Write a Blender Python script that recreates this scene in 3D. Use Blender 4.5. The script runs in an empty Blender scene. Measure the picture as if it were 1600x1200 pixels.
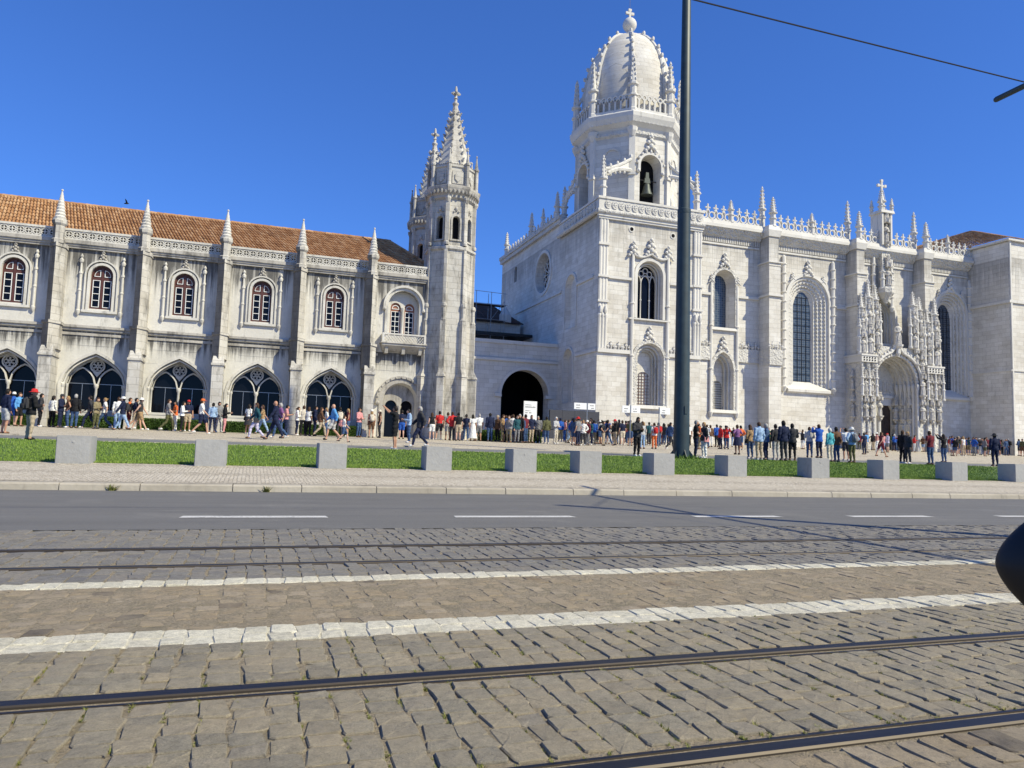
import bpy, bmesh, math, random
from mathutils import Vector, Matrix
from mathutils.geometry import tessellate_polygon
random.seed(7)
PI = math.pi
S = bpy.context.scene
COL = S.collection

# ---------------------------------------------------------------- camera
HC = 0.92
RX = ((0.94477421, 0.0564661, 0.32282081), (-0.32626218, 0.06918737, 0.94274392), (0.03089795, -0.99600436, 0.0837892))
cd = bpy.data.cameras.new('camera')
cd.sensor_width = 36.0
cd.lens = 36.0 * 1172 / 1600
cd.clip_start = 0.05
cd.clip_end = 5000
cam = bpy.data.objects.new('camera', cd)
COL.objects.link(cam)
M = Matrix.Identity(4)
for i in range(3):
    M[i][0] = RX[i][0]; M[i][1] = -RX[i][1]; M[i][2] = -RX[i][2]
M[2][3] = HC
cam.matrix_world = M
S.camera = cam

# ---------------------------------------------------------------- light
SUN_EL = math.radians(43)
SH = Vector((0.69, -0.724, 0)).normalized()
SUN = Vector((SH.x * math.cos(SUN_EL), SH.y * math.cos(SUN_EL), math.sin(SUN_EL)))
W = bpy.data.worlds.new('World')
S.world = W
W.use_nodes = True
wn = W.node_tree.nodes
sky = wn.new('ShaderNodeTexSky')
sky.sky_type = 'NISHITA'
sky.sun_disc = False
sky.sun_elevation = SUN_EL
sky.sun_rotation = math.atan2(SH.x, SH.y)
sky.altitude = 0
sky.air_density = 1.0
sky.dust_density = 0.0
sky.ozone_density = 4.0
bg = wn['Background']
tint = wn.new('ShaderNodeMix')            # the deep clear blue of this sky
tint.data_type = 'RGBA'; tint.blend_type = 'MULTIPLY'
tint.inputs[0].default_value = 1.0
tint.inputs[7].default_value = (0.49, 0.91, 1.76, 1)
gam = wn.new('ShaderNodeGamma')
gam.inputs[1].default_value = 0.85
W.node_tree.links.new(sky.outputs[0], gam.inputs[0])
W.node_tree.links.new(gam.outputs[0], tint.inputs[6])
W.node_tree.links.new(tint.outputs[2], bg.inputs[0])
bg.inputs[1].default_value = 0.10
sl = bpy.data.lights.new('sun', 'SUN')
sl.energy = 5.0
sl.angle = math.radians(0.53)
sl.color = (1.0, 0.925, 0.67)
so = bpy.data.objects.new('sun', sl)
COL.objects.link(so)
so.rotation_euler = SUN.to_track_quat('Z', 'Y').to_euler()
so.location = (40, -40, 60)
S.view_settings.view_transform = 'Standard'
S.view_settings.look = 'None'
S.view_settings.gamma = 1
S.view_settings.exposure = 0.30
S.cycles.max_bounces = 6
S.cycles.diffuse_bounces = 3
S.cycles.glossy_bounces = 3
S.cycles.use_denoising = True

# ---------------------------------------------------------------- helpers
def ray(px, py):
    v = (px - 800, py - 600, 1172.0)
    return Vector([sum(RX[i][k] * v[k] for k in range(3)) for i in range(3)])
def GZ(y):                       # height of the rising ground beyond the kerb
    return 0.12 + 0.034 * (y - 14) if y > 14 else 0.0
def foot(px, py):                # where a point seen at a ground pixel stands
    d = ray(px, py)
    t = (0.12 - 0.034 * 14 - HC) / (d.z - 0.034 * d.y)
    return Vector((d.x * t, d.y * t, HC + d.z * t))

class MB:
    def __init__(self):
        self.v = []; self.f = []; self.m = []
    def add(self, vs, fs, mi=0):
        o = len(self.v)
        self.v += [tuple(p) for p in vs]
        for f in fs:
            self.f.append([i + o for i in f]); self.m.append(mi)
        return self
    def box(self, x0, x1, y0, y1, z0, z1, mi=0):
        return self.add([(x0, y0, z0), (x1, y0, z0), (x1, y1, z0), (x0, y1, z0), (x0, y0, z1), (x1, y0, z1), (x1, y1, z1), (x0, y1, z1)],
                        [(3, 2, 1, 0), (4, 5, 6, 7), (0, 1, 5, 4), (1, 2, 6, 5), (2, 3, 7, 6), (3, 0, 4, 7)], mi)
    def frus(self, x0, x1, y0, y1, z0, z1, ins, mi=0):          # box with its top drawn in
        a, b = ins if isinstance(ins, tuple) else (ins, ins)
        return self.add([(x0, y0, z0), (x1, y0, z0), (x1, y1, z0), (x0, y1, z0), (x0 + a, y0 + b, z1), (x1 - a, y0 + b, z1), (x1 - a, y1 - b, z1), (x0 + a, y1 - b, z1)],
                        [(3, 2, 1, 0), (4, 5, 6, 7), (0, 1, 5, 4), (1, 2, 6, 5), (2, 3, 7, 6), (3, 0, 4, 7)], mi)
    def lathe(self, prof, c=(0, 0, 0), n=8, rot=0.0, sx=1, sy=1, tw=0.0, mi=0):
        vs = []; fs = []
        k = len(prof)
        for j, (r, z) in enumerate(prof):
            for i in range(n):
                a = 2 * PI * i / n + rot + tw * j
                vs.append((c[0] + r * math.cos(a) * sx, c[1] + r * math.sin(a) * sy, c[2] + z))
        for j in range(k - 1):
            for i in range(n):
                i2 = (i + 1) % n
                fs.append((j * n + i, j * n + i2, (j + 1) * n + i2, (j + 1) * n + i))
        fs.append(tuple(range(n - 1, -1, -1)))
        fs.append(tuple((k - 1) * n + i for i in range(n)))
        return self.add(vs, fs, mi)
    def tube(self, pts, r, n=6, mi=0):
        pts = [Vector(p) for p in pts]
        rs = r if isinstance(r, (list, tuple)) else [r] * len(pts)
        vs = []; fs = []
        up = Vector((0.13, 0.21, 0.97))
        for j, p in enumerate(pts):
            t = (pts[min(j + 1, len(pts) - 1)] - pts[max(j - 1, 0)]).normalized()
            if abs(t.dot(up)) > 0.95: a = t.cross(Vector((1, 0.1, 0))).normalized()
            else: a = t.cross(up).normalized()
            b = t.cross(a)
            for i in range(n):
                w = 2 * PI * i / n
                vs.append(p + (a * math.cos(w) + b * math.sin(w)) * rs[j])
        for j in range(len(pts) - 1):
            for i in range(n):
                i2 = (i + 1) % n
                fs.append((j * n + i, (j + 1) * n + i, (j + 1) * n + i2, j * n + i2))
        fs.append(tuple(range(n)))
        fs.append(tuple((len(pts) - 1) * n + i for i in range(n - 1, -1, -1)))
        return self.add(vs, fs, mi)
    def ball(self, c, r, n=8, k=5, mi=0):
        rx, ry, rz = r if isinstance(r, (tuple, list)) else (r, r, r)
        return self.lathe([(max(0.02, math.sin(PI * j / k)) * 1.0, -math.cos(PI * j / k) * rz) for j in range(k + 1)], c, n, 0, rx, ry, mi=mi)
    def prism(self, poly, y0, y1, mi=0):                         # polygon in x,z pushed from y0 to y1
        tris = tessellate_polygon([[Vector((x, z, 0)) for x, z in poly]])
        n = len(poly)
        vs = [(x, y0, z) for x, z in poly] + [(x, y1, z) for x, z in poly]
        fs = [tuple(t) for t in tris] + [tuple(i + n for i in reversed(t)) for t in tris]
        fs += [(i, (i + 1) % n, (i + 1) % n + n, i + n) for i in range(n)]
        return self.add(vs, fs, mi)
    def prismz(self, poly, z0, z1, mi=0):                        # polygon in x,y pushed from z0 to z1
        n = len(poly)
        vs = [(x, y, z0) for x, y in poly] + [(x, y, z1) for x, y in poly]
        fs = [tuple(range(n - 1, -1, -1)), tuple(range(n, 2 * n))] + [(i, (i + 1) % n, (i + 1) % n + n, i + n) for i in range(n)]
        return self.add(vs, fs, mi)
    def band(self, a, b, y0, y1, mi=0, closed=False):            # strip between two x,z curves of equal length, pushed y0 to y1
        n = len(a)
        vs = [(x, y0, z) for x, z in a] + [(x, y0, z) for x, z in b] + [(x, y1, z) for x, z in a] + [(x, y1, z) for x, z in b]
        fs = []
        for i in range(n if closed else n - 1):
            j = (i + 1) % n
            fs += [(i, j, n + j, n + i), (2 * n + i, 3 * n + i, 3 * n + j, 2 * n + j), (n + i, n + j, 3 * n + j, 3 * n + i), (j, i, 2 * n + i, 2 * n + j)]
        if not closed:
            fs += [(0, n, 3 * n, 2 * n), (n - 1, 3 * n - 1, 4 * n - 1, 2 * n - 1)]
        return self.add(vs, fs, mi)
    def wall(self, outer, holes, y, depth, splay=None, mi=0, rmi=None):
        """front face at y with openings; each opening has a reveal going back by depth (narrowing by splay)"""
        loops = [[Vector((p[0], p[1], 0)) for p in outer]] + [[Vector((p[0], p[1], 0)) for p in h] for h in holes]
        flat = [p for l in loops for p in l]
        tris = tessellate_polygon(loops)
        fs = []
        for t in tris:
            a, b, c = (flat[i] for i in t)
            fs.append(t if (b - a).cross(c - a).z > 0 else (t[0], t[2], t[1]))
        self.add([(p.x, y, p.y) for p in flat], fs, mi)
        for k, h in enumerate(holes):
            s = splay[k] if splay else 1.0
            cx = (max(p[0] for p in h) + min(p[0] for p in h)) / 2
            z0 = min(p[1] for p in h)
            hd = depth[k] if isinstance(depth, (list, tuple)) else depth
            n = len(h)
            hgt = max(p[1] for p in h) - z0
            kz = 1 - (1 - s) * (max(p[0] for p in h) - min(p[0] for p in h)) / 2 / hgt if s < 1 else 1
            vs = [(p[0], y, p[1]) for p in h] + [(cx + (p[0] - cx) * s, y + hd, z0 + (p[1] - z0) * kz) for p in h]
            self.add(vs, [(i, (i + 1) % n, (i + 1) % n + n, i + n) for i in range(n)], mi if rmi is None else rmi)
        return self
    def rot(self, ang, c=(0, 0)):
        ca, sa = math.cos(ang), math.sin(ang)
        self.v = [(c[0] + (x - c[0]) * ca - (y - c[1]) * sa, c[1] + (x - c[0]) * sa + (y - c[1]) * ca, z) for x, y, z in self.v]
        return self
    def mesh(self, name, mats, smooth=False):
        me = bpy.data.meshes.new(name)
        me.from_pydata(self.v, [], self.f)
        mats = mats if isinstance(mats, (list, tuple)) else [mats]
        for m in mats: me.materials.append(m)
        if len(mats) > 1: me.polygons.foreach_set('material_index', self.m)
        bm = bmesh.new(); bm.from_mesh(me)
        bmesh.ops.recalc_face_normals(bm, faces=bm.faces[:])
        bm.to_mesh(me); bm.free()
        if smooth:
            me.polygons.foreach_set('use_smooth', [True] * len(me.polygons))
            me.set_sharp_from_angle(angle=math.radians(smooth if smooth > 1 else 40))
        me.update()
        return me
    def build(self, name, mats, parent=None, smooth=False):
        w = WL.get(parent.name, Vector()) if parent else Vector()
        self.v = [(x - w.x, y - w.y, z - w.z) for x, y, z in self.v]
        return put(self.mesh(name, mats, smooth), name, w, parent)
WL = {}
def put(me, name, loc=(0, 0, 0), parent=None, rz=0.0, sc=None):
    """link a mesh as an object at a world place, under a parent that is not turned"""
    o = bpy.data.objects.new(name, me)
    COL.objects.link(o)
    loc = Vector(loc)
    WL[o.name] = loc.copy()
    if parent:
        o.parent = parent
        loc = loc - WL[parent.name]
    o.location = loc
    if rz: o.rotation_euler = (0, 0, rz)
    if sc is not None: o.scale = sc if isinstance(sc, (tuple, list)) else (sc, sc, sc)
    return o
def tag(o, label=None, cat=None, group=None, kind=None):
    if label: o['label'] = label
    if cat: o['category'] = cat
    if group: o['group'] = group
    if kind: o['kind'] = kind
    return o
def thing(name, loc, label, cat, group=None):
    o = bpy.data.objects.new(name, None)
    o.empty_display_size = 0.3
    COL.objects.link(o)
    o.location = loc
    WL[o.name] = Vector(loc)
    return tag(o, label, cat, group)

# curves in x,z
def arc(cx, cz, r, a0, a1, n=12):
    return [(cx + r * math.cos(math.radians(a0 + (a1 - a0) * i / n)), cz + r * math.sin(math.radians(a0 + (a1 - a0) * i / n))) for i in range(n + 1)]
def round_arch(x0, x1, zb, zs, n=12, k=1.0):      # closed loop: sill right, up, over, down
    c = (x0 + x1) / 2; r = (x1 - x0) / 2
    return [(x0, zb), (x1, zb)] + [(c + r * math.cos(PI * i / n), zs + r * k * math.sin(PI * i / n)) for i in range(n + 1)]
def over(x0, x1, zs, n=12, k=1.0, zb=None):       # open curve over an arch, with legs down to zb
    c = (x0 + x1) / 2; r = (x1 - x0) / 2
    p = [(c + r * math.cos(PI * i / n), zs + r * k * math.sin(PI * i / n)) for i in range(n + 1)]
    return p if zb is None else [(x1, zb)] + p + [(x0, zb)]
def low_arch(x0, x1, zs, rise, n=16, zb=None):    # broad pointed arch with tight shoulders
    c = (x0 + x1) / 2; w = (x1 - x0) / 2
    p = []
    for i in range(n + 1):
        t = -1 + 2 * i / n
        a = abs(t)
        z = (1 - a) * 0.42 + 0.58 * math.sqrt(max(0, 1 - a ** 2.6)) 
        p.append((c - t * w, zs + rise * z))
    return p if zb is None else [(x1, zb)] + p + [(x0, zb)]
def point_arch(x0, x1, zs, rise, n=10, zb=None):
    c = (x0 + x1) / 2; w = (x1 - x0) / 2
    p = []
    for i in range(n + 1):
        t = -1 + 2 * i / n
        a = abs(t)
        p.append((c - t * w, zs + rise * ((1 - a) * 0.25 + 0.75 * math.sqrt(max(0, 1 - a * a)))))
    return p if zb is None else [(x1, zb)] + p + [(x0, zb)]

# ---------------------------------------------------------------- materials
def mat(name):
    m = bpy.data.materials.new(name)
    m.use_nodes = True
    return m, m.node_tree.nodes, m.node_tree.links, m.node_tree.nodes['Principled BSDF']
def ramp(nt, fac, stops):
    r = nt.nodes.new('ShaderNodeValToRGB')
    e = r.color_ramp.elements
    e[0].position, e[0].color = stops[0][0], (*stops[0][1], 1)
    e[1].position, e[1].color = stops[-1][0], (*stops[-1][1], 1)
    for p, c in stops[1:-1]:
        x = e.new(p); x.color = (*c, 1)
    nt.links.new(fac, r.inputs[0])
    return r.outputs[0]
def noise(nt, vec, scale, detail=4, rough=0.55):
    n = nt.nodes.new('ShaderNodeTexNoise')
    n.inputs['Scale'].default_value = scale
    n.inputs['Detail'].default_value = detail
    n.inputs['Roughness'].default_value = rough
    if vec is not None: nt.links.new(vec, n.inputs['Vector'])
    return n.outputs['Fac']
def mixc(nt, fac, a, b, mode='MIX'):
    m = nt.nodes.new('ShaderNodeMix')
    m.data_type = 'RGBA'; m.blend_type = mode
    for s, v in ((0, fac), (6, a), (7, b)):
        if hasattr(v, 'is_linked'): nt.links.new(v, m.inputs[s])
        elif s == 0: m.inputs[0].default_value = v
        else: m.inputs[s].default_value = (*v, 1)
    return m.outputs[2]
def math_(nt, op, a, b=None, clamp=False):
    m = nt.nodes.new('ShaderNodeMath')
    m.operation = op; m.use_clamp = clamp
    for s, v in ((0, a), (1, b)):
        if v is None: continue
        if hasattr(v, 'is_linked'): nt.links.new(v, m.inputs[s])
        else: m.inputs[s].default_value = v
    return m.outputs[0]
def bump(nt, h, strength, dist, bsdf, normal=None):
    b = nt.nodes.new('ShaderNodeBump')
    b.inputs['Strength'].default_value = strength
    b.inputs['Distance'].default_value = dist
    nt.links.new(h, b.inputs['Height'])
    if normal: nt.links.new(normal, b.inputs['Normal'])
    nt.links.new(b.outputs[0], bsdf.inputs['Normal'])
    return b.outputs[0]
def pos(nt, sx=1, sy=1, sz=1):
    g = nt.nodes.new('ShaderNodeNewGeometry')
    m = nt.nodes.new('ShaderNodeMapping')
    m.inputs['Scale'].default_value = (sx, sy, sz)
    nt.links.new(g.outputs['Position'], m.inputs[0])
    return m.outputs[0]
def wallvec_turned(nt):          # runs along walls of any direction
    g = nt.nodes.new('ShaderNodeNewGeometry')
    s = nt.nodes.new('ShaderNodeSeparateXYZ'); nt.links.new(g.outputs['Position'], s.inputs[0])
    q = nt.nodes.new('ShaderNodeSeparateXYZ'); nt.links.new(g.outputs['True Normal'], q.inputs[0])
    c = nt.nodes.new('ShaderNodeCombineXYZ')
    u = math_(nt, 'SUBTRACT', math_(nt, 'MULTIPLY', s.outputs[1], q.outputs[0]), math_(nt, 'MULTIPLY', s.outputs[0], q.outputs[1]))
    nt.links.new(u, c.inputs[0]); nt.links.new(s.outputs[2], c.inputs[1])
    return c.outputs[0], s
def wallvec(nt):                 # (x + y, z) of the place in the world: runs along either wall direction
    g = nt.nodes.new('ShaderNodeNewGeometry')
    s = nt.nodes.new('ShaderNodeSeparateXYZ')
    nt.links.new(g.outputs['Position'], s.inputs[0])
    c = nt.nodes.new('ShaderNodeCombineXYZ')
    nt.links.new(math_(nt, 'ADD', s.outputs[0], s.outputs[1]), c.inputs[0])
    nt.links.new(s.outputs[2], c.inputs[1])
    return c.outputs[0], s
def plain(name, col, rough=0.7, metal=0.0, var=0.15, scale=6.0, bmp=0.0):
    m, n, l, b = mat(name)
    nt = m.node_tree
    f = noise(nt, pos(nt), scale)
    lo = tuple(c * (1 - var) for c in col); hi = tuple(min(1, c * (1 + var)) for c in col)
    l.new(ramp(nt, f, [(0.3, lo), (0.7, hi)]), b.inputs['Base Color'])
    b.inputs['Roughness'].default_value = rough
    b.inputs['Metallic'].default_value = metal
    if bmp: bump(nt, noise(nt, pos(nt), scale * 6), 0.5, bmp, b)
    return m

def limestone(name, lo, hi, joints=True, carve=0.0, grime=0.0, streak=None, soft=0.93, turned=False, bw=0.95, bh=0.46, jcol=0.58):
    m, n, l, b = mat(name)
    nt = m.node_tree
    v, sep = (wallvec_turned if turned else wallvec)(nt)
    f = noise(nt, pos(nt), 0.55, 6, 0.6)
    c = ramp(nt, f, [(0.3, lo), (0.55, tuple((x + y) / 2 for x, y in zip(lo, hi))), (0.75, hi)])
    f2 = noise(nt, pos(nt), 9.0, 4, 0.65)
    c = mixc(nt, 0.35, c, ramp(nt, f2, [(0.25, (0.62, 0.6, 0.57)), (0.75, (1, 1, 1))]), 'MULTIPLY')
    hgt = f2
    if joints:
        br = nt.nodes.new('ShaderNodeTexBrick')
        br.inputs['Scale'].default_value = 1.0
        br.inputs['Brick Width'].default_value = bw
        br.inputs['Row Height'].default_value = bh
        br.inputs['Mortar Size'].default_value = 0.012
        br.inputs['Mortar Smooth'].default_value = 0.3
        br.inputs['Bias'].default_value = 0.0
        br.inputs['Color1'].default_value = (0.86, 0.845, 0.82, 1)
        br.inputs['Color2'].default_value = (1.0, 1.0, 1.0, 1)
        br.inputs['Mortar'].default_value = (jcol, jcol * 0.98, jcol * 0.95, 1)
        br.offset_frequency = 2
        l.new(v, br.inputs['Vector'])
        c = mixc(nt, 0.9, c, br.outputs['Color'], 'MULTIPLY')
        # a few stones darker or warmer than the rest
        vo = nt.nodes.new('ShaderNodeTexVoronoi')
        vo.inputs['Scale'].default_value = 0.7
        l.new(pos(nt, 1, 1, 2.1), vo.inputs['Vector'])
        c = mixc(nt, 0.3, c, ramp(nt, vo.outputs['Color'], [(0.15, (0.72, 0.68, 0.62)), (0.5, (1, 1, 1))]), 'MULTIPLY')
        pt = noise(nt, pos(nt, 1, 1, 0.6), 0.22, 5, 0.65)
        c = mixc(nt, 0.4, c, ramp(nt, pt, [(0.35, (0.74, 0.71, 0.66)), (0.6, (1, 1, 1))]), 'MULTIPLY')
        hgt = math_(nt, 'ADD', math_(nt, 'MULTIPLY', f2, 0.25), math_(nt, 'MULTIPLY', math_(nt, 'SUBTRACT', 1.0, br.outputs['Fac']), 1.0))
    if grime:
        g = noise(nt, pos(nt, 1.3, 1.3, 0.35), 1.1, 8, 0.72)
        c = mixc(nt, ramp(nt, g, [(0.62 - 0.14 * grime, (0, 0, 0)), (0.68, (grime,) * 3)]), c, (0.085, 0.08, 0.074))
    if streak:                   # rain streaks hanging from a ledge at a given height
        ztop, length = streak
        st = noise(nt, pos(nt, 5.5, 5.5, 0.16), 1.0, 6, 0.75)
        st2 = noise(nt, pos(nt, 0.8, 0.8, 0.3), 1.0, 4, 0.6)
        d = math_(nt, 'DIVIDE', math_(nt, 'SUBTRACT', ztop, sep.outputs[2]), length)
        d = math_(nt, 'MULTIPLY', math_(nt, 'SUBTRACT', 1.0, d, True), math_(nt, 'LESS_THAN', sep.outputs[2], ztop))
        k = math_(nt, 'ADD', math_(nt, 'MULTIPLY', math_(nt, 'SUBTRACT', st, 0.5), 5.5), math_(nt, 'MULTIPLY', math_(nt, 'SUBTRACT', st2, 0.5), 2.0))
        k = math_(nt, 'MULTIPLY', math_(nt, 'ADD', k, math_(nt, 'SUBTRACT', math_(nt, 'MULTIPLY', d, 1.35), 0.15)), math_(nt, 'MULTIPLY', d, 1.6, True), True)
        c = mixc(nt, math_(nt, 'MULTIPLY', k, soft), c, (0.075, 0.072, 0.07))
    l.new(c, b.inputs['Base Color'])
    b.inputs['Roughness'].default_value = 0.85
    b.inputs['Specular IOR Level'].default_value = 0.25
    nrm = bump(nt, hgt, 0.55, 0.02, b)
    if carve:
        vv = nt.nodes.new('ShaderNodeTexVoronoi')
        vv.inputs['Scale'].default_value = 4.6
        vv.feature = 'SMOOTH_F1'
        l.new(pos(nt), vv.inputs['Vector'])
        bump(nt, math_(nt, 'ADD', vv.outputs['Distance'], noise(nt, pos(nt), 11, 3)), 1.0, carve, b, nrm)
    return m
# ---------------------------------------------------------------- material set
STONE = limestone('church_stone', (0.68, 0.655, 0.61), (0.82, 0.80, 0.755), True, grime=0.25, streak=(23.6, 4.5), soft=0.35)
STONE_P = limestone('church_stone_plain', (0.60, 0.58, 0.54), (0.73, 0.71, 0.67), False, grime=0.35)
CARVED = limestone('church_stone_carved', (0.58, 0.56, 0.52), (0.76, 0.74, 0.70), False, carve=0.12, grime=0.5)
STATUE_ST = limestone('statue_stone', (0.50, 0.47, 0.42), (0.72, 0.69, 0.64), False, carve=0.05, grime=0.6)
WING_UP = limestone('wing_plaster_streaked', (0.56, 0.54, 0.50), (0.71, 0.69, 0.645), False, grime=0.42, streak=(12.0, 3.4))
WING_LO = limestone('wing_ashlar', (0.56, 0.54, 0.49), (0.72, 0.70, 0.65), False, grime=0.35, streak=(6.8, 1.5))
WING_TR = limestone('wing_trim', (0.53, 0.51, 0.47), (0.70, 0.68, 0.635), False, grime=0.6)
WING_BUT = limestone('wing_buttress', (0.53, 0.51, 0.47), (0.70, 0.68, 0.64), True, grime=0.85, turned=True, bw=0.8, bh=0.42)
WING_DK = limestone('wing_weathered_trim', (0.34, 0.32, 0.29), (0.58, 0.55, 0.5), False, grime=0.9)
TURRET = limestone('turret_stone', (0.53, 0.51, 0.47), (0.70, 0.68, 0.64), True, grime=0.88, turned=True, bw=0.7, bh=0.4)

def glassy(name, col, rough=0.08, spec=0.5):
    m, n, l, b = mat(name)
    b.inputs['Base Color'].default_value = (*col, 1)
    b.inputs['Roughness'].default_value = rough
    b.inputs['Specular IOR Level'].default_value = spec
    return m
GLASS = glassy('window_glass', (0.004, 0.005, 0.009), 0.08, 0.16)
GLASS_LEAD = None
def leaded():
    m, n, l, b = mat('leaded_glass')
    nt = m.node_tree
    v, s = wallvec(nt)
    br = n.new('ShaderNodeTexBrick')
    br.offset = 0
    br.inputs['Scale'].default_value = 1
    br.inputs['Brick Width'].default_value = 0.24
    br.inputs['Row Height'].default_value = 0.24
    br.inputs['Mortar Size'].default_value = 0.022
    br.inputs['Color1'].default_value = (0.02, 0.035, 0.06, 1)
    br.inputs['Color2'].default_value = (0.05, 0.075, 0.11, 1)
    br.inputs['Mortar'].default_value = (0.14, 0.15, 0.16, 1)
    l.new(v, br.inputs['Vector'])
    l.new(br.outputs['Color'], b.inputs['Base Color'])
    b.inputs['Roughness'].default_value = 0.25
    bump(nt, noise(nt, pos(nt), 3.5), 0.4, 0.03, b)
    return m
GLASS_LEAD = leaded()
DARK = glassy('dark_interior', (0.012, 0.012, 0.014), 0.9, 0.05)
WOOD_RED = plain('red_brown_joinery', (0.085, 0.028, 0.02), 0.5)
WHITE = plain('white_paint', (0.75, 0.75, 0.74), 0.5, var=0.05)
def worn_paint():
    m, n, l, b = mat('worn_road_paint')
    nt = m.node_tree
    f = noise(nt, pos(nt), 26, 6, 0.8)
    f2 = noise(nt, pos(nt, 0.6, 3, 1), 2.5, 4, 0.6)
    k = math_(nt, 'ADD', f, math_(nt, 'MULTIPLY', math_(nt, 'SUBTRACT', f2, 0.5), 0.6))
    l.new(ramp(nt, k, [(0.5, (0.55, 0.54, 0.52)), (0.58, (0.43, 0.42, 0.40)), (0.72, (0.15, 0.148, 0.145))]), b.inputs['Base Color'])
    b.inputs['Roughness'].default_value = 0.7
    return m
WORN = worn_paint()
WOOD_DK = plain('dark_door_wood', (0.05, 0.032, 0.022), 0.6, var=0.3)
IRON = plain('dark_iron', (0.03, 0.03, 0.03), 0.5, 0.6)
BRONZE = plain('bell_bronze', (0.07, 0.08, 0.075), 0.55, 0.6)
STEEL = plain('grey_steel', (0.35, 0.36, 0.37), 0.4, 0.8)
BLACKP = plain('black_plastic', (0.005, 0.0055, 0.007), 0.6, var=0.1)
GREENP = plain('mast_green_paint', (0.026, 0.043, 0.05), 0.5, var=0.25, scale=2.5)
MIRROR = plain('mirror_glass', (0.7, 0.7, 0.7), 0.03, 1.0, 0.01)

def tiles_mat(name, a, b_, c):
    m, n, l, b = mat(name)
    nt = m.node_tree
    g = n.new('ShaderNodeNewGeometry')
    col = ramp(nt, g.outputs['Random Per Island'], [(0.0, a), (0.5, b_), (1.0, c)])
    f = noise(nt, pos(nt), 0.9, 6, 0.7)
    col = mixc(nt, ramp(nt, f, [(0.52, (0, 0, 0)), (0.74, (0.4, 0.4, 0.4))]), col, (0.13, 0.085, 0.06))
    l.new(col, b.inputs['Base Color'])
    b.inputs['Roughness'].default_value = 0.85
    return m
TILE = tiles_mat('clay_tiles', (0.29, 0.14, 0.055), (0.40, 0.215, 0.095), (0.47, 0.29, 0.15))
TILE_DK = tiles_mat('old_dark_tiles', (0.07, 0.045, 0.035), (0.10, 0.06, 0.045), (0.13, 0.08, 0.06))

def cobble_mat(name, cols, dust, paint=False):
    m, n, l, b = mat(name)
    nt = m.node_tree
    g = n.new('ShaderNodeNewGeometry')
    rnd = g.outputs['Random Per Island']
    oi = n.new('ShaderNodeObjectInfo')
    r2 = math_(nt, 'FRACT', math_(nt, 'ADD', rnd, math_(nt, 'MULTIPLY', oi.outputs['Random'], 7.31)))
    c = ramp(nt, r2, cols)
    f = noise(nt, pos(nt), 130, 6, 0.85)
    c = mixc(nt, 0.95, c, ramp(nt, f, [(0.28, (0.5, 0.48, 0.45)), (0.5, (0.95, 0.94, 0.92)), (0.72, (1.35, 1.33, 1.3))]), 'MULTIPLY')
    f5 = noise(nt, pos(nt), 26, 5, 0.7)
    c = mixc(nt, 0.8, c, ramp(nt, f5, [(0.3, (0.66, 0.65, 0.63)), (0.5, (1, 1, 1)), (0.72, (1.3, 1.27, 1.22))]), 'MULTIPLY')
    f3 = noise(nt, pos(nt), 2.3, 5, 0.7)
    if not paint:
        c = mixc(nt, ramp(nt, f3, [(0.4, (0, 0, 0)), (0.7, (dust,) * 3)]), c, (0.31, 0.255, 0.175))
        f4 = noise(nt, pos(nt), 14, 3, 0.5)
        c = mixc(nt, ramp(nt, f4, [(0.66, (0, 0, 0)), (0.74, (0.5, 0.5, 0.5))]), c, (0.085, 0.08, 0.075))
    else:
        f4 = noise(nt, pos(nt), 9, 6, 0.75)
        c = mixc(nt, ramp(nt, f4, [(0.60, (0, 0, 0)), (0.72, (0.75, 0.75, 0.75))]), c, (0.36, 0.31, 0.24))
    l.new(c, b.inputs['Base Color'])
    b.inputs['Roughness'].default_value = 0.78
    b.inputs['Specular IOR Level'].default_value = 0.3
    h = math_(nt, 'ADD', math_(nt, 'MULTIPLY', f, 0.6), math_(nt, 'MULTIPLY', noise(nt, pos(nt), 22, 4, 0.6), 0.7))
    bump(nt, h, 0.9, 0.010, b)
    return m
COB_G = cobble_mat('grey_granite_setts', [(0, (0.205, 0.185, 0.145)), (0.35, (0.25, 0.228, 0.18)), (0.7, (0.265, 0.235, 0.175)), (0.9, (0.30, 0.26, 0.19)), (1, (0.225, 0.208, 0.175))], 0.5)
COB_B = cobble_mat('dusty_brown_setts', [(0, (0.20, 0.155, 0.105)), (0.04, (0.075, 0.07, 0.065)), (0.07, (0.26, 0.21, 0.14)), (0.5, (0.295, 0.24, 0.165)), (0.8, (0.26, 0.22, 0.165)), (1, (0.34, 0.285, 0.21))], 0.8)
COB_D = cobble_mat('blue_grey_setts', [(0, (0.155, 0.15, 0.15)), (0.5, (0.19, 0.185, 0.175)), (1, (0.215, 0.2, 0.18))], 0.22)
COB_W = cobble_mat('white_painted_setts', [(0, (0.50, 0.475, 0.39)), (0.5, (0.61, 0.585, 0.49)), (1, (0.55, 0.52, 0.43))], 0, True)

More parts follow.
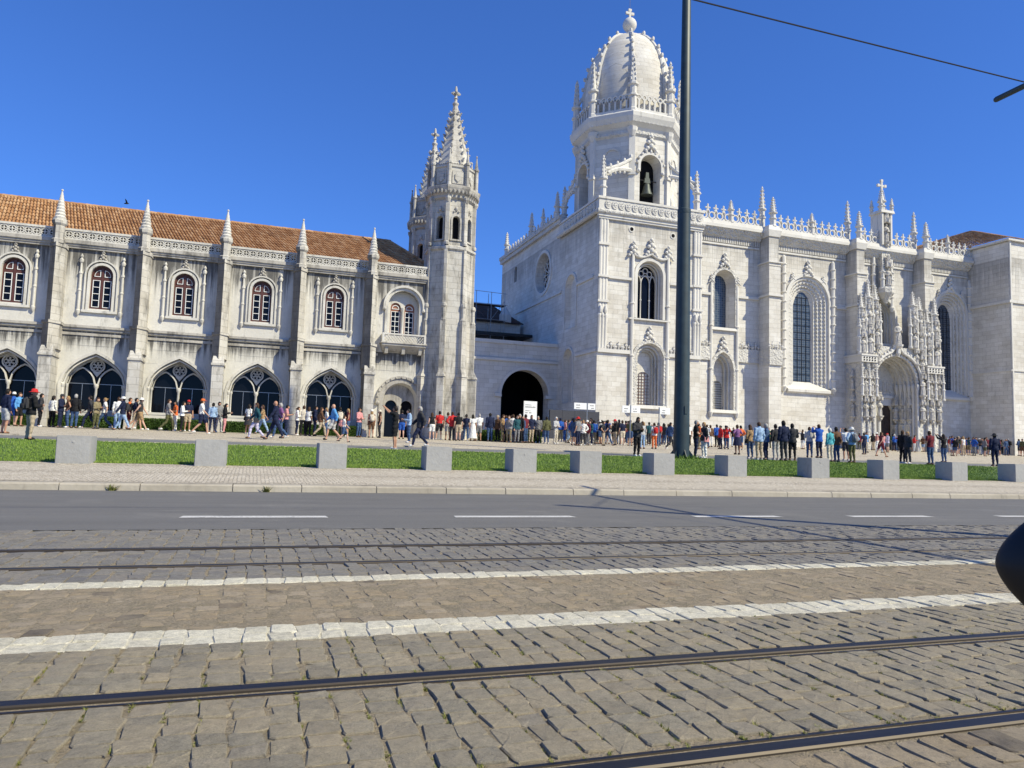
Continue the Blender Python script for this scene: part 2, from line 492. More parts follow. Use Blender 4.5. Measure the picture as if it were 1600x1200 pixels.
def soil_mat():
    m, n, l, b = mat('joint_sand')
    nt = m.node_tree
    f = noise(nt, pos(nt), 70, 5, 0.7)
    f2 = noise(nt, pos(nt), 3, 5, 0.7)
    c = ramp(nt, f, [(0.3, (0.15, 0.12, 0.08)), (0.5, (0.28, 0.23, 0.155)), (0.75, (0.39, 0.33, 0.24))])
    c = mixc(nt, ramp(nt, f2, [(0.5, (0, 0, 0)), (0.7, (0.4, 0.4, 0.4))]), c, (0.10, 0.095, 0.05))
    l.new(c, b.inputs['Base Color'])
    b.inputs['Roughness'].default_value = 0.95
    bump(nt, f, 1.0, 0.02, b)
    return m
SAND = soil_mat()
def asphalt_mat(name, a, b_):
    m, n, l, b = mat(name)
    nt = m.node_tree
    f = noise(nt, pos(nt), 160, 3, 0.7)
    f2 = noise(nt, pos(nt, 0.18, 2.2, 1), 1.0, 5, 0.6)     # lengthwise wear
    c = ramp(nt, f2, [(0.3, a), (0.7, b_)])
    c = mixc(nt, 0.7, c, ramp(nt, f, [(0.3, (0.6, 0.6, 0.6)), (0.7, (1.3, 1.3, 1.3))]), 'MULTIPLY')
    f3 = noise(nt, pos(nt), 0.7, 6, 0.7)
    c = mixc(nt, ramp(nt, f3, [(0.54, (0, 0, 0)), (0.72, (0.45, 0.45, 0.45))]), c, (0.22, 0.21, 0.19))
    f4 = noise(nt, pos(nt, 0.35, 1.6, 1), 1.3, 5, 0.65)
    c = mixc(nt, ramp(nt, f4, [(0.58, (0, 0, 0)), (0.7, (0.5, 0.5, 0.5))]), c, (0.075, 0.073, 0.07))
    l.new(c, b.inputs['Base Color'])
    b.inputs['Roughness'].default_value = 0.72
    bump(nt, f, 0.6, 0.006, b)
    return m
ASPHALT = asphalt_mat('asphalt', (0.124, 0.119, 0.110), (0.154, 0.148, 0.137))
ASPHALT2 = asphalt_mat('pale_asphalt', (0.15, 0.15, 0.155), (0.18, 0.18, 0.18))
def calcada_mat(name, scale):
    m, n, l, b = mat(name)
    nt = m.node_tree
    v = n.new('ShaderNodeTexVoronoi')
    v.feature = 'F1'; v.inputs['Scale'].default_value = scale; v.inputs['Randomness'].default_value = 0.45
    l.new(pos(nt), v.inputs['Vector'])
    e = n.new('ShaderNodeTexVoronoi')
    e.feature = 'DISTANCE_TO_EDGE'; e.inputs['Scale'].default_value = scale; e.inputs['Randomness'].default_value = 0.45
    l.new(pos(nt), e.inputs['Vector'])
    c = ramp(nt, v.outputs['Color'], [(0.1, (0.45, 0.395, 0.31)), (0.5, (0.55, 0.495, 0.40)), (0.9, (0.63, 0.58, 0.49))])
    c = mixc(nt, ramp(nt, e.outputs['Distance'], [(0.02, (0.85,) * 3), (0.12, (0, 0, 0))]), c, (0.21, 0.18, 0.14))
    f = noise(nt, pos(nt), 0.6, 6, 0.7)
    c = mixc(nt, 0.45, c, ramp(nt, f, [(0.3, (0.72, 0.68, 0.62)), (0.7, (1.05, 1.03, 1.0))]), 'MULTIPLY')
    l.new(c, b.inputs['Base Color'])
    b.inputs['Roughness'].default_value = 0.8
    bump(nt, ramp(nt, e.outputs['Distance'], [(0.0, (0, 0, 0)), (0.15, (1, 1, 1))]), 0.8, 0.01, b)
    return m
CALCADA = calcada_mat('limestone_mosaic_paving', 14)
KERB = limestone('kerb_stone', (0.33, 0.295, 0.24), (0.47, 0.43, 0.36), False, grime=0.5)
CONC = limestone('smooth_concrete', (0.31, 0.31, 0.305), (0.40, 0.40, 0.395), False, grime=0.22)
def grass_mat(name, a, b_, c_):
    m, n, l, b = mat(name)
    nt = m.node_tree
    g = n.new('ShaderNodeNewGeometry')
    f = noise(nt, pos(nt), 0.8, 4, 0.6)
    k = math_(nt, 'ADD', math_(nt, 'MULTIPLY', g.outputs['Random Per Island'], 0.7), math_(nt, 'MULTIPLY', math_(nt, 'SUBTRACT', f, 0.3), 0.7), True)
    l.new(ramp(nt, k, [(0, a), (0.5, b_), (1, c_)]), b.inputs['Base Color'])
    b.inputs['Roughness'].default_value = 0.6
    b.inputs['Specular IOR Level'].default_value = 0.25
    return m
GRASS = grass_mat('lawn_grass', (0.075, 0.14, 0.018), (0.155, 0.25, 0.036), (0.28, 0.36, 0.08))
WEED = grass_mat('weed_leaves', (0.10, 0.13, 0.03), (0.19, 0.20, 0.05), (0.31, 0.28, 0.09))
HEDGE = grass_mat('hedge_leaves', (0.02, 0.05, 0.01), (0.045, 0.09, 0.015), (0.085, 0.14, 0.025))
LAWNSOIL = plain('lawn_soil', (0.055, 0.10, 0.02), 0.9, var=0.3, scale=5)
GROUND = plain('dusty_ground', (0.34, 0.30, 0.24), 0.9, var=0.15, scale=0.5)
def rail_mat(name, col, rough, metal):
    m, n, l, b = mat(name)
    nt = m.node_tree
    f = noise(nt, pos(nt, 0.5, 40, 40), 3.0, 4)
    l.new(ramp(nt, f, [(0.3, tuple(c * 0.75 for c in col)), (0.7, col)]), b.inputs['Base Color'])
    b.inputs['Roughness'].default_value = rough
    b.inputs['Metallic'].default_value = metal
    return m
RAIL_TOP = rail_mat('polished_rail_steel', (0.075, 0.075, 0.08), 0.48, 1.0)
RAIL_SIDE = rail_mat('rusty_rail_side', (0.075, 0.06, 0.045), 0.55, 0.5)
RAIL_GROOVE = rail_mat('rail_groove_dirt', (0.06, 0.055, 0.05), 0.9, 0.0)

# ---------------------------------------------------------------- ground and roads
XA, XB = -45.0, 130.0
g = MB()
ys = [(-400, -0.16), (14.2, -0.16), (14.21, -0.1), (64, GZ(64) - 0.12), (120, GZ(120) - 0.3), (3000, 3.4)]
vs = []; fs = []
for i, (y, z) in enumerate(ys):
    vs += [(-3000, y, z), (3000, y, z)]
for i in range(len(ys) - 1):
    fs.append((2 * i, 2 * i + 1, 2 * i + 3, 2 * i + 2))
tag(g.add(vs, fs).build('ground', GROUND), kind='structure')
def sheet(name, m, y0, y1, z0, z1, x0=XA, x1=XB, nx=1):
    b = MB()
    for i in range(nx):
        a, c = x0 + (x1 - x0) * i / nx, x0 + (x1 - x0) * (i + 1) / nx
        b.add([(a, y0, z0), (c, y0, z0), (c, y1, z1), (a, y1, z1)], [(0, 1, 2, 3)])
    return tag(b.build(name, m), kind='structure')
tram_road = sheet('tram_road', SAND, -1.5, 8.28, -0.008, -0.008)
sheet('road', ASPHALT, 8.2, 13.96, 0.002, 0.002)
sheet('pavement', CALCADA, 14.3, 19.0, GZ(14.3) - 0.006, GZ(19.0) - 0.006)
sheet('lawn', LAWNSOIL, 18.95, 30.2, GZ(18.95), GZ(30.2))
sheet('service_road', ASPHALT2, 30.1, 33.6, GZ(30.1) - 0.008, GZ(33.6) - 0.008)
sheet('forecourt', CALCADA, 33.8, 92, GZ(33.8) + 0.02, GZ(92) + 0.02)
lanes = [(-5.6, -3.98), (-3.96 + 0.05, -2.28), (-0.74, 0.92), (2.5, 4.19), (6.05, 7.55), (8.85, 10.5), (12.0, 13.6), (15.3, 16.9), (18.5, 20.1), (21.8, 23.4)]
for i, (a, b_) in enumerate(lanes):
    if i == 1: continue
    m_ = MB().add([(a, 9.35, 0.007), (b_, 9.35, 0.007), (b_ - 0.02, 9.57, 0.007), (a + 0.03, 9.57, 0.007)], [(0, 1, 2, 3)])
    tag(m_.build('lane_marking', WORN), kind='structure')
def kerb_row(name, y0, y1, h, zf, x0, x1, seed):
    rnd = random.Random(seed)
    root = tag(MB().box(XA, XB, y0 + 0.03, y1 - 0.01, zf - 0.2, zf + h - 0.03).build(name, KERB), kind='structure')
    x = x0
    while x < x1:
        L = rnd.uniform(1.05, 1.5)
        d = rnd.uniform(-0.008, 0.008)
        k = MB()
        a, c = x + 0.008, x + L - 0.008
        prof = [(y0 + d, zf - 0.05), (y0 + 0.015 + d, zf + h - 0.025), (y0 + 0.04 + d, zf + h), (y1, zf + h + 0.004), (y1, zf - 0.05)]
        vs = [(a, p[0], p[1] + rnd.uniform(-.004, .004)) for p in prof] + [(c, p[0], p[1] + rnd.uniform(-.004, .004)) for p in prof]
        n = len(prof)
        k.add(vs, [tuple(range(n)), tuple(range(2 * n - 1, n - 1, -1))] + [(i, i + n, (i + 1) % n + n, (i + 1) % n) for i in range(n)])
        k.build('kerb_stone', KERB, root)
        x += L
kerb_row('kerb', 13.95, 14.32, 0.118, 0.0, -12, 34, 3)
kerb_row('forecourt_kerb', 33.55, 33.85, 0.11, GZ(33.6) - 0.06, -16, 62, 4)
kerb_row('lawn_edging', 30.12, 30.3, 0.03, GZ(30.1) - 0.01, -14, 50, 5)

# ---------------------------------------------------------------- tram rails
def rail(y, side, label):
    s = side                                     # the groove lies towards the middle of the track
    prof = [(-0.036, -0.03), (-0.036, -0.002), (-0.03, 0.005), (0.026, 0.005), (0.032, 0.0), (0.032, -0.022), (0.062, -0.022), (0.064, -0.003), (0.080, -0.003), (0.082, -0.03)]
    cols = [1, 1, 0, 1, 1, 2, 1, 0, 1]
    k = MB()
    for i in range(len(prof) - 1):
        (a, za), (b_, zb) = prof[i], prof[i + 1]
        k.add([(XA, y + s * a, za), (XB, y + s * a, za), (XB, y + s * b_, zb), (XA, y + s * b_, zb)], [(0, 1, 2, 3)], cols[i])
    o = k.build('tram_rail', [RAIL_TOP, RAIL_SIDE, RAIL_GROOVE])
    return tag(o, label, 'tram rail', 'rails of the two tram tracks')
rail(2.045, 1, 'nearest steel tram rail, rusty-sided, crossing the bottom right corner')
rail(3.02, -1, 'second nearest tram rail, with a dark polished top among mossy setts')
rail(5.93, 1, 'third tram rail from the viewer, beside the far white painted line')
rail(6.85, -1, 'farthest tram rail, thin line among setts next to the asphalt road')

# ---------------------------------------------------------------- setts of the tram road
rs = random.Random(11)
stones = []                                       # (x, y, w, d, zone)
zones = [(0.5, 1.985, COB_B), (2.14, 2.92, COB_G), (3.075, 5.88, None), (6.03, 6.75, COB_D), (6.905, 8.22, COB_D)]
def zone_mat(y, zm):
    if zm is not None: return zm
    if 3.70 < y < 3.99 or 5.17 < y < 5.36: return COB_W
    if y < 3.70: return COB_G
    if y < 5.17: return COB_B
    return COB_D
for (ya, yb, zm) in zones:
    x = -16.0
    while x < 40:
        w = rs.uniform(0.098, 0.130)
        far = x > 14 or x < -6
        if ya > 5 and False: pass
        y = ya + rs.uniform(0, 0.03)
        first = True
        while y < yb - 0.05:
            d = rs.uniform(0.085, 0.145)
            if zm is None:                         # whole rows inside the painted lines
                for s0, s1, nrow in ((3.70, 3.99, 2), (5.17, 5.36, 1)):
                    if y < s0 < y + d + 0.04: d = s0 - y
                    elif s0 - 0.005 <= y < s1 - 0.03: d = (s1 - s0) / nrow
            if y + d > yb - 0.06: d = yb - y
            jx = rs.uniform(-0.008, 0.008)
            stones.append((x + w / 2 + jx, y + d / 2, w, d, zone_mat(y + d / 2, zm)))
            y += d
        x += w
MATS = [COB_G, COB_B, COB_D, COB_W]
def stone_mesh(k, cx, cy, w, d, mi, near, r):
    gap = 0.0016 if mi in (1, 3) else 0.0034
    if mi == 1 and cy < 2.0: gap = 0.008
    a, b_ = w / 2 - gap * r.uniform(0.6, 1.5), d / 2 - gap * r.uniform(0.5, 1.2)
    if r.random() < 0.12: a -= 0.008
    top = r.uniform(-0.005, 0.003) - (0.007 if mi == 1 and cy > 3 else 0)
    tx, ty = r.uniform(-0.045, 0.045), r.uniform(-0.03, 0.03)
    n = 8
    c = 0.16
    base = [(a, -b_ * (1 - c)), (a, b_ * (1 - c)), (a * (1 - c), b_), (-a * (1 - c), b_), (-a, b_ * (1 - c)), (-a, -b_ * (1 - c)), (-a * (1 - c), -b_), (a * (1 - c), -b_)] if near else [(a, -b_), (a, b_), (-a, b_), (-a, -b_)]
    n = len(base)
    ring0 = []; ring1 = []; ring2 = []
    sk = r.uniform(-0.1, 0.1)
    for (x, y) in base:
        x += r.uniform(-.008, .008) + sk * y; y += r.uniform(-.008, .008)
        ring0.append((cx + x, cy + y, -0.05))
        ring1.append((cx + x, cy + y, top - 0.005 + tx * x + ty * y))
        ins = 0.93 if near else 0.93
        ring2.append((cx + x * ins, cy + y * (ins + 0.04), top + tx * x + ty * y + r.uniform(-.002, .002)))
    fs = []
    for i in range(n):
        j = (i + 1) % n
        fs += [(i, j, n + j, n + i), (n + i, n + j, 2 * n + j, 2 * n + i)]
    vs = ring0 + ring1 + ring2
    if near:
        vs.append((cx, cy, top + r.uniform(0.0, 0.004)))
        fs += [(2 * n + i, 2 * n + (i + 1) % n, 3 * n) for i in range(n)]
    else:
        fs.append(tuple(2 * n + i for i in range(n)))
    k.add(vs, fs, mi)
def inframe(x, y, z=0):
    p = (x, y, z - HC)
    c = [sum(RX[i][k] * p[i] for i in range(3)) for k in range(3)]
    if c[2] < 0.2: return None
    px, py = 800 + 1172 * c[0] / c[2], 600 + 1172 * c[1] / c[2]
    return (px, py, c[2]) if -20 < px < 1620 and -20 < py < 1220 else None
order = []
for i, s in enumerate(stones):
    q = inframe(s[0], s[1])
    if q: order.append((s[2] * s[3] / q[2] ** 3, i))
order.sort(reverse=True)
single = {i for _, i in order[:300]}
rest = MB()
for i, (x, y, w, d, m_) in enumerate(stones):
    mi = MATS.index(m_)
    if i in single:
        k = MB(); stone_mesh(k, x, y, w, d, 0, True, rs)
        k.build('cobblestone', m_, tram_road)
    else:
        stone_mesh(rest, x, y, w, d, mi, -1.5 < x < 7 and y < 5.4, rs)
tag(rest.build('cobblestones', MATS, tram_road), kind='stuff')
# sand lying over the joints between the painted lines and in front of the nearest rail
def sandy(name, y0, y1, z, amp, step=0.05):
    k = MB(); r = random.Random(5)
    nx = int(26 / step / 1.4); ny = max(2, int((y1 - y0) / step))
    vs = []
    for j in range(ny + 1):
        for i in range(nx + 1):
            vs.append((-8 + 26 * i / nx + r.uniform(-.01, .01), y0 + (y1 - y0) * j / ny, z + r.uniform(-amp, amp)))
    fs = [(j * (nx + 1) + i, j * (nx + 1) + i + 1, (j + 1) * (nx + 1) + i + 1, (j + 1) * (nx + 1) + i) for j in range(ny) for i in range(nx)]
    tag(k.add(vs, fs).build(name, SAND, tram_road), kind='stuff')
sandy('joint_sand', 4.0, 5.165, -0.0085, 0.006)
sandy('joint_sand', 0.5, 1.97, -0.006, 0.005)
# paint that ran into the joints of the white lines
for y0, y1 in ((3.705, 3.985), (5.175, 5.355)):
    MB().add([(XA, y0, -0.0065), (XB, y0, -0.0065), (XB, y1, -0.0065), (XA, y1, -0.0065)], [(0, 1, 2, 3)]).build('painted_joints', COB_W, tram_road)
# weeds and moss in the joints
wd = MB(); r = random.Random(9)
def sprig(k, x, y, z, h, n, r, spread=0.4):
    for _ in range(n):
        a = r.uniform(0, 2 * PI); l = r.uniform(0.4, 1.0) * h; s = r.uniform(0.1, spread) * h
        bx, by = x + r.uniform(-.3, .3) * h, y + r.uniform(-.3, .3) * h
        wv = 0.12 * h
        px, py = -math.sin(a) * wv, math.cos(a) * wv
        k.add([(bx + px, by + py, z), (bx - px, by - py, z), (bx + math.cos(a) * s, by + math.sin(a) * s, z + l)], [(0, 1, 2)])
cand = [s for s in stones if -2 < s[0] < 8 and (2.2 < s[1] < 3.7) and s[4] is COB_G]
for _ in range(900):
    s = r.choice(cand)
    if r.random() < 0.35: s = (s[0], r.choice((2.16, 2.165, 2.9, 3.09)) - 0, s[2], 0.0, None)
    if r.random() < 0.6 and s[0] > 3.2: continue
    x = s[0] + s[2] / 2 + r.uniform(-.006, .006); y = s[1] + r.uniform(-.5, .5) * s[3]
    for q in range(r.randint(2, 6)):
        sprig(wd, x + r.uniform(-.006, .006), y + r.uniform(-.05, .05), -0.009, r.uniform(0.008, 0.017), 10, r, 1.2)
tag(wd.build('joint_weeds', WEED, tram_road), kind='stuff')

# ---------------------------------------------------------------- lawn grass
gr = MB(); r = random.Random(21)
n = 0
for i in range(150000):
    t = r.random() ** 1.5
    y = 18.92 + t * 11.25
    u = r.random()
    x = -0.30 * y + u * (1.55 * y) + r.uniform(-1.5, 1.5)
    if x > 46 or x < -10: continue
    h = r.uniform(0.02, 0.05) * (1 + 0.3 * t)
    a = r.uniform(0, 2 * PI); w_ = r.uniform(0.006, 0.012) * (1 + 0.8 * t)
    dx, dy = math.cos(a) * w_, math.sin(a) * w_
    lx, ly = r.uniform(-.5, .5) * h, r.uniform(-.5, .5) * h
    z = GZ(y)
    gr.v += [(x - dx, y - dy, z - 0.005), (x + dx, y + dy, z - 0.005), (x + lx, y + ly, z + h)]
    k = len(gr.v)
    gr.f.append((k - 3, k - 2, k - 1)); gr.m.append(0)
me = bpy.data.meshes.new('lawn_grass'); me.from_pydata(gr.v, [], gr.f); me.materials.append(GRASS)
tag(put(me, 'lawn_grass'), 'short green grass covering the sloping lawn behind the concrete blocks', 'grass', kind='stuff')
# small white daisies would be lost at this size; weeds by the kerb stand on their own
for (px, py, lab) in ((172, 768, 'small green weed tuft at the kerb nearest the left edge'), (416, 768, 'small green weed tuft at the kerb below the second concrete block')):
    d = ray(px, py); t = -HC / d.z
    k = MB(); sprig(k, 0, 0, 0, 0.13, 46, r, 1.1)
    o = put(k.mesh('weed_tuft', WEED), 'weed_tuft', (d.x * t, 13.93, 0.0))
    tag(o, lab, 'weed', 'weeds growing along the kerb')

# ---------------------------------------------------------------- concrete blocks
def bollard_mesh(seed):
    r = random.Random(seed)
    bm = bmesh.new()
    bmesh.ops.create_cube(bm, size=1.0)
    bmesh.ops.scale(bm, vec=(0.665, 0.665, 0.66), verts=bm.verts)
    bmesh.ops.translate(bm, vec=(0.3325, 0.3325, 0.27), verts=bm.verts)
    bmesh.ops.bevel(bm, geom=bm.edges[:], offset=0.012, segments=2, affect='EDGES')
    for v in bm.verts:
        if r.random() < 0.12 and v.co.z > 0.5: v.co.z -= r.uniform(0, 0.012)
    me = bpy.data.meshes.new('concrete_bollard'); bm.to_mesh(me); bm.free()
    me.materials.append(CONC)
    return me
bl = [(85, 724), (303, 727), (497, 731), (665, 734), (801, 736), (905, 738), (1021, 741), (1137, 744), (1268, 748), (1380, 750.5), (1488, 752.5), (1587, 754)]
ordn = ['first', 'second', 'third', 'fourth', 'fifth', 'sixth', 'seventh', 'eighth', 'ninth', 'tenth', 'eleventh', 'twelfth']
BX = []
for i, (px, py) in enumerate(bl):
    d = ray(px, py); t = 18.55 / d.y
    x = d.x * t
    BX.append(x)
    o = put(bollard_mesh(i), 'concrete_bollard', (x, 18.55, GZ(18.55)), None, random.uniform(-0.03, 0.03))
    extra = {0: 'with a round mark on its face, nearest the left edge', 11: 'cut off by the right edge of the picture'}.get(i, f'{ordn[i]} from the left along the lawn')
    tag(o, 'square grey concrete block ' + extra, 'bollard', 'concrete blocks along the lawn')
    if i in (0, 4, 8):                              # small round plug and chip in the face
        k = MB().lathe([(0.03, 0), (0.03, 0.006), (0.018, 0.009)], (0, 0, 0), 12)
        k.v = [(x + 0.33, -z - 0.001, y + 0.47) for x, y, z in k.v]
        p = put(k.mesh('plug', CONC), 'plug', (x, 18.55, GZ(18.55)), o)
        p.rotation_euler = (0, 0, 0)

# ---------------------------------------------------------------- tall green mast
mast = thing('lamp_mast', (18.37, 29.72, GZ(29.72)), 'tall dark green tapered steel mast standing at the back of the lawn', 'mast')
z0 = GZ(29.72)
k = MB().lathe([(0.372, -0.1), (0.368, 0.0), (0.298, 11.5)], (18.37, 29.72, z0), 16)
k.build('lower_shaft', GREENP, mast, smooth=30)
MB().lathe([(0.277, 11.45), (0.18, 25.5), (0.13, 25.6)], (18.37, 29.72, z0), 16).build('upper_shaft', GREENP, mast, smooth=30)
MB().lathe([(0.307, 11.3), (0.312, 11.34), (0.312, 11.5), (0.283, 11.54)], (18.37, 29.72, z0), 16).build('collar', GREENP, mast, smooth=30)
for i in range(6):
    a = 2 * PI * i / 6 + 0.4
    f_ = MB().add([(0.35, -0.02, 0), (0.58, -0.02, 0), (0.58, -0.02, 0.06), (0.362, -0.02, 0.38), (0.35, 0.02, 0), (0.58, 0.02, 0), (0.58, 0.02, 0.06), (0.362, 0.02, 0.38)],
                  [(0, 1, 2, 3), (7, 6, 5, 4), (0, 4, 5, 1), (1, 5, 6, 2), (2, 6, 7, 3), (3, 7, 4, 0)]).rot(a)
    f_.v = [(x + 18.37, y + 29.72, z + z0) for x, y, z in f_.v]
    f_.build('base_fin', GREENP, mast)
MB().box(18.30, 18.44, 29.34, 29.375, z0 + 2.0, z0 + 2.35).build('hatch', GREENP, mast)
k = MB(); r = random.Random(4)
for i in range(70):
    a = r.uniform(0, 2 * PI); q = r.uniform(0.4, 0.8)
    sprig(k, math.cos(a) * q, math.sin(a) * q, 0, r.uniform(0.1, 0.24), 5, r, 0.5)
tag(put(k.mesh('grass_tuft', GRASS), 'grass_tuft', (18.37, 29.72, z0)), 'longer grass growing round the foot of the green mast', 'grass', kind='stuff')

# ---------------------------------------------------------------- tram overhead line
tm = thing('tram_line_mast', (11.62, 4.25, 0.0), 'tram line mast whose bracket arm ends in the top right corner', 'mast')
MB().lathe([(0.15, -0.1), (0.145, 0), (0.13, 5.0), (0.11, 9.2), (0.03, 9.28)], (11.62, 4.25, 0), 12).build('post', GREENP, tm, smooth=30)
MB().tube([(11.72, -0.6, 7.25), (11.75, 4.2, 7.25), (11.98, 9.27, 7.25)], 0.05, 10).build('bracket_arm', GREENP, tm, smooth=30)
MB().tube([(11.62, 4.25, 8.7), (11.85, 7.4, 7.27)], 0.012, 6).build('stay_rod', IRON, tm)
MB().tube([(11.62, 4.25, 8.7), (11.72, 0.6, 7.27)], 0.012, 6).build('stay_rod', IRON, tm)
for yy in (6.4, 2.57):
    MB().tube([(11.82, yy, 7.25), (11.82, yy, 5.78)], 0.016, 6).build('wire_hanger', IRON, tm)
MB().ball((11.985, 9.28, 7.25), (0.046, 0.05, 0.046), 10, 6).build('end_cap', GREENP, tm, smooth=60)
def sag(y, z):
    pts = []
    for i in range(61):
        x = -30 + 100 * i / 60
        s = ((x - 11.8) / 40.0)
        pts.append((x, y, z - 0.0 + 0.35 * (abs(s) * (abs(s) - 1))))
    return pts
def solve_wire():
    d = ray(1600, 125); t = 6.4 / d.y
    return HC + d.z * t
zw = solve_wire()
tag(MB().tube(sag(6.4, zw), 0.0085, 6).build('contact_wire', IRON), 'thin black overhead tram wire crossing the sky at top right', 'wire', 'overhead tram wires')
tag(MB().tube(sag(2.57, zw), 0.0085, 6).build('contact_wire', IRON), 'overhead tram wire above the nearer track', 'wire', 'overhead tram wires')

# ---------------------------------------------------------------- vehicle mirror at the right edge
d = ray(1670, 888).normalized() * 1.25
mc = Vector((d.x, d.y, HC + d.z))
mv = thing('side_mirror', mc, 'black vehicle side mirror poking in at the right edge', 'mirror')
k = MB()
prof = [(max(0.004, 0.082 * (1 - abs(-1 + j / 20) ** 1.7)), 0.094 * (-1 + j / 20)) for j in range(41)]
k.lathe(prof, (0, 0, 0), 48, 0, 1.0, 0.5)
k.rot(math.radians(-45))
k.v = [(x + mc.x, y + mc.y, z + mc.z) for x, y, z in k.v]
k.build('housing', BLACKP, mv, smooth=60)
k = MB().lathe([(0.005, 0), (0.052, 0.0), (0.052, 0.004), (0.005, 0.004)], (0, 0, 0), 20)
k.v = [(x, z + 0.036, y * 1.1) for x, y, z in k.v]
k.rot(math.radians(-45)); k.v = [(x + mc.x, y + mc.y, z + mc.z) for x, y, z in k.v]
k.build('mirror_glass', MIRROR, mv)
MB().tube([mc + Vector((0.05, -0.03, -0.03)), mc + Vector((0.16, -0.08, -0.12)), mc + Vector((0.30, -0.16, -0.36)), mc + Vector((0.34, -0.2, -0.86))], 0.011, 8).build('stem', BLACKP, mv, smooth=40)

# ---------------------------------------------------------------- bird
d = ray(198, 318); t = 55 / d.y
bc = Vector((d.x * t, 55, HC + d.z * t))
bd = thing('bird', bc, 'small dark bird flying above the tiled roof', 'bird')
k = MB(); k.tube([bc + Vector((-0.16, 0, -0.02)), bc + Vector((-0.06, 0, 0)), bc + Vector((0.05, 0, 0.0)), bc + Vector((0.14, 0, 0.03))], [0.02, 0.05, 0.045, 0.015], 8)
k.build('body', BLACKP, bd, smooth=60)
for s in (-1, 1):
    MB().add([bc + Vector((-0.05, 0, 0.02)), bc + Vector((0.06, 0, 0.02)), bc + Vector((0.02, s * 0.2, 0.16)), bc + Vector((-0.08, s * 0.3, 0.24)),
              bc + Vector((-0.05, 0, 0.03)), bc + Vector((0.06, 0, 0.03)), bc + Vector((0.02, s * 0.2, 0.17)), bc + Vector((-0.08, s * 0.3, 0.245))],
             [(0, 1, 2, 3), (7, 6, 5, 4), (0, 4, 5, 1), (1, 5, 6, 2), (2, 6, 7, 3), (3, 7, 4, 0)]).build('wing', BLACKP, bd)
# ================================================================ monastery wing
YW = 48.5
GW = GZ(48.5)
wing = thing('monastery_wing', (-2.0, YW, GW), 'long two-storey limestone monastery wing with orange tiled roof and buttresses at left', 'building')
BUT = [-19.84, -15.42, -11.0, -6.58, -2.16, 2.26, 6.68]
BAYS = [(BUT[i] + BUT[i + 1]) / 2 for i in range(len(BUT) - 1)]
# upper wall
holes = []
for c in BAYS:
    holes.append(round_arch(c - 0.58, c + 0.58, 8.14, 10.12))
cd2 = 8.92
holes.append(round_arch(cd2 - 1.02, cd2 + 1.02, 7.95, 9.9))
MB().wall([(-21, 6.9), (12.5, 6.9), (12.5, 12.0), (-21, 12.0)], holes, YW, [0.32] * len(BAYS) + [0.55]).build('upper_wall', WING_UP, wing)
# lower wall
holes = []
for c in BAYS:
    holes.append([(c - 1.66, 2.3), (c + 1.66, 2.3)] + low_arch(c - 1.66, c + 1.66, 3.75, 1.8, 20))
dc = 8.95
holes.append(round_arch(dc - 1.12, dc + 1.12, GW + 0.02, 3.72))
lower = MB().wall([(-21, GW - 0.4), (12.5, GW - 0.4), (12.5, 6.9), (-21, 6.9)], holes, YW + 0.012, [1.0] * len(BAYS) + [0.7], [0.88] * len(BAYS) + [0.9]).build('lower_wall', WING_LO, wing)
# ashlar blocks of the lower wall, each a little proud of its joints
def inside_hole(x, z):
    for c in BAYS:
        if abs(x - c) < 1.80:
            t = abs(x - c) / 1.80
            if z < 3.75 + 1.95 * ((1 - t) * 0.42 + 0.58 * math.sqrt(max(0, 1 - t ** 2.6))): return True
    if abs(x - dc) < 1.55 and (z < 3.72 or (x - dc) ** 2 + (z - 3.72) ** 2 < 1.55 ** 2): return True
    return False
r = random.Random(31)
zz = GW; row = 0
nb = 0
while zz < 6.55:
    hgt = r.choice((0.36, 0.40, 0.44))
    if zz + hgt > 6.55: hgt = 6.6 - zz
    x = -14.6 + r.uniform(0, 0.6)
    while x < 10.2:
        L = r.uniform(0.55, 1.15)
        pts = [(x, zz), (x + L, zz), (x, zz + hgt), (x + L, zz + hgt), (x + L / 2, zz), (x + L / 2, zz + hgt)]
        near_but = any(abs(x + L / 2 - b) < 0.36 + L / 2 for b in BUT)
        if not any(inside_hole(*p) for p in pts) and not near_but and zz + hgt < 6.62:
            d = r.uniform(0.004, 0.016)
            MB().frus(x + 0.006, x + L - 0.006, 0, 0.03, zz + 0.006, zz + hgt - 0.006, 0.0).v
            k = MB(); a, b_ = x + 0.005, x + L - 0.005; e = 0.006
            y1 = YW + 0.02; y0 = YW + 0.012 - d
            z0_, z1_ = zz + 0.005, zz + hgt - 0.005
            k.add([(a, y1, z0_), (b_, y1, z0_), (b_, y1, z1_), (a, y1, z1_), (a + e, y0, z0_ + e), (b_ - e, y0, z0_ + e), (b_ - e, y0, z1_ - e), (a + e, y0, z1_ - e)],
                  [(0, 1, 5, 4), (1, 2, 6, 5), (2, 3, 7, 6), (3, 0, 4, 7), (4, 5, 6, 7)])
            k.build('stone_block', WING_LO, lower); nb += 1
        x += L
    zz += hgt
# body behind the front, so the wing is solid
MB().box(-21, 12.5, YW + 1.6, YW + 8.0, GW - 0.4, 12.3).build('core', WING_TR, wing)
MB().box(-21, 12.5, YW + 0.05, YW + 1.7, 11.9, 12.25).build('eaves_slab', WING_TR, wing)
MB().box(-21, 12.5, YW + 0.85, YW + 1.5, 6.7, 7.0).build('floor_slab', DARK, wing)
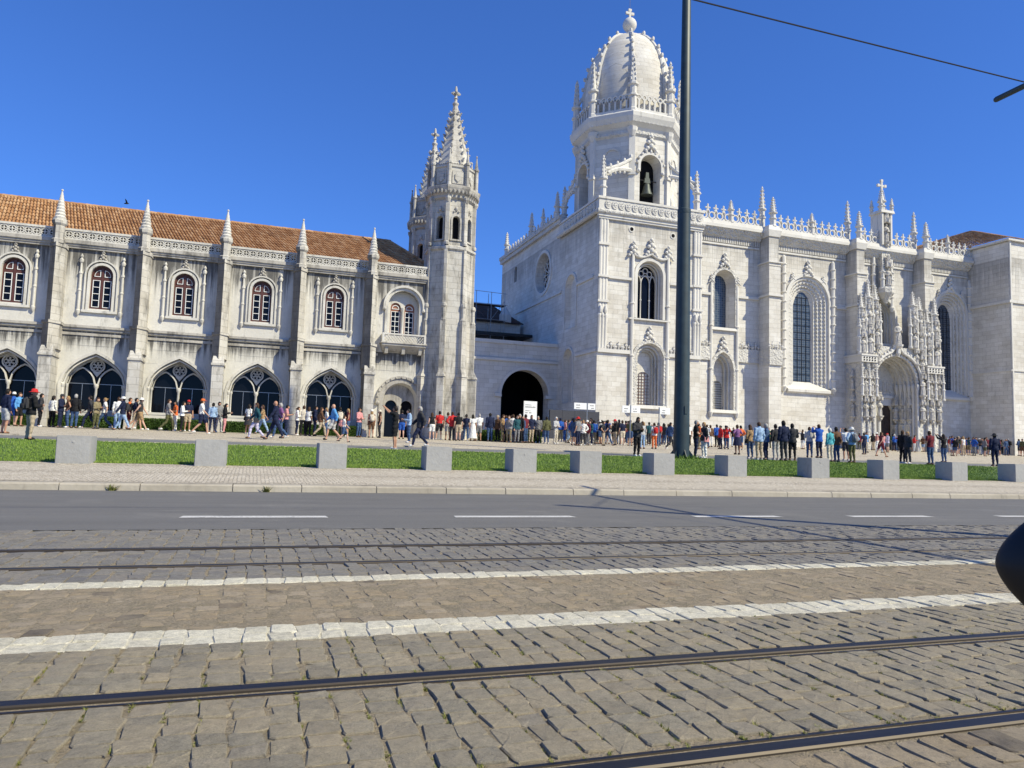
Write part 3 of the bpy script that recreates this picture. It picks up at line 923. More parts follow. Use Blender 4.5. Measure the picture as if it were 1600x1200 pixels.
# string courses and cornice
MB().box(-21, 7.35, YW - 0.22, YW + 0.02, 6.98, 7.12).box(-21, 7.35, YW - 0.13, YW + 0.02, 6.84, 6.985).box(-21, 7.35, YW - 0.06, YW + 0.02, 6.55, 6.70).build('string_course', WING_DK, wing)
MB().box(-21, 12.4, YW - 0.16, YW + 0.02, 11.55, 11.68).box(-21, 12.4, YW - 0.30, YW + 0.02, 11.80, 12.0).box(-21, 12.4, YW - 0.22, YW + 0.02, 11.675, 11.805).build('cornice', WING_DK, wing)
GAP_SHADE = plain('parapet_gap_shade', (0.05, 0.048, 0.046), 0.7)  # near-black tone painted as the shade in the gap behind the parapet
# pierced parapet: one panel of interlaced rings, repeated
def parapet_panel():
    k = MB()
    for i in range(2):
        cx = 0.2 + i * 0.40
        k.band(arc(cx, 0.32, 0.215, 0, 360, 14)[:-1], arc(cx, 0.32, 0.155, 0, 360, 14)[:-1], -0.05, 0.05, closed=True)
        k.box(cx - 0.02, cx + 0.02, -0.035, 0.035, 0.12, 0.52)
        k.box(cx - 0.19, cx + 0.19, -0.03, 0.03, 0.30, 0.34)
        k.ball((cx, 0, 0.32), (0.06, 0.06, 0.06), 6, 4)
        k.prism([(cx + 0.13, 0.1), (cx + 0.27, 0.1), (cx + 0.2, 0.2)], -0.045, 0.045)
        k.prism([(cx + 0.13, 0.54), (cx + 0.2, 0.44), (cx + 0.27, 0.54)], -0.045, 0.045)
    k.box(0, 0.8, -0.07, 0.07, 0.0, 0.10)
    k.box(0, 0.8, -0.09, 0.09, 0.54, 0.66)
    return k.mesh('parapet_panel', WING_TR)
MB().box(-21, 12.4, YW + 0.22, YW + 0.4, 12.0, 12.66).build('parapet_shade_backing', GAP_SHADE, wing)  # added dark strip behind the holes, standing in for shade
pm = parapet_panel()
for i in range(-18, 15):
    x = i * 0.802
    put(pm, 'parapet_panel', (x, YW - 0.12, 12.003), wing)
# buttresses
WING_SIDE = limestone('buttress_grimy_shade', (0.16, 0.15, 0.135), (0.36, 0.34, 0.31), True, grime=0.95, turned=True, bw=0.8, bh=0.42)  # grime plus shade painted into the colour of the left-facing facets
def buttress_mesh():
    k = MB()
    k.frus(-0.36, 0.36, -1.55, 0.0, -0.4, 0.45, 0.03)
    k.box(-0.33, 0.33, -1.5, 0.0, 0.45, 3.88)
    k.box(-0.39, 0.39, -1.57, 0.0, 3.88, 4.0)
    k.add([(-0.35, -1.5, 4.0), (0.35, -1.5, 4.0), (0.35, 0, 4.0), (-0.35, 0, 4.0), (-0.31, -1.18, 4.45), (0.31, -1.18, 4.45), (0.31, 0, 4.45), (-0.31, 0, 4.45)],
          [(0, 1, 5, 4), (1, 2, 6, 5), (2, 3, 7, 6), (3, 0, 4, 7), (4, 5, 6, 7)])
    def prow(w, side, apex, z0, z1): k.prismz([(-w, 0.0), (-w, -side), (0, -apex), (w, -side), (w, 0.0)], z0, z1)
    prow(0.44, 0.80, 1.34, 4.3, 5.72)
    prow(0.50, 0.86, 1.42, 5.72, 5.88)
    prow(0.38, 0.62, 1.10, 5.88, 10.12)
    prow(0.43, 0.66, 1.15, 10.1, 10.32)
    k.lathe([(0.36, 10.3), (0.37, 10.5), (0.31, 10.56), (0.31, 11.3), (0.40, 11.42), (0.42, 11.58), (0.36, 11.64)], (0, -0.72, 0), 8, PI / 8)
    k.v = [(x * 0.95, y, z) for x, y, z in k.v]
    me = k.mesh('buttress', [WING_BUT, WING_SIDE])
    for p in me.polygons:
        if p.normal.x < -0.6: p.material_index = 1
    return me
def spire_mesh():
    k = MB()
    n = 18; L = 1.62
    prof = []
    for i in range(n + 1):
        t = i / n
        rr = 0.27 * (1 - t) ** 0.85 + 0.03
        prof.append((rr * (1.08 if i % 2 else 0.90), t * L))
    k.lathe([(0.36, -0.02), (0.37, 0.06)] + [(a, b + 0.06) for a, b in prof], (0, 0, 0), 10, 0, tw=0.22)
    k.ball((0, 0, L + 0.12), 0.07, 6, 4)
    return k.mesh('conical_pinnacle', WING_TR, smooth=30)
bmesh_ = buttress_mesh(); smesh_ = spire_mesh()
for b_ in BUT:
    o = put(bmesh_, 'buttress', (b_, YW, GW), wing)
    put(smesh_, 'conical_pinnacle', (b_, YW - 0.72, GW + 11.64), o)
# gargoyle-like bosses at the buttress tops
# upper windows
def window_set():
    k = MB()                                       # stone surround, local: centre x, wall face at y 0
    k.band(over(-0.72, 0.72, 10.12, 14, zb=8.02), over(-0.585, 0.585, 10.12, 14, zb=8.02), -0.10, 0.03)
    k.band(over(-0.88, 0.88, 10.12, 14, zb=8.02), over(-0.80, 0.80, 10.12, 14, zb=8.02), -0.14, 0.01)
    k.box(-0.92, 0.92, -0.16, 0.02, 7.90, 8.04)
    return k.mesh('window_surround', WING_TR)
def shaft_mesh():
    k = MB()
    k.lathe([(0.03, -0.28), (0.11, -0.12), (0.12, 0.0), (0.075, 0.06), (0.07, 1.1), (0.1, 1.14), (0.1, 1.2), (0.065, 1.25), (0.065, 2.1), (0.1, 2.14), (0.1, 2.22), (0.06, 2.3), (0.05, 2.75), (0.11, 2.82), (0.12, 2.95), (0.05, 3.05), (0.09, 3.15), (0.02, 3.3)], (0, -0.09, 0), 8)
    return k.mesh('shaft', WING_TR, smooth=30)
def crest_mesh(m_, h=0.75, name='crest_ornament'):
    k = MB()
    s = h / 0.75
    k.tube([(0, 0, 0), (0, -0.02, h * 0.8)], [0.05 * s, 0.03 * s], 6)
    for (x, z, q) in ((-0.16, 0.1, 0.09), (0.16, 0.1, 0.09), (-0.24, 0.0, 0.07), (0.24, 0.0, 0.07), (-0.12, 0.34, 0.085), (0.12, 0.34, 0.085), (0, 0.42, 0.1), (0, 0.62, 0.085), (-0.07, 0.55, 0.05), (0.07, 0.55, 0.05), (0, 0.2, 0.12)):
        k.ball((x * s, -0.05, z * s), (q * s, q * s * 0.9, q * s), 6, 4)
    return k.mesh(name, m_, smooth=60)
wsm = window_set(); shm = shaft_mesh(); crm = crest_mesh(WING_DK, 0.62)
def timber_window():
    k = MB()
    k.band(over(-0.58, 0.58, 10.12, 12, zb=8.14), over(-0.50, 0.50, 10.12, 12, zb=8.14), 0.14, 0.24)
    k.box(-0.55, 0.55, 0.15, 0.23, 9.86, 10.02); k.box(-0.55, 0.55, 0.14, 0.23, 8.14, 8.24)
    k.box(-0.065, 0.065, 0.135, 0.225, 8.2, 10.6)
    k.prism([(-0.5, 10.1)] + [(0.5 * math.cos(PI - PI * i / 10), 10.12 + 0.5 * math.sin(PI * i / 10)) for i in range(11)] + [(0.5, 10.1)], 0.205, 0.215)
    f = k.mesh('frame', WOOD_RED)
    k = MB()
    for s in (-1, 1):
        a, b_ = sorted((s * 0.09, s * 0.48))
        for x0, x1 in ((a, a + 0.035), (b_ - 0.035, b_)): k.box(x0, x1, 0.12, 0.19, 8.26, 9.84)
        for i in range(5):
            z = 8.26 + i * 0.389
            k.box(a, b_, 0.122, 0.185, z, z + 0.032)
        q = [(s * 0.10, 10.06)] + [(s * (0.10 + 0.33 * math.cos(PI / 2 * i / 6)), 10.06 + 0.40 * math.sin(PI / 2 * i / 6)) for i in range(7)]
        q2 = [(s * 0.135, 10.095)] + [(s * (0.135 + 0.265 * math.cos(PI / 2 * i / 6)), 10.095 + 0.33 * math.sin(PI / 2 * i / 6)) for i in range(7)]
        k.band(q, q2, 0.15, 0.2, closed=True)
    bars = k.mesh('glazing_bars', WHITE)
    k = MB(); k.box(0, 0.31, 0, 0.012, 0, 0.345)
    pane = k.mesh('pane', GLASS)
    return f, bars, pane
fm, gm, pnm = timber_window()
for i, c in enumerate(BAYS):
    su = put(wsm, 'window_surround', (c, YW, 0), wing)
    for s in (-1, 1): put(shm, 'shaft', (c + s * 1.09, YW, 7.98), su)
    put(crm, 'crest_ornament', (c, YW - 0.04, 10.98), su)
    wo = put(fm, 'window', (c, YW, 0), wing)
    put(gm, 'glazing_bars', (c, YW, 0), wo)
    for s in (-1, 1):
        for q in range(4):
            put(pnm, 'pane', (c + (0.13 if s > 0 else -0.44), YW + 0.165, 8.285 + q * 0.389), wo)
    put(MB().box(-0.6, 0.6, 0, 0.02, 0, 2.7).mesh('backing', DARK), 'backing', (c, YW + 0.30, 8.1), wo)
# lower arches with tracery
def arch_surround():
    k = MB()
    o1 = [(p[0], p[1]) for p in low_arch(-1.82, 1.82, 3.75, 1.97, 20, zb=2.3)]
    i1 = low_arch(-1.665, 1.665, 3.75, 1.80, 20, zb=2.3)
    k.band(o1, i1, -0.045, 0.02)
    o1 = low_arch(-1.60, 1.60, 3.75, 1.73, 20, zb=2.3); i1 = low_arch(-1.52, 1.52, 3.75, 1.64, 20, zb=2.3)
    k.band(o1, i1, 0.12, 0.3)
    for s in (-1, 1):
        k.lathe([(0.10, 2.3), (0.11, 2.42), (0.065, 2.5), (0.065, 3.55), (0.11, 3.62), (0.12, 3.75), (0.07, 3.8)], (s * 1.60, 0.12, 0), 8)
        k.lathe([(0.08, 2.3), (0.055, 2.4), (0.055, 3.6), (0.09, 3.66), (0.09, 3.78)], (s * 1.45, 0.42, 0), 8)
    return k.mesh('arch_moulding', WING_TR, smooth=30)
def tracery():
    k = MB()
    for s in (-1, 1):
        x0, x1 = (-1.49, -0.03) if s < 0 else (0.03, 1.49)
        k.band(point_arch(x0, x1, 3.78, 1.02, 12), point_arch(x0 + 0.075, x1 - 0.075, 3.78, 0.93, 12), 0.40, 0.56)
    k.lathe([(0.13, 2.3), (0.14, 2.45), (0.075, 2.55), (0.07, 3.55), (0.12, 3.64), (0.13, 3.78), (0.10, 3.84)], (0, 0.48, 0), 10)
    k.band(arc(0, 4.88, 0.40, 0, 360, 18)[:-1], arc(0, 4.88, 0.32, 0, 360, 18)[:-1], 0.42, 0.54, closed=True)
    for i in range(6):
        a = PI * i / 3
        k.band(arc(0.17 * math.cos(a), 4.88 + 0.17 * math.sin(a), 0.135, 0, 360, 10)[:-1], arc(0.17 * math.cos(a), 4.88 + 0.17 * math.sin(a), 0.10, 0, 360, 10)[:-1], 0.44, 0.52, closed=True)
    k.band(low_arch(-1.50, 1.50, 3.78, 1.60, 20, zb=2.3), low_arch(-1.45, 1.45, 3.78, 1.54, 20, zb=2.3), 0.40, 0.6)
    k.prism([(-0.22, 4.52), (0.0, 4.25), (0.22, 4.52)], 0.42, 0.54)
    k.v = [(x, y + 0.25, z) for x, y, z in k.v]
    return k.mesh('tracery', WING_TR, smooth=30)
asm = arch_surround(); trm = tracery()
for c in BAYS:
    put(asm, 'arch_moulding', (c, YW, 0), wing)
    o = put(trm, 'tracery', (c, YW, 0), wing)
    for s in (-1, 1):
        x0 = c - 1.5 if s < 0 else c
        put(MB().box(0, 1.5, 0, 0.02, 0, 3.2).mesh('pane', GLASS), 'pane', (x0, YW + 0.90, 2.28), o)
        put(MB().box(0, 1.44, 0, 0.03, 0, 0.035).mesh('glazing_bar', STEEL), 'glazing_bar', (x0 + 0.03, YW + 0.85, 3.82), o)
        put(MB().box(0, 0.028, 0, 0.03, 0, 1.5).mesh('glazing_bar', STEEL), 'glazing_bar', (x0 + 0.74, YW + 0.85, 2.3), o)
    MB().box(c - 1.75, c + 1.75, YW - 0.06, YW + 0.3, 2.16, 2.30).build('sill', WING_TR, wing)
    MB().box(c - 1.70, c + 1.70, YW - 0.035, YW + 0.1, GW, 2.16).build('apron', WHITE if False else WING_LO, wing)
# end bay: twin window with balcony
k = MB()
k.band(over(cd2 - 1.36, cd2 + 1.36, 9.9, 18, zb=9.72), over(cd2 - 1.22, cd2 + 1.22, 9.9, 18, zb=9.72), -0.26, 0.02)
k.band(over(cd2 - 1.22, cd2 + 1.22, 9.9, 18, zb=7.95), over(cd2 - 1.03, cd2 + 1.03, 9.9, 18, zb=7.95), -0.12, 0.02)
for s in (-1, 1):
    k.lathe([(0.14, 7.95), (0.09, 8.1), (0.085, 9.55), (0.14, 9.65), (0.17, 9.85)], (cd2 + s * 1.12, YW - 0.16, 0), 8) if False else None
    k.ball((cd2 + s * 1.29, -0.15, 9.66), (0.13, 0.17, 0.12), 8, 5)
k.v = [(x, y + (YW if y < 20 else 0), z) for x, y, z in k.v]
tw = k.build('twin_window_arch', WING_TR, wing, smooth=30)
k = MB()
outer_ = [(cd2 - 1.05, 7.93), (cd2 + 1.05, 7.93)] + over(cd2 - 1.05, cd2 + 1.05, 9.88, 14)
k.wall(outer_, [round_arch(cd2 - 0.80, cd2 - 0.12, 7.95, 9.85, 10), round_arch(cd2 + 0.12, cd2 + 0.80, 7.95, 9.85, 10)], YW + 0.38, 0.2)
k.lathe([(0.13, 7.95), (0.075, 8.1), (0.07, 9.6), (0.13, 9.72), (0.14, 9.86)], (cd2, YW + 0.33, 0), 8)
k.build('twin_window_wall', WING_TR, wing, smooth=30)
WOOD_OR = plain('orange_brown_joinery', (0.26, 0.10, 0.05), 0.5)
for s in (-1, 1):
    cx = cd2 + s * 0.46
    k = MB(); k.band(over(cx - 0.34, cx + 0.34, 9.85, 10, zb=7.95), over(cx - 0.28, cx + 0.28, 9.85, 10, zb=7.95), YW + 0.44, YW + 0.54)
    k.prism([(cx - 0.3, 9.62)] + [(cx - 0.3 * math.cos(PI * i / 8), 9.85 + 0.3 * math.sin(PI * i / 8)) for i in range(9)] + [(cx + 0.3, 9.62)], YW + 0.50, YW + 0.52)
    wo = k.build('window', WOOD_OR, wing)
    k = MB()
    for x in (-0.28, -0.02, 0.24): k.box(cx + x, cx + x + 0.035, YW + 0.45, YW + 0.5, 7.96, 9.62)
    for i in range(6): k.box(cx - 0.28, cx + 0.28, YW + 0.452, YW + 0.498, 7.96 + i * 0.325, 7.99 + i * 0.325)
    k.band(over(cx - 0.24, cx + 0.24, 9.80, 8), over(cx - 0.20, cx + 0.20, 9.80, 8), YW + 0.46, YW + 0.5)
    k.box(cx - 0.24, cx + 0.24, YW + 0.462, YW + 0.498, 9.76, 9.80)
    k.build('glazing_bars', WHITE, wo)
    for a in range(2):
        for q in range(5):
            put(MB().box(0, 0.235, 0, 0.01, 0, 0.3).mesh('pane', GLASS), 'pane', (cx - 0.25 + a * 0.26, YW + 0.485, 7.99 + q * 0.325), wo)
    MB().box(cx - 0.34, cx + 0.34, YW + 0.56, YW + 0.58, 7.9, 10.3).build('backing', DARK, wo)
bal = MB().box(cd2 - 1.42, cd2 + 1.42, YW - 0.72, YW + 0.02, 7.20, 7.34).frus(cd2 - 1.5, cd2 + 1.5, YW - 0.80, YW + 0.02, 7.34, 7.42, 0.02)
bal.add([(cd2 - 1.42, YW - 0.72, 7.2), (cd2 + 1.42, YW - 0.72, 7.2), (cd2 + 1.42, YW, 7.2), (cd2 - 1.42, YW, 7.2), (cd2 - 1.3, YW - 0.2, 6.85), (cd2 + 1.3, YW - 0.2, 6.85), (cd2 + 1.3, YW, 6.85), (cd2 - 1.3, YW, 6.85)],
        [(4, 5, 1, 0), (5, 6, 2, 1), (7, 4, 0, 3), (7, 6, 5, 4)])
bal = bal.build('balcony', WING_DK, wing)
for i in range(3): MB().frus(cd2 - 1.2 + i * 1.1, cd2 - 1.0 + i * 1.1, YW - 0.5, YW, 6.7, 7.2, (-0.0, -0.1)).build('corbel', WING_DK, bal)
k = MB()
k.box(cd2 - 1.42, cd2 + 1.42, YW - 0.70, YW - 0.58, 7.90, 8.0)
for i in range(14):
    a, b_ = cd2 - 1.30 + i * 0.187, cd2 - 1.30 + (i + 1) * 0.187
    for (p, q) in (((a, 7.44), (b_, 7.66)), ((a, 7.66), (b_, 7.44)), ((a, 7.66), (b_, 7.88)), ((a, 7.88), (b_, 7.66))):
        k.tube([(p[0], YW - 0.64, p[1]), (q[0], YW - 0.64, q[1])], 0.024, 4)
for x in (cd2 - 1.36, cd2 + 1.36): k.box(x - 0.07, x + 0.07, YW - 0.71, YW - 0.57, 7.42, 7.92)
for s in (-1, 1): k.box(cd2 + s * 1.36 - 0.05, cd2 + s * 1.36 + 0.05, YW - 0.58, YW, 7.42, 7.95)
k.build('balcony_lattice', WING_TR, bal)
# door below
k = MB()
k.band(over(dc - 1.58, dc + 1.58, 3.72, 20, zb=3.6), over(dc - 1.42, dc + 1.42, 3.72, 20, zb=3.6), -0.16, 0.03)
k.band(over(dc - 1.40, dc + 1.40, 3.72, 20, zb=GW), over(dc - 1.13, dc + 1.13, 3.72, 20, zb=GW), -0.07, 0.03)
for i in range(13):
    a = PI * (i + 0.5) / 13
    k.ball((dc + 1.5 * math.cos(a), -0.17, 3.72 + 1.5 * math.sin(a)), 0.06, 6, 4)
for s in (-1, 1):
    k.ball((dc + s * 1.5, -0.12, 3.5), 0.16, 8, 5)
k.v = [(x, y + YW, z) for x, y, z in k.v]
k.build('door_arch', WING_DK, wing, smooth=30)
k = MB()
k.wall([(dc - 1.1, GW), (dc + 1.1, GW)] + over(dc - 1.1, dc + 1.1, 3.72, 14), [round_arch(dc - 0.9, dc - 0.12, GW + 0.03, 3.35, 10), round_arch(dc + 0.12, dc + 0.9, GW + 0.03, 3.35, 10)], YW + 0.5, 0.2)
k.lathe([(0.14, GW), (0.09, GW + 0.2), (0.08, 3.1), (0.16, 3.25), (0.17, 3.4)], (dc, YW + 0.46, 0), 8)
k.build('door_screen', WING_DK, wing, smooth=30)
MB().box(dc - 1.05, dc - 0.08, YW + 0.72, YW + 0.76, GW, 4.0).build('glass_door', GLASS, wing)
MB().box(dc + 0.08, dc + 1.05, YW + 0.72, YW + 0.76, GW, 4.0).build('dark_doorway', DARK, wing)
# roof with rows of clay tiles
def tile_roof(name, A, B, C, D, m_, parent, pitch=0.195, rowl=0.40):
    """quad A (eave start), B (eave end), C (ridge end), D (ridge start)"""
    A, B, C, D = map(Vector, (A, B, C, D))
    nrm = (B - A).cross(D - A).normalized()
    k = MB(); r = random.Random(8)
    ncol = max(2, int((B - A).length / pitch)); sl = (D - A).length
    nrow = max(2, int(sl / rowl))
    for i in range(ncol):
        u = (i + 0.5) / ncol
        e = A + (B - A) * u; t = D + (C - D) * u
        x = (B - A).normalized()
        ln = (t - e).length
        nr = max(1, int(ln / rowl))
        for j in range(nr):
            p0 = e + (t - e) * (j / nr) ; p1 = e + (t - e) * ((j + 1.12) / nr)
            q = r.uniform(-0.012, 0.012)
            w = pitch * 0.5
            vs = []
            for p, lift, ws in ((p0, 0.055 + q, 1.0), (p1, 0.015 + q, 0.86)):
                for s, h in ((-1, 0.0), (-0.6, 0.055), (0, 0.085), (0.6, 0.055), (1, 0.0)):
                    vs.append(p + x * (s * w * 0.92 * ws + q * 0.5) + nrm * (lift + h - 0.02))
            k.add(vs, [(a, a + 1, a + 6, a + 5) for a in range(4)] + [(0, 1, 2, 3, 4)])
    o = k.build(name, m_, parent)
    return tag(o, kind='stuff')
e0, e1 = YW + 0.55, YW + 4.1
roof = MB().add([(-21, e0, 12.33), (11.6, e0, 12.33), (8.4, e1, 15.25), (-21, e1, 15.25), (-21, YW + 8, 12.33), (11.6, YW + 8, 12.33)],
                [(0, 1, 2, 3), (3, 2, 5, 4), (1, 5, 2), (0, 3, 4)]).build('roof', TILE, wing)
tile_roof('roof_tiles', (-21, e0, 12.36), (11.6, e0, 12.36), (8.4, e1, 15.28), (-21, e1, 15.28), TILE, roof)
k = MB(); r = random.Random(3)
for i in range(72):
    x = -21 + i * 0.41
    k.lathe([(0.13, 0), (0.11, 0.44)], (0, 0, 0), 8)
    nv = 16
    k.v[-nv:] = [(x + z, e1 + a, 15.28 + b + r.uniform(-.008, .008)) for a, b, z in k.v[-nv:]]
tag(k.build('ridge_tiles', TILE, roof), kind='stuff')
k = MB()
for i in range(13):
    t0, t1 = i / 13, (i + 1.1) / 13
    k.tube([(8.4 + 3.2 * t0, e1 - 3.95 * t0, 15.3 - 2.92 * t0), (8.4 + 3.2 * t1, e1 - 3.95 * t1, 15.28 - 2.92 * t1)], [0.1, 0.12], 6)
tag(k.build('hip_tiles', TILE, roof), kind='stuff')

# ---------------------------------------------------------------- twin end turrets
def ngon(n, R, rot, cx=0, cy=0):
    return [(cx + R * math.cos(2 * PI * i / n + rot), cy + R * math.sin(2 * PI * i / n + rot)) for i in range(n)]
def turret(loc, label):
    t = thing('end_turret', loc, label, 'turret', 'pair of octagonal spired turrets ending the wing')
    X, Y, Z = loc
    R = 1.64; q = PI / 8
    def L(prof, n=8, rot=q): return MB().lathe(prof, (X, Y, 0), n, rot)
    L([(R + 0.12, Z - 0.3), (R + 0.1, Z + 0.8), (R, Z + 0.95), (R, 13.75), (R + 0.14, 13.85), (R + 0.14, 14.0), (R - 0.12, 14.15)]).build('shaft', TURRET, t)
    # belfry stage, one wall for each side with an opening
    ap = (R - 0.12) * math.cos(q); fw = 2 * (R - 0.12) * math.sin(q)
    wm = MB().wall([(-fw / 2, 0), (fw / 2, 0), (fw / 2, 3.2), (-fw / 2, 3.2)], [round_arch(-0.24, 0.24, 0.42, 1.75, 10)], 0, 0.3)
    wm.band(over(-0.36, 0.36, 1.75, 10, zb=0.42), over(-0.25, 0.25, 1.75, 10, zb=0.42), -0.06, 0.02)
    wm.box(-0.4, 0.4, -0.08, 0.02, 0.32, 0.42)
    wm.ball((0, -0.05, 2.5), (0.12, 0.1, 0.16), 8, 5); wm.ball((-0.16, -0.04, 2.3), 0.07, 6, 4); wm.ball((0.16, -0.04, 2.3), 0.07, 6, 4)
    wm.box(-0.3, 0.3, 0.3, 0.34, 0.3, 2.1, 1)
    wmesh = wm.mesh('belfry_wall', [TURRET, DARK])
    strip = MB().frus(-0.13, 0.13, -0.12, 0.15, 0, 3.25, 0.0).lathe([(0.15, 0), (0.17, 0.15), (0.12, 0.25)], (0, -0.05, 0), 8).lathe([(0.12, 2.9), (0.2, 3.1), (0.2, 3.25)], (0, -0.05, 0), 8).mesh('corner_shaft', TURRET)
    for i in range(8):
        a = PI / 4 * i
        d = Vector((math.sin(a), -math.cos(a), 0))
        put(wmesh, 'belfry_wall', (X + d.x * ap, Y + d.y * ap, 14.12), t, a)
        a2 = a + q
        d2 = Vector((math.sin(a2), -math.cos(a2), 0))
        put(strip, 'corner_shaft', (X + d2.x * (R - 0.06), Y + d2.y * (R - 0.06), 14.12), t, a2)
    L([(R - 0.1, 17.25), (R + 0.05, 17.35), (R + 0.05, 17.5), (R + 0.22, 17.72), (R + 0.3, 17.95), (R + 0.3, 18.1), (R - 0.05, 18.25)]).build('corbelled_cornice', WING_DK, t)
    co = MB()
    for i in range(40):
        a = 2 * PI * i / 40
        co.ball((X + (R + 0.16) * math.cos(a), Y + (R + 0.16) * math.sin(a), 17.72), (0.085, 0.085, 0.17), 5, 4)
    tag(co.build('corbels', WING_DK, t), kind='stuff')
    L([(R - 0.14, 18.2), (R - 0.14, 19.45), (R - 0.05, 19.5), (R - 0.05, 19.62), (1.2, 19.66)]).build('parapet_stage', TURRET, t)
    ap2 = (R - 0.14) * math.cos(q)
    sh = MB().box(-0.38, 0.38, -0.05, 0.02, 0.12, 0.95)
    shd_ = MB().prism([(-0.2, 0.75), (-0.2, 0.42), (0, 0.22), (0.2, 0.42), (0.2, 0.75)], -0.12, -0.04).mesh('shield', TURRET)
    for i in range(6):
        sh.band(arc(-0.42 + 0.168 * i, 1.42, 0.090, 0, 180, 6), arc(-0.42 + 0.168 * i, 1.44, 0.04, 0, 180, 6), -0.05, 0.04)
    shm_ = sh.mesh('shield_panel', TURRET)
    cg = MB().box(-0.55, 0.55, -0.06, 0.06, 1.34, 1.44)
    for i in range(6):
        cg.band(arc(-0.42 + 0.168 * i, 1.43, 0.095, 0, 180, 6), arc(-0.42 + 0.168 * i, 1.43, 0.045, 0, 180, 6), -0.05, 0.04)
    cgm_ = cg.mesh('cresting', TURRET)
    pn = MB().lathe([(0.15, -0.1), (0.14, 1.35), (0.19, 1.4), (0.19, 1.52), (0.12, 1.58), (0.03, 2.35), (0.07, 2.42), (0.02, 2.52)], (0, 0, 0), 8).mesh('corner_pinnacle', TURRET)
    for i in range(8):
        a = PI / 4 * i
        d = Vector((math.sin(a), -math.cos(a), 0))
        put(shm_, 'shield_panel', (X + d.x * ap2, Y + d.y * ap2, 18.22), t, a)
        put(shd_, 'shield', (X + d.x * ap2, Y + d.y * ap2, 18.22), t, a)
        put(cgm_, 'cresting', (X + d.x * ap2, Y + d.y * ap2, 18.22), t, a)
        a2 = a + q
        d2 = Vector((math.sin(a2), -math.cos(a2), 0))
        put(pn, 'corner_pinnacle', (X + d2.x * (R - 0.02), Y + d2.y * (R - 0.02), 18.25), t, a2)
    sp = L([(1.2, 19.6), (1.05, 20.3), (0.15, 24.35)])
    sp.build('spire', TURRET, t)
    cr = MB()
    for i in range(8):
        a = 2 * PI * i / 8 + q
        for j in range(8):
            z = 20.2 + j * 0.5
            rr = 1.05 - (z - 20.3) / 4.05 * 0.90 + 0.04
            cr.ball((X + rr * math.cos(a), Y + rr * math.sin(a), z), (0.1, 0.1, 0.12), 5, 4)
            cr.ball((X + (rr + 0.09) * math.cos(a), Y + (rr + 0.09) * math.sin(a), z + 0.1), (0.065, 0.065, 0.07), 5, 3)
    tag(cr.build('crockets', TURRET, t), kind='stuff')
    k = L([(0.15, 24.3), (0.22, 24.42), (0.22, 24.52), (0.1, 24.62), (0.1, 24.8), (0.16, 24.86), (0.09, 24.95), (0.09, 25.6), (0.04, 25.75)])
    for dx, dy in ((1, 0), (-1, 0), (0, 1), (0, -1)):
        k.ball((X + dx * 0.17, Y + dy * 0.17, 25.22), (0.12, 0.12, 0.13), 6, 4)
        k.ball((X + dx * 0.28, Y + dy * 0.28, 25.22), 0.07, 5, 4)
    k.build('finial_cross', TURRET, t, smooth=40)
    # corner buttress strips of the lower shaft
    bs = MB()
    bs.box(-0.22, 0.22, -0.5, 0.1, -0.3, 4.05).frus(-0.27, 0.27, -0.55, 0.1, 4.05, 4.2, 0.03)
    bs.add([(-0.2, -0.5, 4.15), (0.2, -0.5, 4.15), (0.2, 0.1, 4.15), (-0.2, 0.1, 4.15), (-0.17, -0.3, 4.6), (0.17, -0.3, 4.6), (0.17, 0.1, 4.6), (-0.17, 0.1, 4.6)], [(0, 1, 5, 4), (1, 2, 6, 5), (2, 3, 7, 6), (3, 0, 4, 7), (4, 5, 6, 7)])
    bs.box(-0.17, 0.17, -0.3, 0.1, 4.5, 7.7)
    bs.lathe([(0.17, 7.7), (0.2, 7.8), (0.13, 7.95), (0.13, 8.6), (0.19, 8.7), (0.17, 8.85), (0.13, 8.95)], (0, -0.12, 0), 8)
    bs.box(-0.1, 0.1, -0.14, 0.1, 7.7, 12.6)
    bsm = bs.mesh('corner_strip', TURRET)
    for i in range(8):
        a2 = PI / 4 * i + q
        d2 = Vector((math.sin(a2), -math.cos(a2), 0))
        put(bsm, 'corner_strip', (X + d2.x * (R - 0.04), Y + d2.y * (R - 0.04), Z), t, a2)
    return t
turret((12.0, 48.95, GW), 'nearer octagonal limestone turret with crocketed spire at the end of the wing')
turret((12.25, 56.3, GW + 0.2), 'farther octagonal spired turret rising behind the roof end of the wing')

# ---------------------------------------------------------------- hedge in front of the wing
def hedge(x0, x1, y0, y1, z0, h, label, seed):
    r = random.Random(seed)
    t = thing('box_hedge', ((x0 + x1) / 2, y0, z0), label, 'hedge', 'clipped hedges at the foot of the wing')
    MB().box(x0 + 0.08, x1 - 0.08, y0 + 0.08, y1 - 0.08, z0 - 0.1, z0 + h - 0.08).build('core', HEDGE, t)
    k = MB()
    for _ in range(int(1500 * (x1 - x0) * (h + (y1 - y0)))):
        f = r.random()
        if f < 0.55: p = Vector((r.uniform(x0, x1), y0 + r.uniform(-.03, .08), z0 + r.uniform(0, h)))
        elif f < 0.85: p = Vector((r.uniform(x0, x1), r.uniform(y0, y1), z0 + h + r.uniform(-.08, .05)))
        else: p = Vector((r.choice((x0, x1)) + r.uniform(-.05, .05), r.uniform(y0, y1), z0 + r.uniform(0, h)))
        a = Vector((r.uniform(-1, 1), r.uniform(-1, 1), r.uniform(-1, 1))).normalized() * r.uniform(0.025, 0.05)
        b_ = Vector((r.uniform(-1, 1), r.uniform(-1, 1), r.uniform(-1, 1))).normalized() * r.uniform(0.02, 0.04)
        k.add([p - a, p + b_, p + a, p - b_], [(0, 1, 2, 3)])
    tag(k.build('foliage', HEDGE, t), kind='stuff')
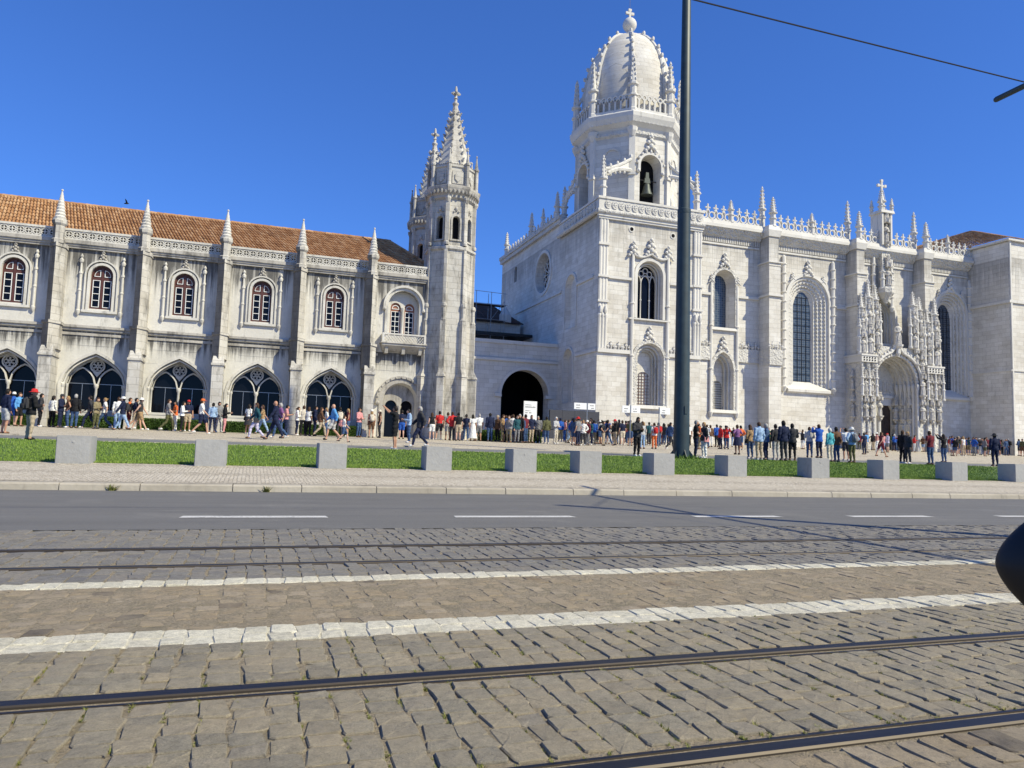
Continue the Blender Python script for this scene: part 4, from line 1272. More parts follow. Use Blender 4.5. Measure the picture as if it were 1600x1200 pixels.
nm = ['first', 'second', 'third', 'fourth', 'fifth', 'sixth']
spans = []
for i in range(len(BUT) - 1):
    if BUT[i] < -16: continue
    spans.append((BUT[i] + 0.45, BUT[i + 1] - 0.45))
for i, (a, b_) in enumerate(spans):
    hedge(a, b_, 47.15, 47.85, GZ(47.5), 0.62, f'clipped green hedge below the {nm[i]} arched window from the left', 40 + i)
hedge(13.95, 16.5, 46.6, 47.4, GZ(47), 0.7, 'clipped green hedge just right of the nearer turret', 60)
hedge(16.6, 18.0, 46.2, 47.2, GZ(47), 0.85, 'bushy round hedge among the queue left of the gate', 61)
# ================================================================ church
YT, YN, GC = 63.4, 64.4, GZ(63.4)
church = thing('church', (30.0, YT, GC), 'large white limestone church with domed bell tower and carved south portal', 'church')
def CB(k, name, m_=None, smooth=False, parent=None): return k.build(name, m_ or STONE_P, parent or church, smooth)
# ---- carved pieces used again and again
def pinnacle_mesh(h, w, m_=STONE_P, shaft=0.45):
    k = MB()
    hs = h * shaft
    k.lathe([(w * 0.62, 0), (w * 0.62, h * 0.04), (w * 0.5, h * 0.06), (w * 0.5, hs * 0.55), (w * 0.66, hs * 0.58), (w * 0.66, hs * 0.64), (w * 0.46, hs * 0.68), (w * 0.46, hs * 0.95), (w * 0.7, hs), (w * 0.72, hs + h * 0.03), (w * 0.45, hs + h * 0.05)], (0, 0, 0), 8, PI / 8)
    k.lathe([(w * 0.42, hs + h * 0.04), (w * 0.12, h * 0.93), (w * 0.2, h * 0.95), (w * 0.05, h)], (0, 0, 0), 8, PI / 8)
    for i in range(4):
        a = PI / 2 * i + PI / 4
        for j in range(5):
            t = (j + 0.5) / 5.3
            z = hs + h * 0.06 + (h * 0.9 - hs) * t; rr = w * (0.42 - 0.30 * t) + w * 0.06
            k.ball((rr * math.cos(a), rr * math.sin(a), z), (w * 0.13, w * 0.13, w * 0.15), 5, 3)
    return k.mesh('pinnacle', m_)
PIN = pinnacle_mesh(1.0, 0.22)            # scaled where it stands
PIN_SLIM = pinnacle_mesh(1.0, 0.14, shaft=0.55)
def statue_mesh(seed):
    r = random.Random(seed)
    k = MB()
    w = r.uniform(0.14, 0.17)
    k.lathe([(w * 1.1, 0), (w * 1.15, 0.05), (w, 0.25), (w * 0.95, 0.45), (w * 0.85, 0.56), (w * 1.1, 0.68), (w * 1.12, 0.76), (w * 0.6, 0.82), (0.05, 0.84), (0.045, 0.86)], (0, 0, 0), 10, 0, 1.0, 0.72)
    k.ball((r.uniform(-.01, .01), -0.01, 0.915), (0.062, 0.066, 0.082), 8, 6)
    for s in (-1, 1):
        e = Vector((s * (w + 0.05), -0.03, 0.58)); hnd = Vector((s * r.uniform(0.0, 0.1), -0.14, r.uniform(0.55, 0.66)))
        k.tube([(s * w * 0.95, 0, 0.75), e, hnd], [0.05, 0.042, 0.032], 6)
    if r.random() < 0.6: k.box(-0.05, 0.06, -0.19, -0.12, 0.52, 0.66)
    for i in range(5):
        a = PI * (1.1 + 0.2 * i)
        k.tube([(w * 1.05 * math.cos(a), w * 0.76 * math.sin(a), 0.02), (w * 0.98 * math.cos(a + 0.1), w * 0.72 * math.sin(a + 0.1), 0.3), (w * 0.8 * math.cos(a + 0.25), w * 0.6 * math.sin(a + 0.25), 0.55)], [0.03, 0.025, 0.01], 4)
    return k.mesh('statue', STATUE_ST, smooth=50)
STAT = [statue_mesh(i) for i in range(5)]
def canopy_mesh():
    k = MB()
    k.lathe([(0.30, 0), (0.34, 0.04), (0.34, 0.2), (0.27, 0.24), (0.22, 0.5), (0.26, 0.53), (0.26, 0.58), (0.14, 0.64), (0.03, 1.0)], (0, 0, 0), 6, PI / 6)
    for i in range(6):
        a = PI / 3 * i + PI / 6
        k.lathe([(0.05, -0.06), (0.05, 0.22), (0.01, 0.46)], (0.33 * math.cos(a), 0.33 * math.sin(a), 0), 5)
        k.ball((0.2 * math.cos(a), 0.2 * math.sin(a), 0.7), 0.05, 5, 3)
        k.ball((0.12 * math.cos(a), 0.12 * math.sin(a), 0.84), 0.04, 5, 3)
        k.prism([(-0.1, 0.1), (0.1, 0.1), (0, 0.33)], -0.02, 0.02) if False else None
    return k.mesh('canopy', STATUE_ST)
CAN = canopy_mesh()
CORB = MB().lathe([(0.04, -0.42), (0.1, -0.36), (0.12, -0.2), (0.22, -0.12), (0.27, -0.04), (0.27, 0.0)], (0, 0, 0), 8).ball((0, -0.12, -0.22), (0.13, 0.09, 0.09), 6, 4).mesh('corbel', STATUE_ST)
def niche_set(x, y, z, h, parent, i, plain_=False, rz=0.0):
    s = put(STAT[i % 5], 'statue', (x, y, z), parent, rz + random.uniform(-.25, .25), (h, h, h))
    put(CORB, 'corbel', (x, y, z), parent, rz, h * 0.9)
    if not plain_: put(CAN, 'canopy', (x, y, z + h * 1.04), parent, rz, (h * 0.62, h * 0.62, h * 0.8))
    return s
CREST = crest_mesh(STONE_P, 1.0, 'crest_finial')
def fleur_mesh():
    k = MB()
    k.band(arc(0, 0.42, 0.36, 0, 360, 16)[:-1], arc(0, 0.42, 0.25, 0, 360, 16)[:-1], -0.09, 0.09, closed=True)
    for s in (-1, 1):
        k.prism([(s * 0.20, 0.0), (s * 0.43, 0.0), (s * 0.43, 0.25)], -0.07, 0.07) if s > 0 else k.prism([(-0.43, 0.25), (-0.43, 0.0), (-0.20, 0.0)], -0.07, 0.07)
        k.prism([(s * 0.25, 0.75), (s * 0.42, 0.55), (s * 0.44, 0.9)][::s], -0.07, 0.07)
    # fleur standing between two rings
    for cx in (0.43,):
        k.box(cx - 0.06, cx + 0.06, -0.07, 0.07, 0.6, 1.35)
        k.ball((cx, 0, 1.38), (0.1, 0.1, 0.13), 6, 4)
        k.ball((cx - 0.18, 0, 1.12), (0.13, 0.09, 0.09), 6, 4)
        k.ball((cx + 0.18, 0, 1.12), (0.13, 0.09, 0.09), 6, 4)
        k.ball((cx, 0, 0.86), (0.2, 0.1, 0.12), 6, 4)
    return k.mesh('parapet_fleuron', STONE_P)
FLEUR = fleur_mesh()
ROSE = MB().lathe([(0.30, 0), (0.34, 0.05), (0.30, 0.09), (0.22, 0.06), (0.10, 0.07), (0.08, 0.12), (0.02, 0.14)], (0, 0, 0), 10)
for i in range(6): ROSE.ball((0.16 * math.cos(i * PI / 3), 0.16 * math.sin(i * PI / 3), 0.07), 0.065, 5, 3)
ROSE.v = [(x, -z, y) for x, y, z in ROSE.v]
ROSE = ROSE.mesh('rosette', STONE_P)
def leafcrest_mesh():
    k = MB()
    for s, h in ((-0.28, 0.36), (0, 0.62), (0.28, 0.36)):
        k.tube([(s, -0.04, 0), (s * 1.1, -0.08, h * 0.6), (s * 0.9, -0.05, h)], [0.05, 0.07, 0.02], 6)
        k.ball((s - 0.08, -0.07, h * 0.62), 0.075, 5, 4); k.ball((s + 0.08, -0.07, h * 0.62), 0.075, 5, 4); k.ball((s, -0.06, h), 0.07, 5, 4)
    return k.mesh('leaf_cresting', STONE_P)
LEAF = leafcrest_mesh()
# ---- walls
tw_up = round_arch(34.05, 36.85, 13.62, 17.85, 16)
tw_lo = round_arch(33.98, 37.02, 5.3, 9.72, 16)
tower_wall = CB(MB().wall([(30.0, GC - 0.5), (41.2, GC - 0.5), (41.2, 24.75), (30.0, 24.75)], [tw_up, tw_lo], YT, [1.0, 1.1], [0.8, 0.62]), 'tower_wall', STONE)
n_u = round_arch(43.35, 45.85, 13.66, 18.35, 16)
n_l = [(43.25, 5.32), (45.68, 5.32), (45.68, 9.5)] + [(p[0], p[1]) for p in point_arch(43.25, 45.68, 9.5, 1.65, 14)[1:-1]] + [(43.25, 9.5)]
b2 = round_arch(52.35, 57.65, 7.95, 17.35, 22)
b4 = round_arch(72.75, 77.35, 8.2, 17.9, 22)
pw = round_arch(63.0, 66.6, 13.6, 16.7, 18)
pd_ = round_arch(61.95, 67.95, GC + 0.02, 9.1, 22)
nave_wall = CB(MB().wall([(41.2, GC - 0.5), (78.0, GC - 0.5), (78.0, 24.4), (41.2, 24.4)], [n_u, n_l, b2, b4, pw, pd_], YN, [1.0, 1.0, 0.95, 0.95, 0.8, 1.0], [0.72, 0.62, 0.44, 0.46, 0.75, 0.95]), 'nave_wall', STONE)
# west front: openings as seen from the front, walls turned to face left
def west(k): 
    k.v = [(30.0 + y, YT - x, z) for x, y, z in k.v]      # local x runs towards the viewer from the far end
    return k
rose_c = (-(77.9 - YT), 20.6)
rose_h = arc(rose_c[0], rose_c[1], 2.25, 0, 360, 28)[:-1]
def wx(y): return YT - y
sm_h = round_arch(wx(88.0), wx(87.0), 21.5, 23.0, 8)
ni1 = round_arch(wx(71.2), wx(68.5), 13.2, 17.4, 12)
ni2 = round_arch(wx(71.3), wx(68.9), 5.6, 9.9, 12)
west_wall = CB(west(MB().wall([(wx(93), GC - 0.5), (wx(YT), GC - 0.5), (wx(YT), 24.75), (wx(72.5), 24.75), (wx(72.5), 25.6), (wx(93), 25.6)], [rose_h, sm_h, ni1, ni2], 0.0, [0.9, 0.6, 0.45, 0.5], [0.85, 0.9, 0.85, 0.85])), 'west_wall', STONE)
CB(west(MB().prism(arc(rose_c[0], rose_c[1], 2.0, 0, 360, 24)[:-1], 0.9, 0.95)), 'rose_glass', GLASS)
k = MB()
for i in range(12):
    a = PI / 6 * i
    k.tube([(rose_c[0] + 0.3 * math.cos(a), 0.75, rose_c[1] + 0.3 * math.sin(a)), (rose_c[0] + 1.4 * math.cos(a), 0.75, rose_c[1] + 1.4 * math.sin(a))], 0.06, 6)
    c_ = (rose_c[0] + 1.6 * math.cos(a + PI / 12), rose_c[1] + 1.6 * math.sin(a + PI / 12))
    k.band(arc(c_[0], c_[1], 0.40, 0, 360, 10)[:-1], arc(c_[0], c_[1], 0.32, 0, 360, 10)[:-1], 0.7, 0.82, closed=True)
k.band(arc(rose_c[0], rose_c[1], 0.4, 0, 360, 12)[:-1], arc(rose_c[0], rose_c[1], 0.25, 0, 360, 12)[:-1], 0.7, 0.82, closed=True)
CB(west(k), 'rose_tracery')
CB(west(MB().band(arc(rose_c[0], rose_c[1], 2.6, 0, 360, 30)[:-1], arc(rose_c[0], rose_c[1], 2.27, 0, 360, 30)[:-1], -0.12, 0.05, closed=True)), 'rose_surround')
CB(west(MB().box(wx(88.1), wx(86.9), 0.58, 0.62, 21.3, 23.7)), 'window_glass', GLASS)
CB(west(MB().box(wx(71.3), wx(68.4), 0.44, 0.5, 13, 18.9)), 'niche_back', STONE)
CB(west(MB().box(wx(71.4), wx(68.8), 0.49, 0.55, 5.4, 11.4)), 'niche_back', CARVED)
for (a, b_, zs, zb) in ((71.2, 68.5, 17.4, 13.2), (71.3, 68.9, 9.9, 5.6)):
    CB(west(MB().band(over(wx(a) - 0.22, wx(b_) + 0.22, zs, 12, zb=zb), over(wx(a) + 0.0, wx(b_), zs, 12, zb=zb), -0.12, 0.05)), 'niche_moulding')
for a_, b_, z_ in ((wx(87), wx(72.3), 17.3), (wx(YT) - 5, wx(YT) - 1.0, 17.3), (wx(68.3), wx(YT) - 0.1, 10.1)): CB(west(MB().box(a_, b_, -0.16, 0.02, z_, z_ + 0.28)), 'string_course')
CB(west(MB().box(wx(93), wx(72.4), -0.35, 0.05, 24.9, 25.35).box(wx(93), wx(72.4), -0.5, 0.05, 25.35, 25.75)), 'west_cornice', CARVED)
# solid body, hidden behind the walls
CB(MB().box(31.2, 78.0, YN + 1.15, 93, GC - 0.5, 24.2).box(31.2, 41.2, YT + 1.2, YN + 1.3, GC - 0.5, 24.3), 'core', STONE)
CB(MB().box(30.05, 41.15, YT + 0.05, 93, 24.1, 24.4), 'tower_terrace', STONE)
CB(MB().box(41.0, 78.0, YN + 0.05, 93, 24.0, 24.3), 'roof_terrace', STONE)
# ---- tower base dressings
k = MB()
k.box(29.75, 41.3, YT - 0.32, YT + 0.02, 23.05, 23.3).box(29.85, 41.25, YT - 0.22, YT + 0.02, 22.85, 23.06)
CB(k, 'tower_cornice', STONE_P)
k = MB(); k.tube([(29.6, YT - 0.3, 23.5), (41.35, YT - 0.3, 23.5)], 0.24, 10); CB(k, 'rope_moulding', CARVED, 40)
k = MB(); k.tube([(29.7, YT - 0.3, 23.5), (29.7, 73, 23.5)], 0.24, 10); CB(k, 'rope_moulding', CARVED, 40)
CB(MB().box(29.82, 41.3, YT - 0.2, YT + 0.3, 23.72, 24.75).box(29.82, 30.3, YT + 0.3, 73, 23.72, 24.72), 'parapet', STONE_P)
CB(MB().box(29.72, 41.4, YT - 0.3, YT + 0.4, 24.76, 24.98).box(29.72, 30.4, YT + 0.4, 73, 24.76, 24.96), 'parapet_coping', STONE_P)
for i in range(15): put(ROSE, 'rosette', (30.75 + i * 0.72, YT - 0.21, 24.24), church, 0, (1.0, 1.0, 1.25))
for i in range(11): put(ROSE, 'rosette', (29.81, YT + 0.8 + i * 0.74, 24.24), church, -PI / 2, (1.0, 1.0, 1.25))
for a_, b_, z_, h_ in ((30.95, 33.5, 17.15, 0.25), (37.6, 40.3, 17.15, 0.25), (30.0, 33.5, 10.05, 0.35), (37.6, 41.2, 10.05, 0.35)):
    CB(MB().box(a_, b_, YT - 0.22, YT + 0.02, z_, z_ + h_), 'string_course')
for x in (31.4, 32.2, 33.0, 38.2, 39.0, 39.8): put(LEAF, 'leaf_cresting', (x, YT - 0.05, 10.4), church, 0, 1.15)
# corner clustered shafts
def corner_shafts(x, yy):
    k = MB()
    for dx in (0.14, 0.46, 0.78):
        k.lathe([(0.17, 10.4), (0.13, 10.7), (0.13, 13.4), (0.19, 13.5), (0.19, 13.7), (0.12, 13.85), (0.12, 23.0)], (x + dx, yy - 0.06, 0), 8)
    k.box(x + 0.0, x + 0.92, yy - 0.12, yy + 0.05, 10.4, 23.0)
    for z in (14.8, 17.2, 20.3): k.box(x - 0.12, x + 1.04, yy - 0.28, yy + 0.05, z, z + 0.22)
    for dx in (0.2, 0.72): k.ball((x + dx, yy - 0.2, 14.1), (0.2, 0.2, 0.4), 6, 5)
    return CB(k, 'corner_shafts', STONE_P, 30)
corner_shafts(30.0, YT); corner_shafts(40.3, YT)
for (x, z) in ((33.4, 22.2), (37.95, 22.1)):
    k = MB().lathe([(0.30, -0.03), (0.30, 0.05), (0.2, 0.06), (0.19, 0.0)], (0, 0, 0), 14); k.v = [(x + a, YT - c_ + 0.0, z + b_) for a, b_, c_ in k.v]
    o = CB(k, 'oculus_ring')
    k = MB().lathe([(0.19, 0.0), (0.19, 0.052)], (0, 0, 0), 14); k.v = [(x + a, YT - c_, z + b_) for a, b_, c_ in k.v]
    k.build('oculus', DARK, o)
# ---- a traceried window in a deep recess, with its frame
def frame_arch(x0, x1, zs, zb, y, w, d, name='window_moulding', k_=1.0, m_=None, n=18):
    k = MB()
    k.band(over(x0 - w, x1 + w, zs, n, 1.0, zb), over(x0 - 0.005, x1 + 0.005, zs, n, 1.0, zb), y - d, y + 0.05)
    return CB(k, name, m_)
frame_arch(34.05, 36.85, 17.85, 13.62, YT, 0.28, 0.16)
frame_arch(34.42, 36.48, 17.75, 13.62, YT, 0.0, 0.0) if False else None
k = MB()
for i, (ins, d) in enumerate(((0.16, 0.25), (0.28, 0.55))):
    k.band(over(34.05 + ins, 36.85 - ins, 17.85, 16, 1.0, 13.62), over(34.05 + ins + 0.1, 36.85 - ins - 0.1, 17.85, 16, 1.0, 13.62), YT + d, YT + d + 0.12)
CB(k, 'inner_moulding')
wnd = CB(MB().box(33.9, 37.0, YT + 1.02, YT + 1.06, 13.4, 19.4), 'window', GLASS)
k = MB()
for x in (34.97, 35.93): k.lathe([(0.11, 13.62), (0.065, 13.8), (0.065, 15.5), (0.1, 15.56), (0.1, 15.64), (0.06, 15.7), (0.06, 17.3), (0.11, 17.5)], (x, YT + 0.9, 0), 8)
for x0, x1 in ((34.32, 34.98), (34.96, 35.94), (35.92, 36.58)): k.band(point_arch(x0, x1, 17.45, 0.62, 10), point_arch(x0 + 0.08, x1 - 0.08, 17.45, 0.5, 10), YT + 0.84, YT + 0.96)
for cx, cz in ((35.0, 18.2), (35.9, 18.2), (35.45, 18.5)): k.band(arc(cx, cz, 0.3, 0, 360, 12)[:-1], arc(cx, cz, 0.22, 0, 360, 12)[:-1], YT + 0.85, YT + 0.95, closed=True)
k.build('tracery', STONE_P, wnd, 30)
CB(MB().add([(33.2, YT - 0.3, 13.42), (37.7, YT - 0.3, 13.42), (37.7, YT + 1.0, 13.42), (33.2, YT + 1.0, 13.42), (33.2, YT - 0.3, 13.55), (37.7, YT - 0.3, 13.55), (37.7, YT + 0.0, 13.62), (33.2, YT, 13.62)],
            [(0, 1, 5, 4), (4, 5, 6, 7), (0, 4, 7, 3), (1, 2, 6, 5), (3, 2, 1, 0)]), 'sill')
def tall_shaft(x, y, z0, z1, w=0.17, name='shaft', rings=6):
    k = MB(); h = z1 - z0
    prof = [(w * 0.6, -0.5), (w * 1.3, -0.15), (w * 1.5, 0), (w, 0.15)]
    for i in range(1, rings):
        z = h * i / rings
        prof += [(w * 0.95, z - 0.1), (w * 1.35, z - 0.05), (w * 1.35, z + 0.05), (w * 0.9, z + 0.1)]
    prof += [(w * 0.8, h - 0.2), (w * 0.2, h)]
    k.lathe(prof, (x, y, z0), 8)
    return CB(k, name, None, 30)
tall_shaft(33.55, YT - 0.12, 4.9, 20.0, 0.2, rings=3); tall_shaft(37.4, YT - 0.12, 4.9, 20.0, 0.2, rings=3)
# ogee crest over the upper window, with three finials
k = MB()
og = []
for i in range(25):
    t = i / 24
    x = 33.6 + 3.8 * t
    u = abs(t - 0.5) * 2
    og.append((x, YT - 0.2, 19.25 + (1 - u) ** 1.6 * 0.7 + 0.55 * (u ** 3)))
k.tube(og, 0.13, 8)
CB(k, 'ogee_moulding', None, 40)
for x, z, s in ((33.6, 19.6, 1.55), (35.5, 19.8, 1.85), (37.4, 19.6, 1.5)):
    put(CREST, 'crest_finial', (x, YT - 0.15, z), church, 0, s)
put(CREST, 'crest_finial', (35.5, YT - 0.1, 11.5), church, 0, 1.5)
# lower tower window
frame_arch(33.98, 37.02, 9.72, 5.3, YT, 0.3, 0.2, m_=CARVED)
k = MB()
for ins, d in ((0.20, 0.2), (0.42, 0.5), (0.55, 0.8)):
    k.band(over(33.98 + ins, 37.02 - ins, 9.72, 16, 1.0, 5.3), over(33.98 + ins + 0.16, 37.02 - ins - 0.16, 9.72, 16, 1.0, 5.3), YT + d, YT + d + 0.14)
CB(k, 'inner_moulding', CARVED)
CB(MB().wall([(34.3, 5.2), (36.8, 5.2), (36.8, 11.3), (34.3, 11.3)], [round_arch(34.75, 36.25, 5.32, 7.85, 12)], YT + 1.1, 0.3), 'recess_wall', STONE)
wnd = CB(MB().box(34.6, 36.4, YT + 1.42, YT + 1.45, 5.2, 8.9), 'window', DARK)
def grille(x0, x1, z0, z1, y, parent, step=0.3):
    k = MB()
    x = x0
    while x <= x1 + 0.01: k.box(x - 0.018, x + 0.018, y - 0.02, y + 0.02, z0, z1); x += step
    z = z0 + step / 2
    while z < z1: k.box(x0, x1, y - 0.026, y + 0.015, z - 0.016, z + 0.016); z += step
    return k.build('grille', plain('rusty_iron', (0.12, 0.06, 0.04), 0.7) if 'rusty_iron' not in bpy.data.materials else bpy.data.materials['rusty_iron'], parent)
grille(34.8, 36.2, 5.32, 8.55, YT + 1.16, wnd)
CB(MB().frus(33.3, 37.65, YT - 0.34, YT + 1.0, 4.95, 5.28, (0.04, 0.08)), 'sill')
# ---- octagon of the bell tower
OX, OY, OR = 36.15, 69.9, 5.4
q8 = PI / 8
ap = OR * math.cos(q8); fw = 2 * OR * math.sin(q8)
bt = MB()
fwall = MB().wall([(-fw / 2, 0), (fw / 2, 0), (fw / 2, 8.3), (-fw / 2, 8.3)], [round_arch(-1.15, 1.15, 0.55, 4.75, 14)], 0, 1.1, [0.86])
fmesh = fwall.mesh('belfry_wall', STONE)
sw = MB().wall([(-fw / 2, 0), (fw / 2, 0), (fw / 2, 8.3), (-fw / 2, 8.3)], [arc(0, 6.6, 0.01, 0, 360, 4)[:-1]], 0, 0.01)
k = sw; k.band(arc(0, 5.7, 0.95, 0, 360, 18)[:-1], arc(0, 5.7, 0.75, 0, 360, 18)[:-1], -0.1, 0.03, closed=True)
smesh = k.mesh('belfry_wall', STONE)
k = MB()
k.band(over(-1.42, 1.42, 4.75, 16, zb=4.2), over(-1.16, 1.16, 4.75, 16, zb=4.2), -0.2, 0.05)
for s in (-1, 1): k.ball((s * 1.35, -0.15, 4.15), (0.22, 0.2, 0.22), 7, 5)
for i in range(9):
    a = PI * (i + 0.5) / 9
    k.ball((1.5 * math.cos(a), -0.16, 4.75 + 1.5 * math.sin(a)), 0.16, 6, 4)
hood = k.mesh('hood_mould', STONE_P, smooth=40)
strip = MB().box(-0.3, 0.3, -0.16, 0.25, -0.2, 8.0).frus(-0.38, 0.38, -0.3, 0.25, 3.6, 3.85, 0.0).lathe([(0.25, 7.6), (0.5, 8.1), (0.55, 8.5)], (0, 0.0, 0), 8).mesh('corner_pilaster', STONE_P)
slope_ = MB().add([(-0.34, -1.7, 0), (0.34, -1.7, 0), (0.34, 0, 0), (-0.34, 0, 0), (-0.34, -1.7, 0.3), (0.34, -1.7, 0.3)], [(0, 1, 2, 3), (0, 1, 5, 4)]).mesh('x', STONE_P)
for i in range(8):
    a = PI / 4 * i
    d = Vector((math.sin(a), -math.cos(a), 0))
    put(fmesh if i % 2 == 0 else smesh, 'belfry_wall', (OX + d.x * ap, OY + d.y * ap, 24.6), church, a)
    if i % 2 == 0:
        put(hood, 'hood_mould', (OX + d.x * ap, OY + d.y * ap, 24.6), church, a)
        put(CREST, 'crest_finial', (OX + d.x * (ap + 0.1), OY + d.y * (ap + 0.1), 30.9), church, a, 1.9)
    a2 = a + q8
    d2 = Vector((math.sin(a2), -math.cos(a2), 0))
    put(strip, 'corner_pilaster', (OX + d2.x * (OR - 0.05), OY + d2.y * (OR - 0.05), 24.6), church, a2)
CB(MB().lathe([(ap - 1.25, 24.3), (ap - 1.25, 32.9)], (OX, OY, 0), 8, q8), 'belfry_core', DARK)
CB(MB().lathe([(OR + 0.02, 32.3), (OR + 0.22, 32.5), (OR + 0.22, 32.75)], (OX, OY, 0), 8, q8), 'lower_cornice', CARVED)
CB(MB().lathe([(OR - 0.1, 32.7), (OR + 0.1, 33.2), (OR + 0.55, 33.6), (OR + 0.75, 34.1), (OR + 0.78, 34.5), (OR + 0.6, 34.7), (OR - 0.2, 34.8), (3.0, 34.85)], (OX, OY, 0), 8, q8), 'upper_cornice', STONE_P)
k = MB()
for i in range(72):
    a = 2 * PI * i / 72
    # follow the eight sides
    aa = (a - q8) % (PI / 4)
    rr = (OR + 0.5) * math.cos(q8) / math.cos(aa - q8)
    k.ball((OX + rr * math.cos(a), OY + rr * math.sin(a), 33.65), (0.13, 0.13, 0.17), 5, 3)
tag(CB(k, 'bead_course'), kind='stuff')
# bell
bell = CB(MB().lathe([(0.62, 0), (0.60, 0.06), (0.46, 0.35), (0.36, 0.8), (0.32, 1.05), (0.2, 1.22), (0.06, 1.28)], (OX, OY - ap + 0.62, 26.6), 18), 'bell', BRONZE, 40)
MB().frus(OX - 0.34, OX + 0.34, OY - ap + 0.5, OY - ap + 0.76, 27.85, 28.35, (0.08, 0.0)).frus(OX - 0.2, OX + 0.2, OY - ap + 0.51, OY - ap + 0.75, 28.3, 28.95, (0.05, 0.0)).build('headstock', BRONZE, bell)
MB().tube([(OX - 1.05, OY - ap + 0.63, 28.1), (OX + 1.05, OY - ap + 0.63, 28.1)], 0.05, 8).build('axle', IRON, bell)
CB(MB().box(OX - 1.1, OX + 1.1, OY - ap + 1.12, OY - ap + 1.16, 25, 31), 'belfry_void', DARK)
for sx, ang in ((-1, -PI / 2),):
    pass
# dome
def dome_r(t): return 4.62 * (1 - t ** 3.1) ** 0.60 + 0.12
prof = [(4.7, 34.8), (4.72, 35.6)] + [(dome_r(j / 18), 35.6 + 10.1 * j / 18) for j in range(19)]
CB(MB().lathe(prof, (OX, OY, 0), 48, q8), 'dome', STONE, 50)
for i in range(8):
    a = PI / 4 * i + q8
    k = MB()
    pts = [(OX + (dome_r(j / 18) + 0.05) * math.cos(a), OY + (dome_r(j / 18) + 0.05) * math.sin(a), 35.6 + 10.1 * j / 18) for j in range(19)]
    k.tube(pts, 0.17, 6)
    for j in range(5, 18, 2):
        p = pts[j]
        k.ball((p[0] + 0.25 * math.cos(a), p[1] + 0.25 * math.sin(a), p[2] + 0.1), (0.2, 0.2, 0.24), 6, 4)
    CB(k, 'dome_rib', None, 40)
    d2 = Vector((math.cos(a), math.sin(a), 0))
    put(PIN, 'pinnacle', (OX + d2.x * (OR + 0.12), OY + d2.y * (OR + 0.12), 34.7), church, a, (3.6, 3.6, 6.0))
    k = MB()
    bx, by = OX + d2.x * (OR + 0.05), OY + d2.y * (OR + 0.05)
    k.tube([(bx, by, 37.6), (OX + d2.x * 4.9, OY + d2.y * 4.9, 38.6), (OX + d2.x * dome_r(0.42), OY + d2.y * dome_r(0.42), 39.9)], 0.14, 6)
    CB(k, 'flying_rib')
    # balustrade along each side
    a3 = PI / 4 * i
    d3 = Vector((math.sin(a3), -math.cos(a3), 0))
    if i == 0:
        kk = MB()
        for j in range(6):
            x = -1.5 + j * 0.6
            kk.box(x - 0.09, x + 0.09, -0.08, 0.08, 0, 1.35)
            kk.band(arc(x + 0.0, 1.5, 0.30, 0, 360, 12)[:-1], arc(x, 1.5, 0.17, 0, 360, 12)[:-1], -0.08, 0.08, closed=True)
        kk.box(-2.1, 2.1, -0.12, 0.12, 0, 0.3)
        balu = kk.mesh('balustrade', STONE_P)
    put(balu, 'balustrade', (OX + d3.x * (ap + 0.2), OY + d3.y * (ap + 0.2), 34.75), church, a3)
ball = CB(MB().lathe([(0.35, 45.5), (0.5, 45.7), (0.28, 45.95), (0.28, 46.15)] + [(max(0.1, 0.76 * math.sin(PI * j / 10)), 46.95 - 0.78 * math.cos(PI * j / 10)) for j in range(1, 10)] + [(0.14, 47.8)], (OX, OY, 0), 20), 'finial_ball', None, 50)
k = MB().box(OX - 0.1, OX + 0.1, OY - 0.09, OY + 0.09, 47.65, 48.75)
for dx, dz in ((-0.3, 48.25), (0.3, 48.25), (0, 48.63)): k.frus(OX + dx - 0.19, OX + dx + 0.19, OY - 0.1, OY + 0.1, dz - 0.13, dz + 0.13, 0.0)
k.build('cross', STONE_P, ball)
MB().tube([(OX, OY, 48.9), (OX, OY, 50.6)], 0.02, 5).build('lightning_rod', IRON, ball)
# corner posts with half arches to the octagon
def flyer(px, py, tx, ty):
    put(PIN, 'pinnacle', (px, py, 24.9), church, 0, (2.8, 2.8, 4.4))
    k = MB()
    pts = [Vector((px, py, 26.3))]
    rk = [Vector((px + (tx - px) * t, py + (ty - py) * t, 27.9 + 1.9 * t ** 1.3)) for t in (0, 0.25, 0.5, 0.75, 1.0)]
    k.tube(rk, 0.16, 6)
    for p in rk[1:]: k.ball(p + Vector((0, 0, 0.25)), (0.2, 0.2, 0.24), 6, 4)
    n = 12
    for i in range(n + 1):
        t = i / n
        pts.append(Vector((px + (tx - px) * t, py + (ty - py) * t, 26.4 + 2.2 * math.sqrt(1 - (1 - t) ** 2))))
    k.tube(pts, 0.22, 6)
    for i in range(1, n):
        a_, b_ = pts[i], pts[i + 1]
        za, zb = 27.9 + 1.9 * ((i - 1) / n) ** 1.3, 27.9 + 1.9 * (i / n) ** 1.3
        k.add([a_, b_, Vector((b_.x, b_.y, zb)), Vector((a_.x, a_.y, za))], [(0, 1, 2, 3)])
    for i in range(5):
        p = pts[2 + 2 * i]
        k.ball(p + Vector((0, 0, -0.3)), (0.17, 0.17, 0.16), 6, 4)
    # web of the arch
    CB(k, 'flying_arch', None, 40)
flyer(30.5, YT + 0.45, OX - OR * math.sin(q8) - 0.1, OY - OR * math.cos(q8) - 0.05)
flyer(40.9, YT + 0.45, OX + OR * math.sin(q8) + 0.1, OY - OR * math.cos(q8) - 0.05)
flyer(30.5, 73.4, OX - ap - 0.1, OY + 2.0)
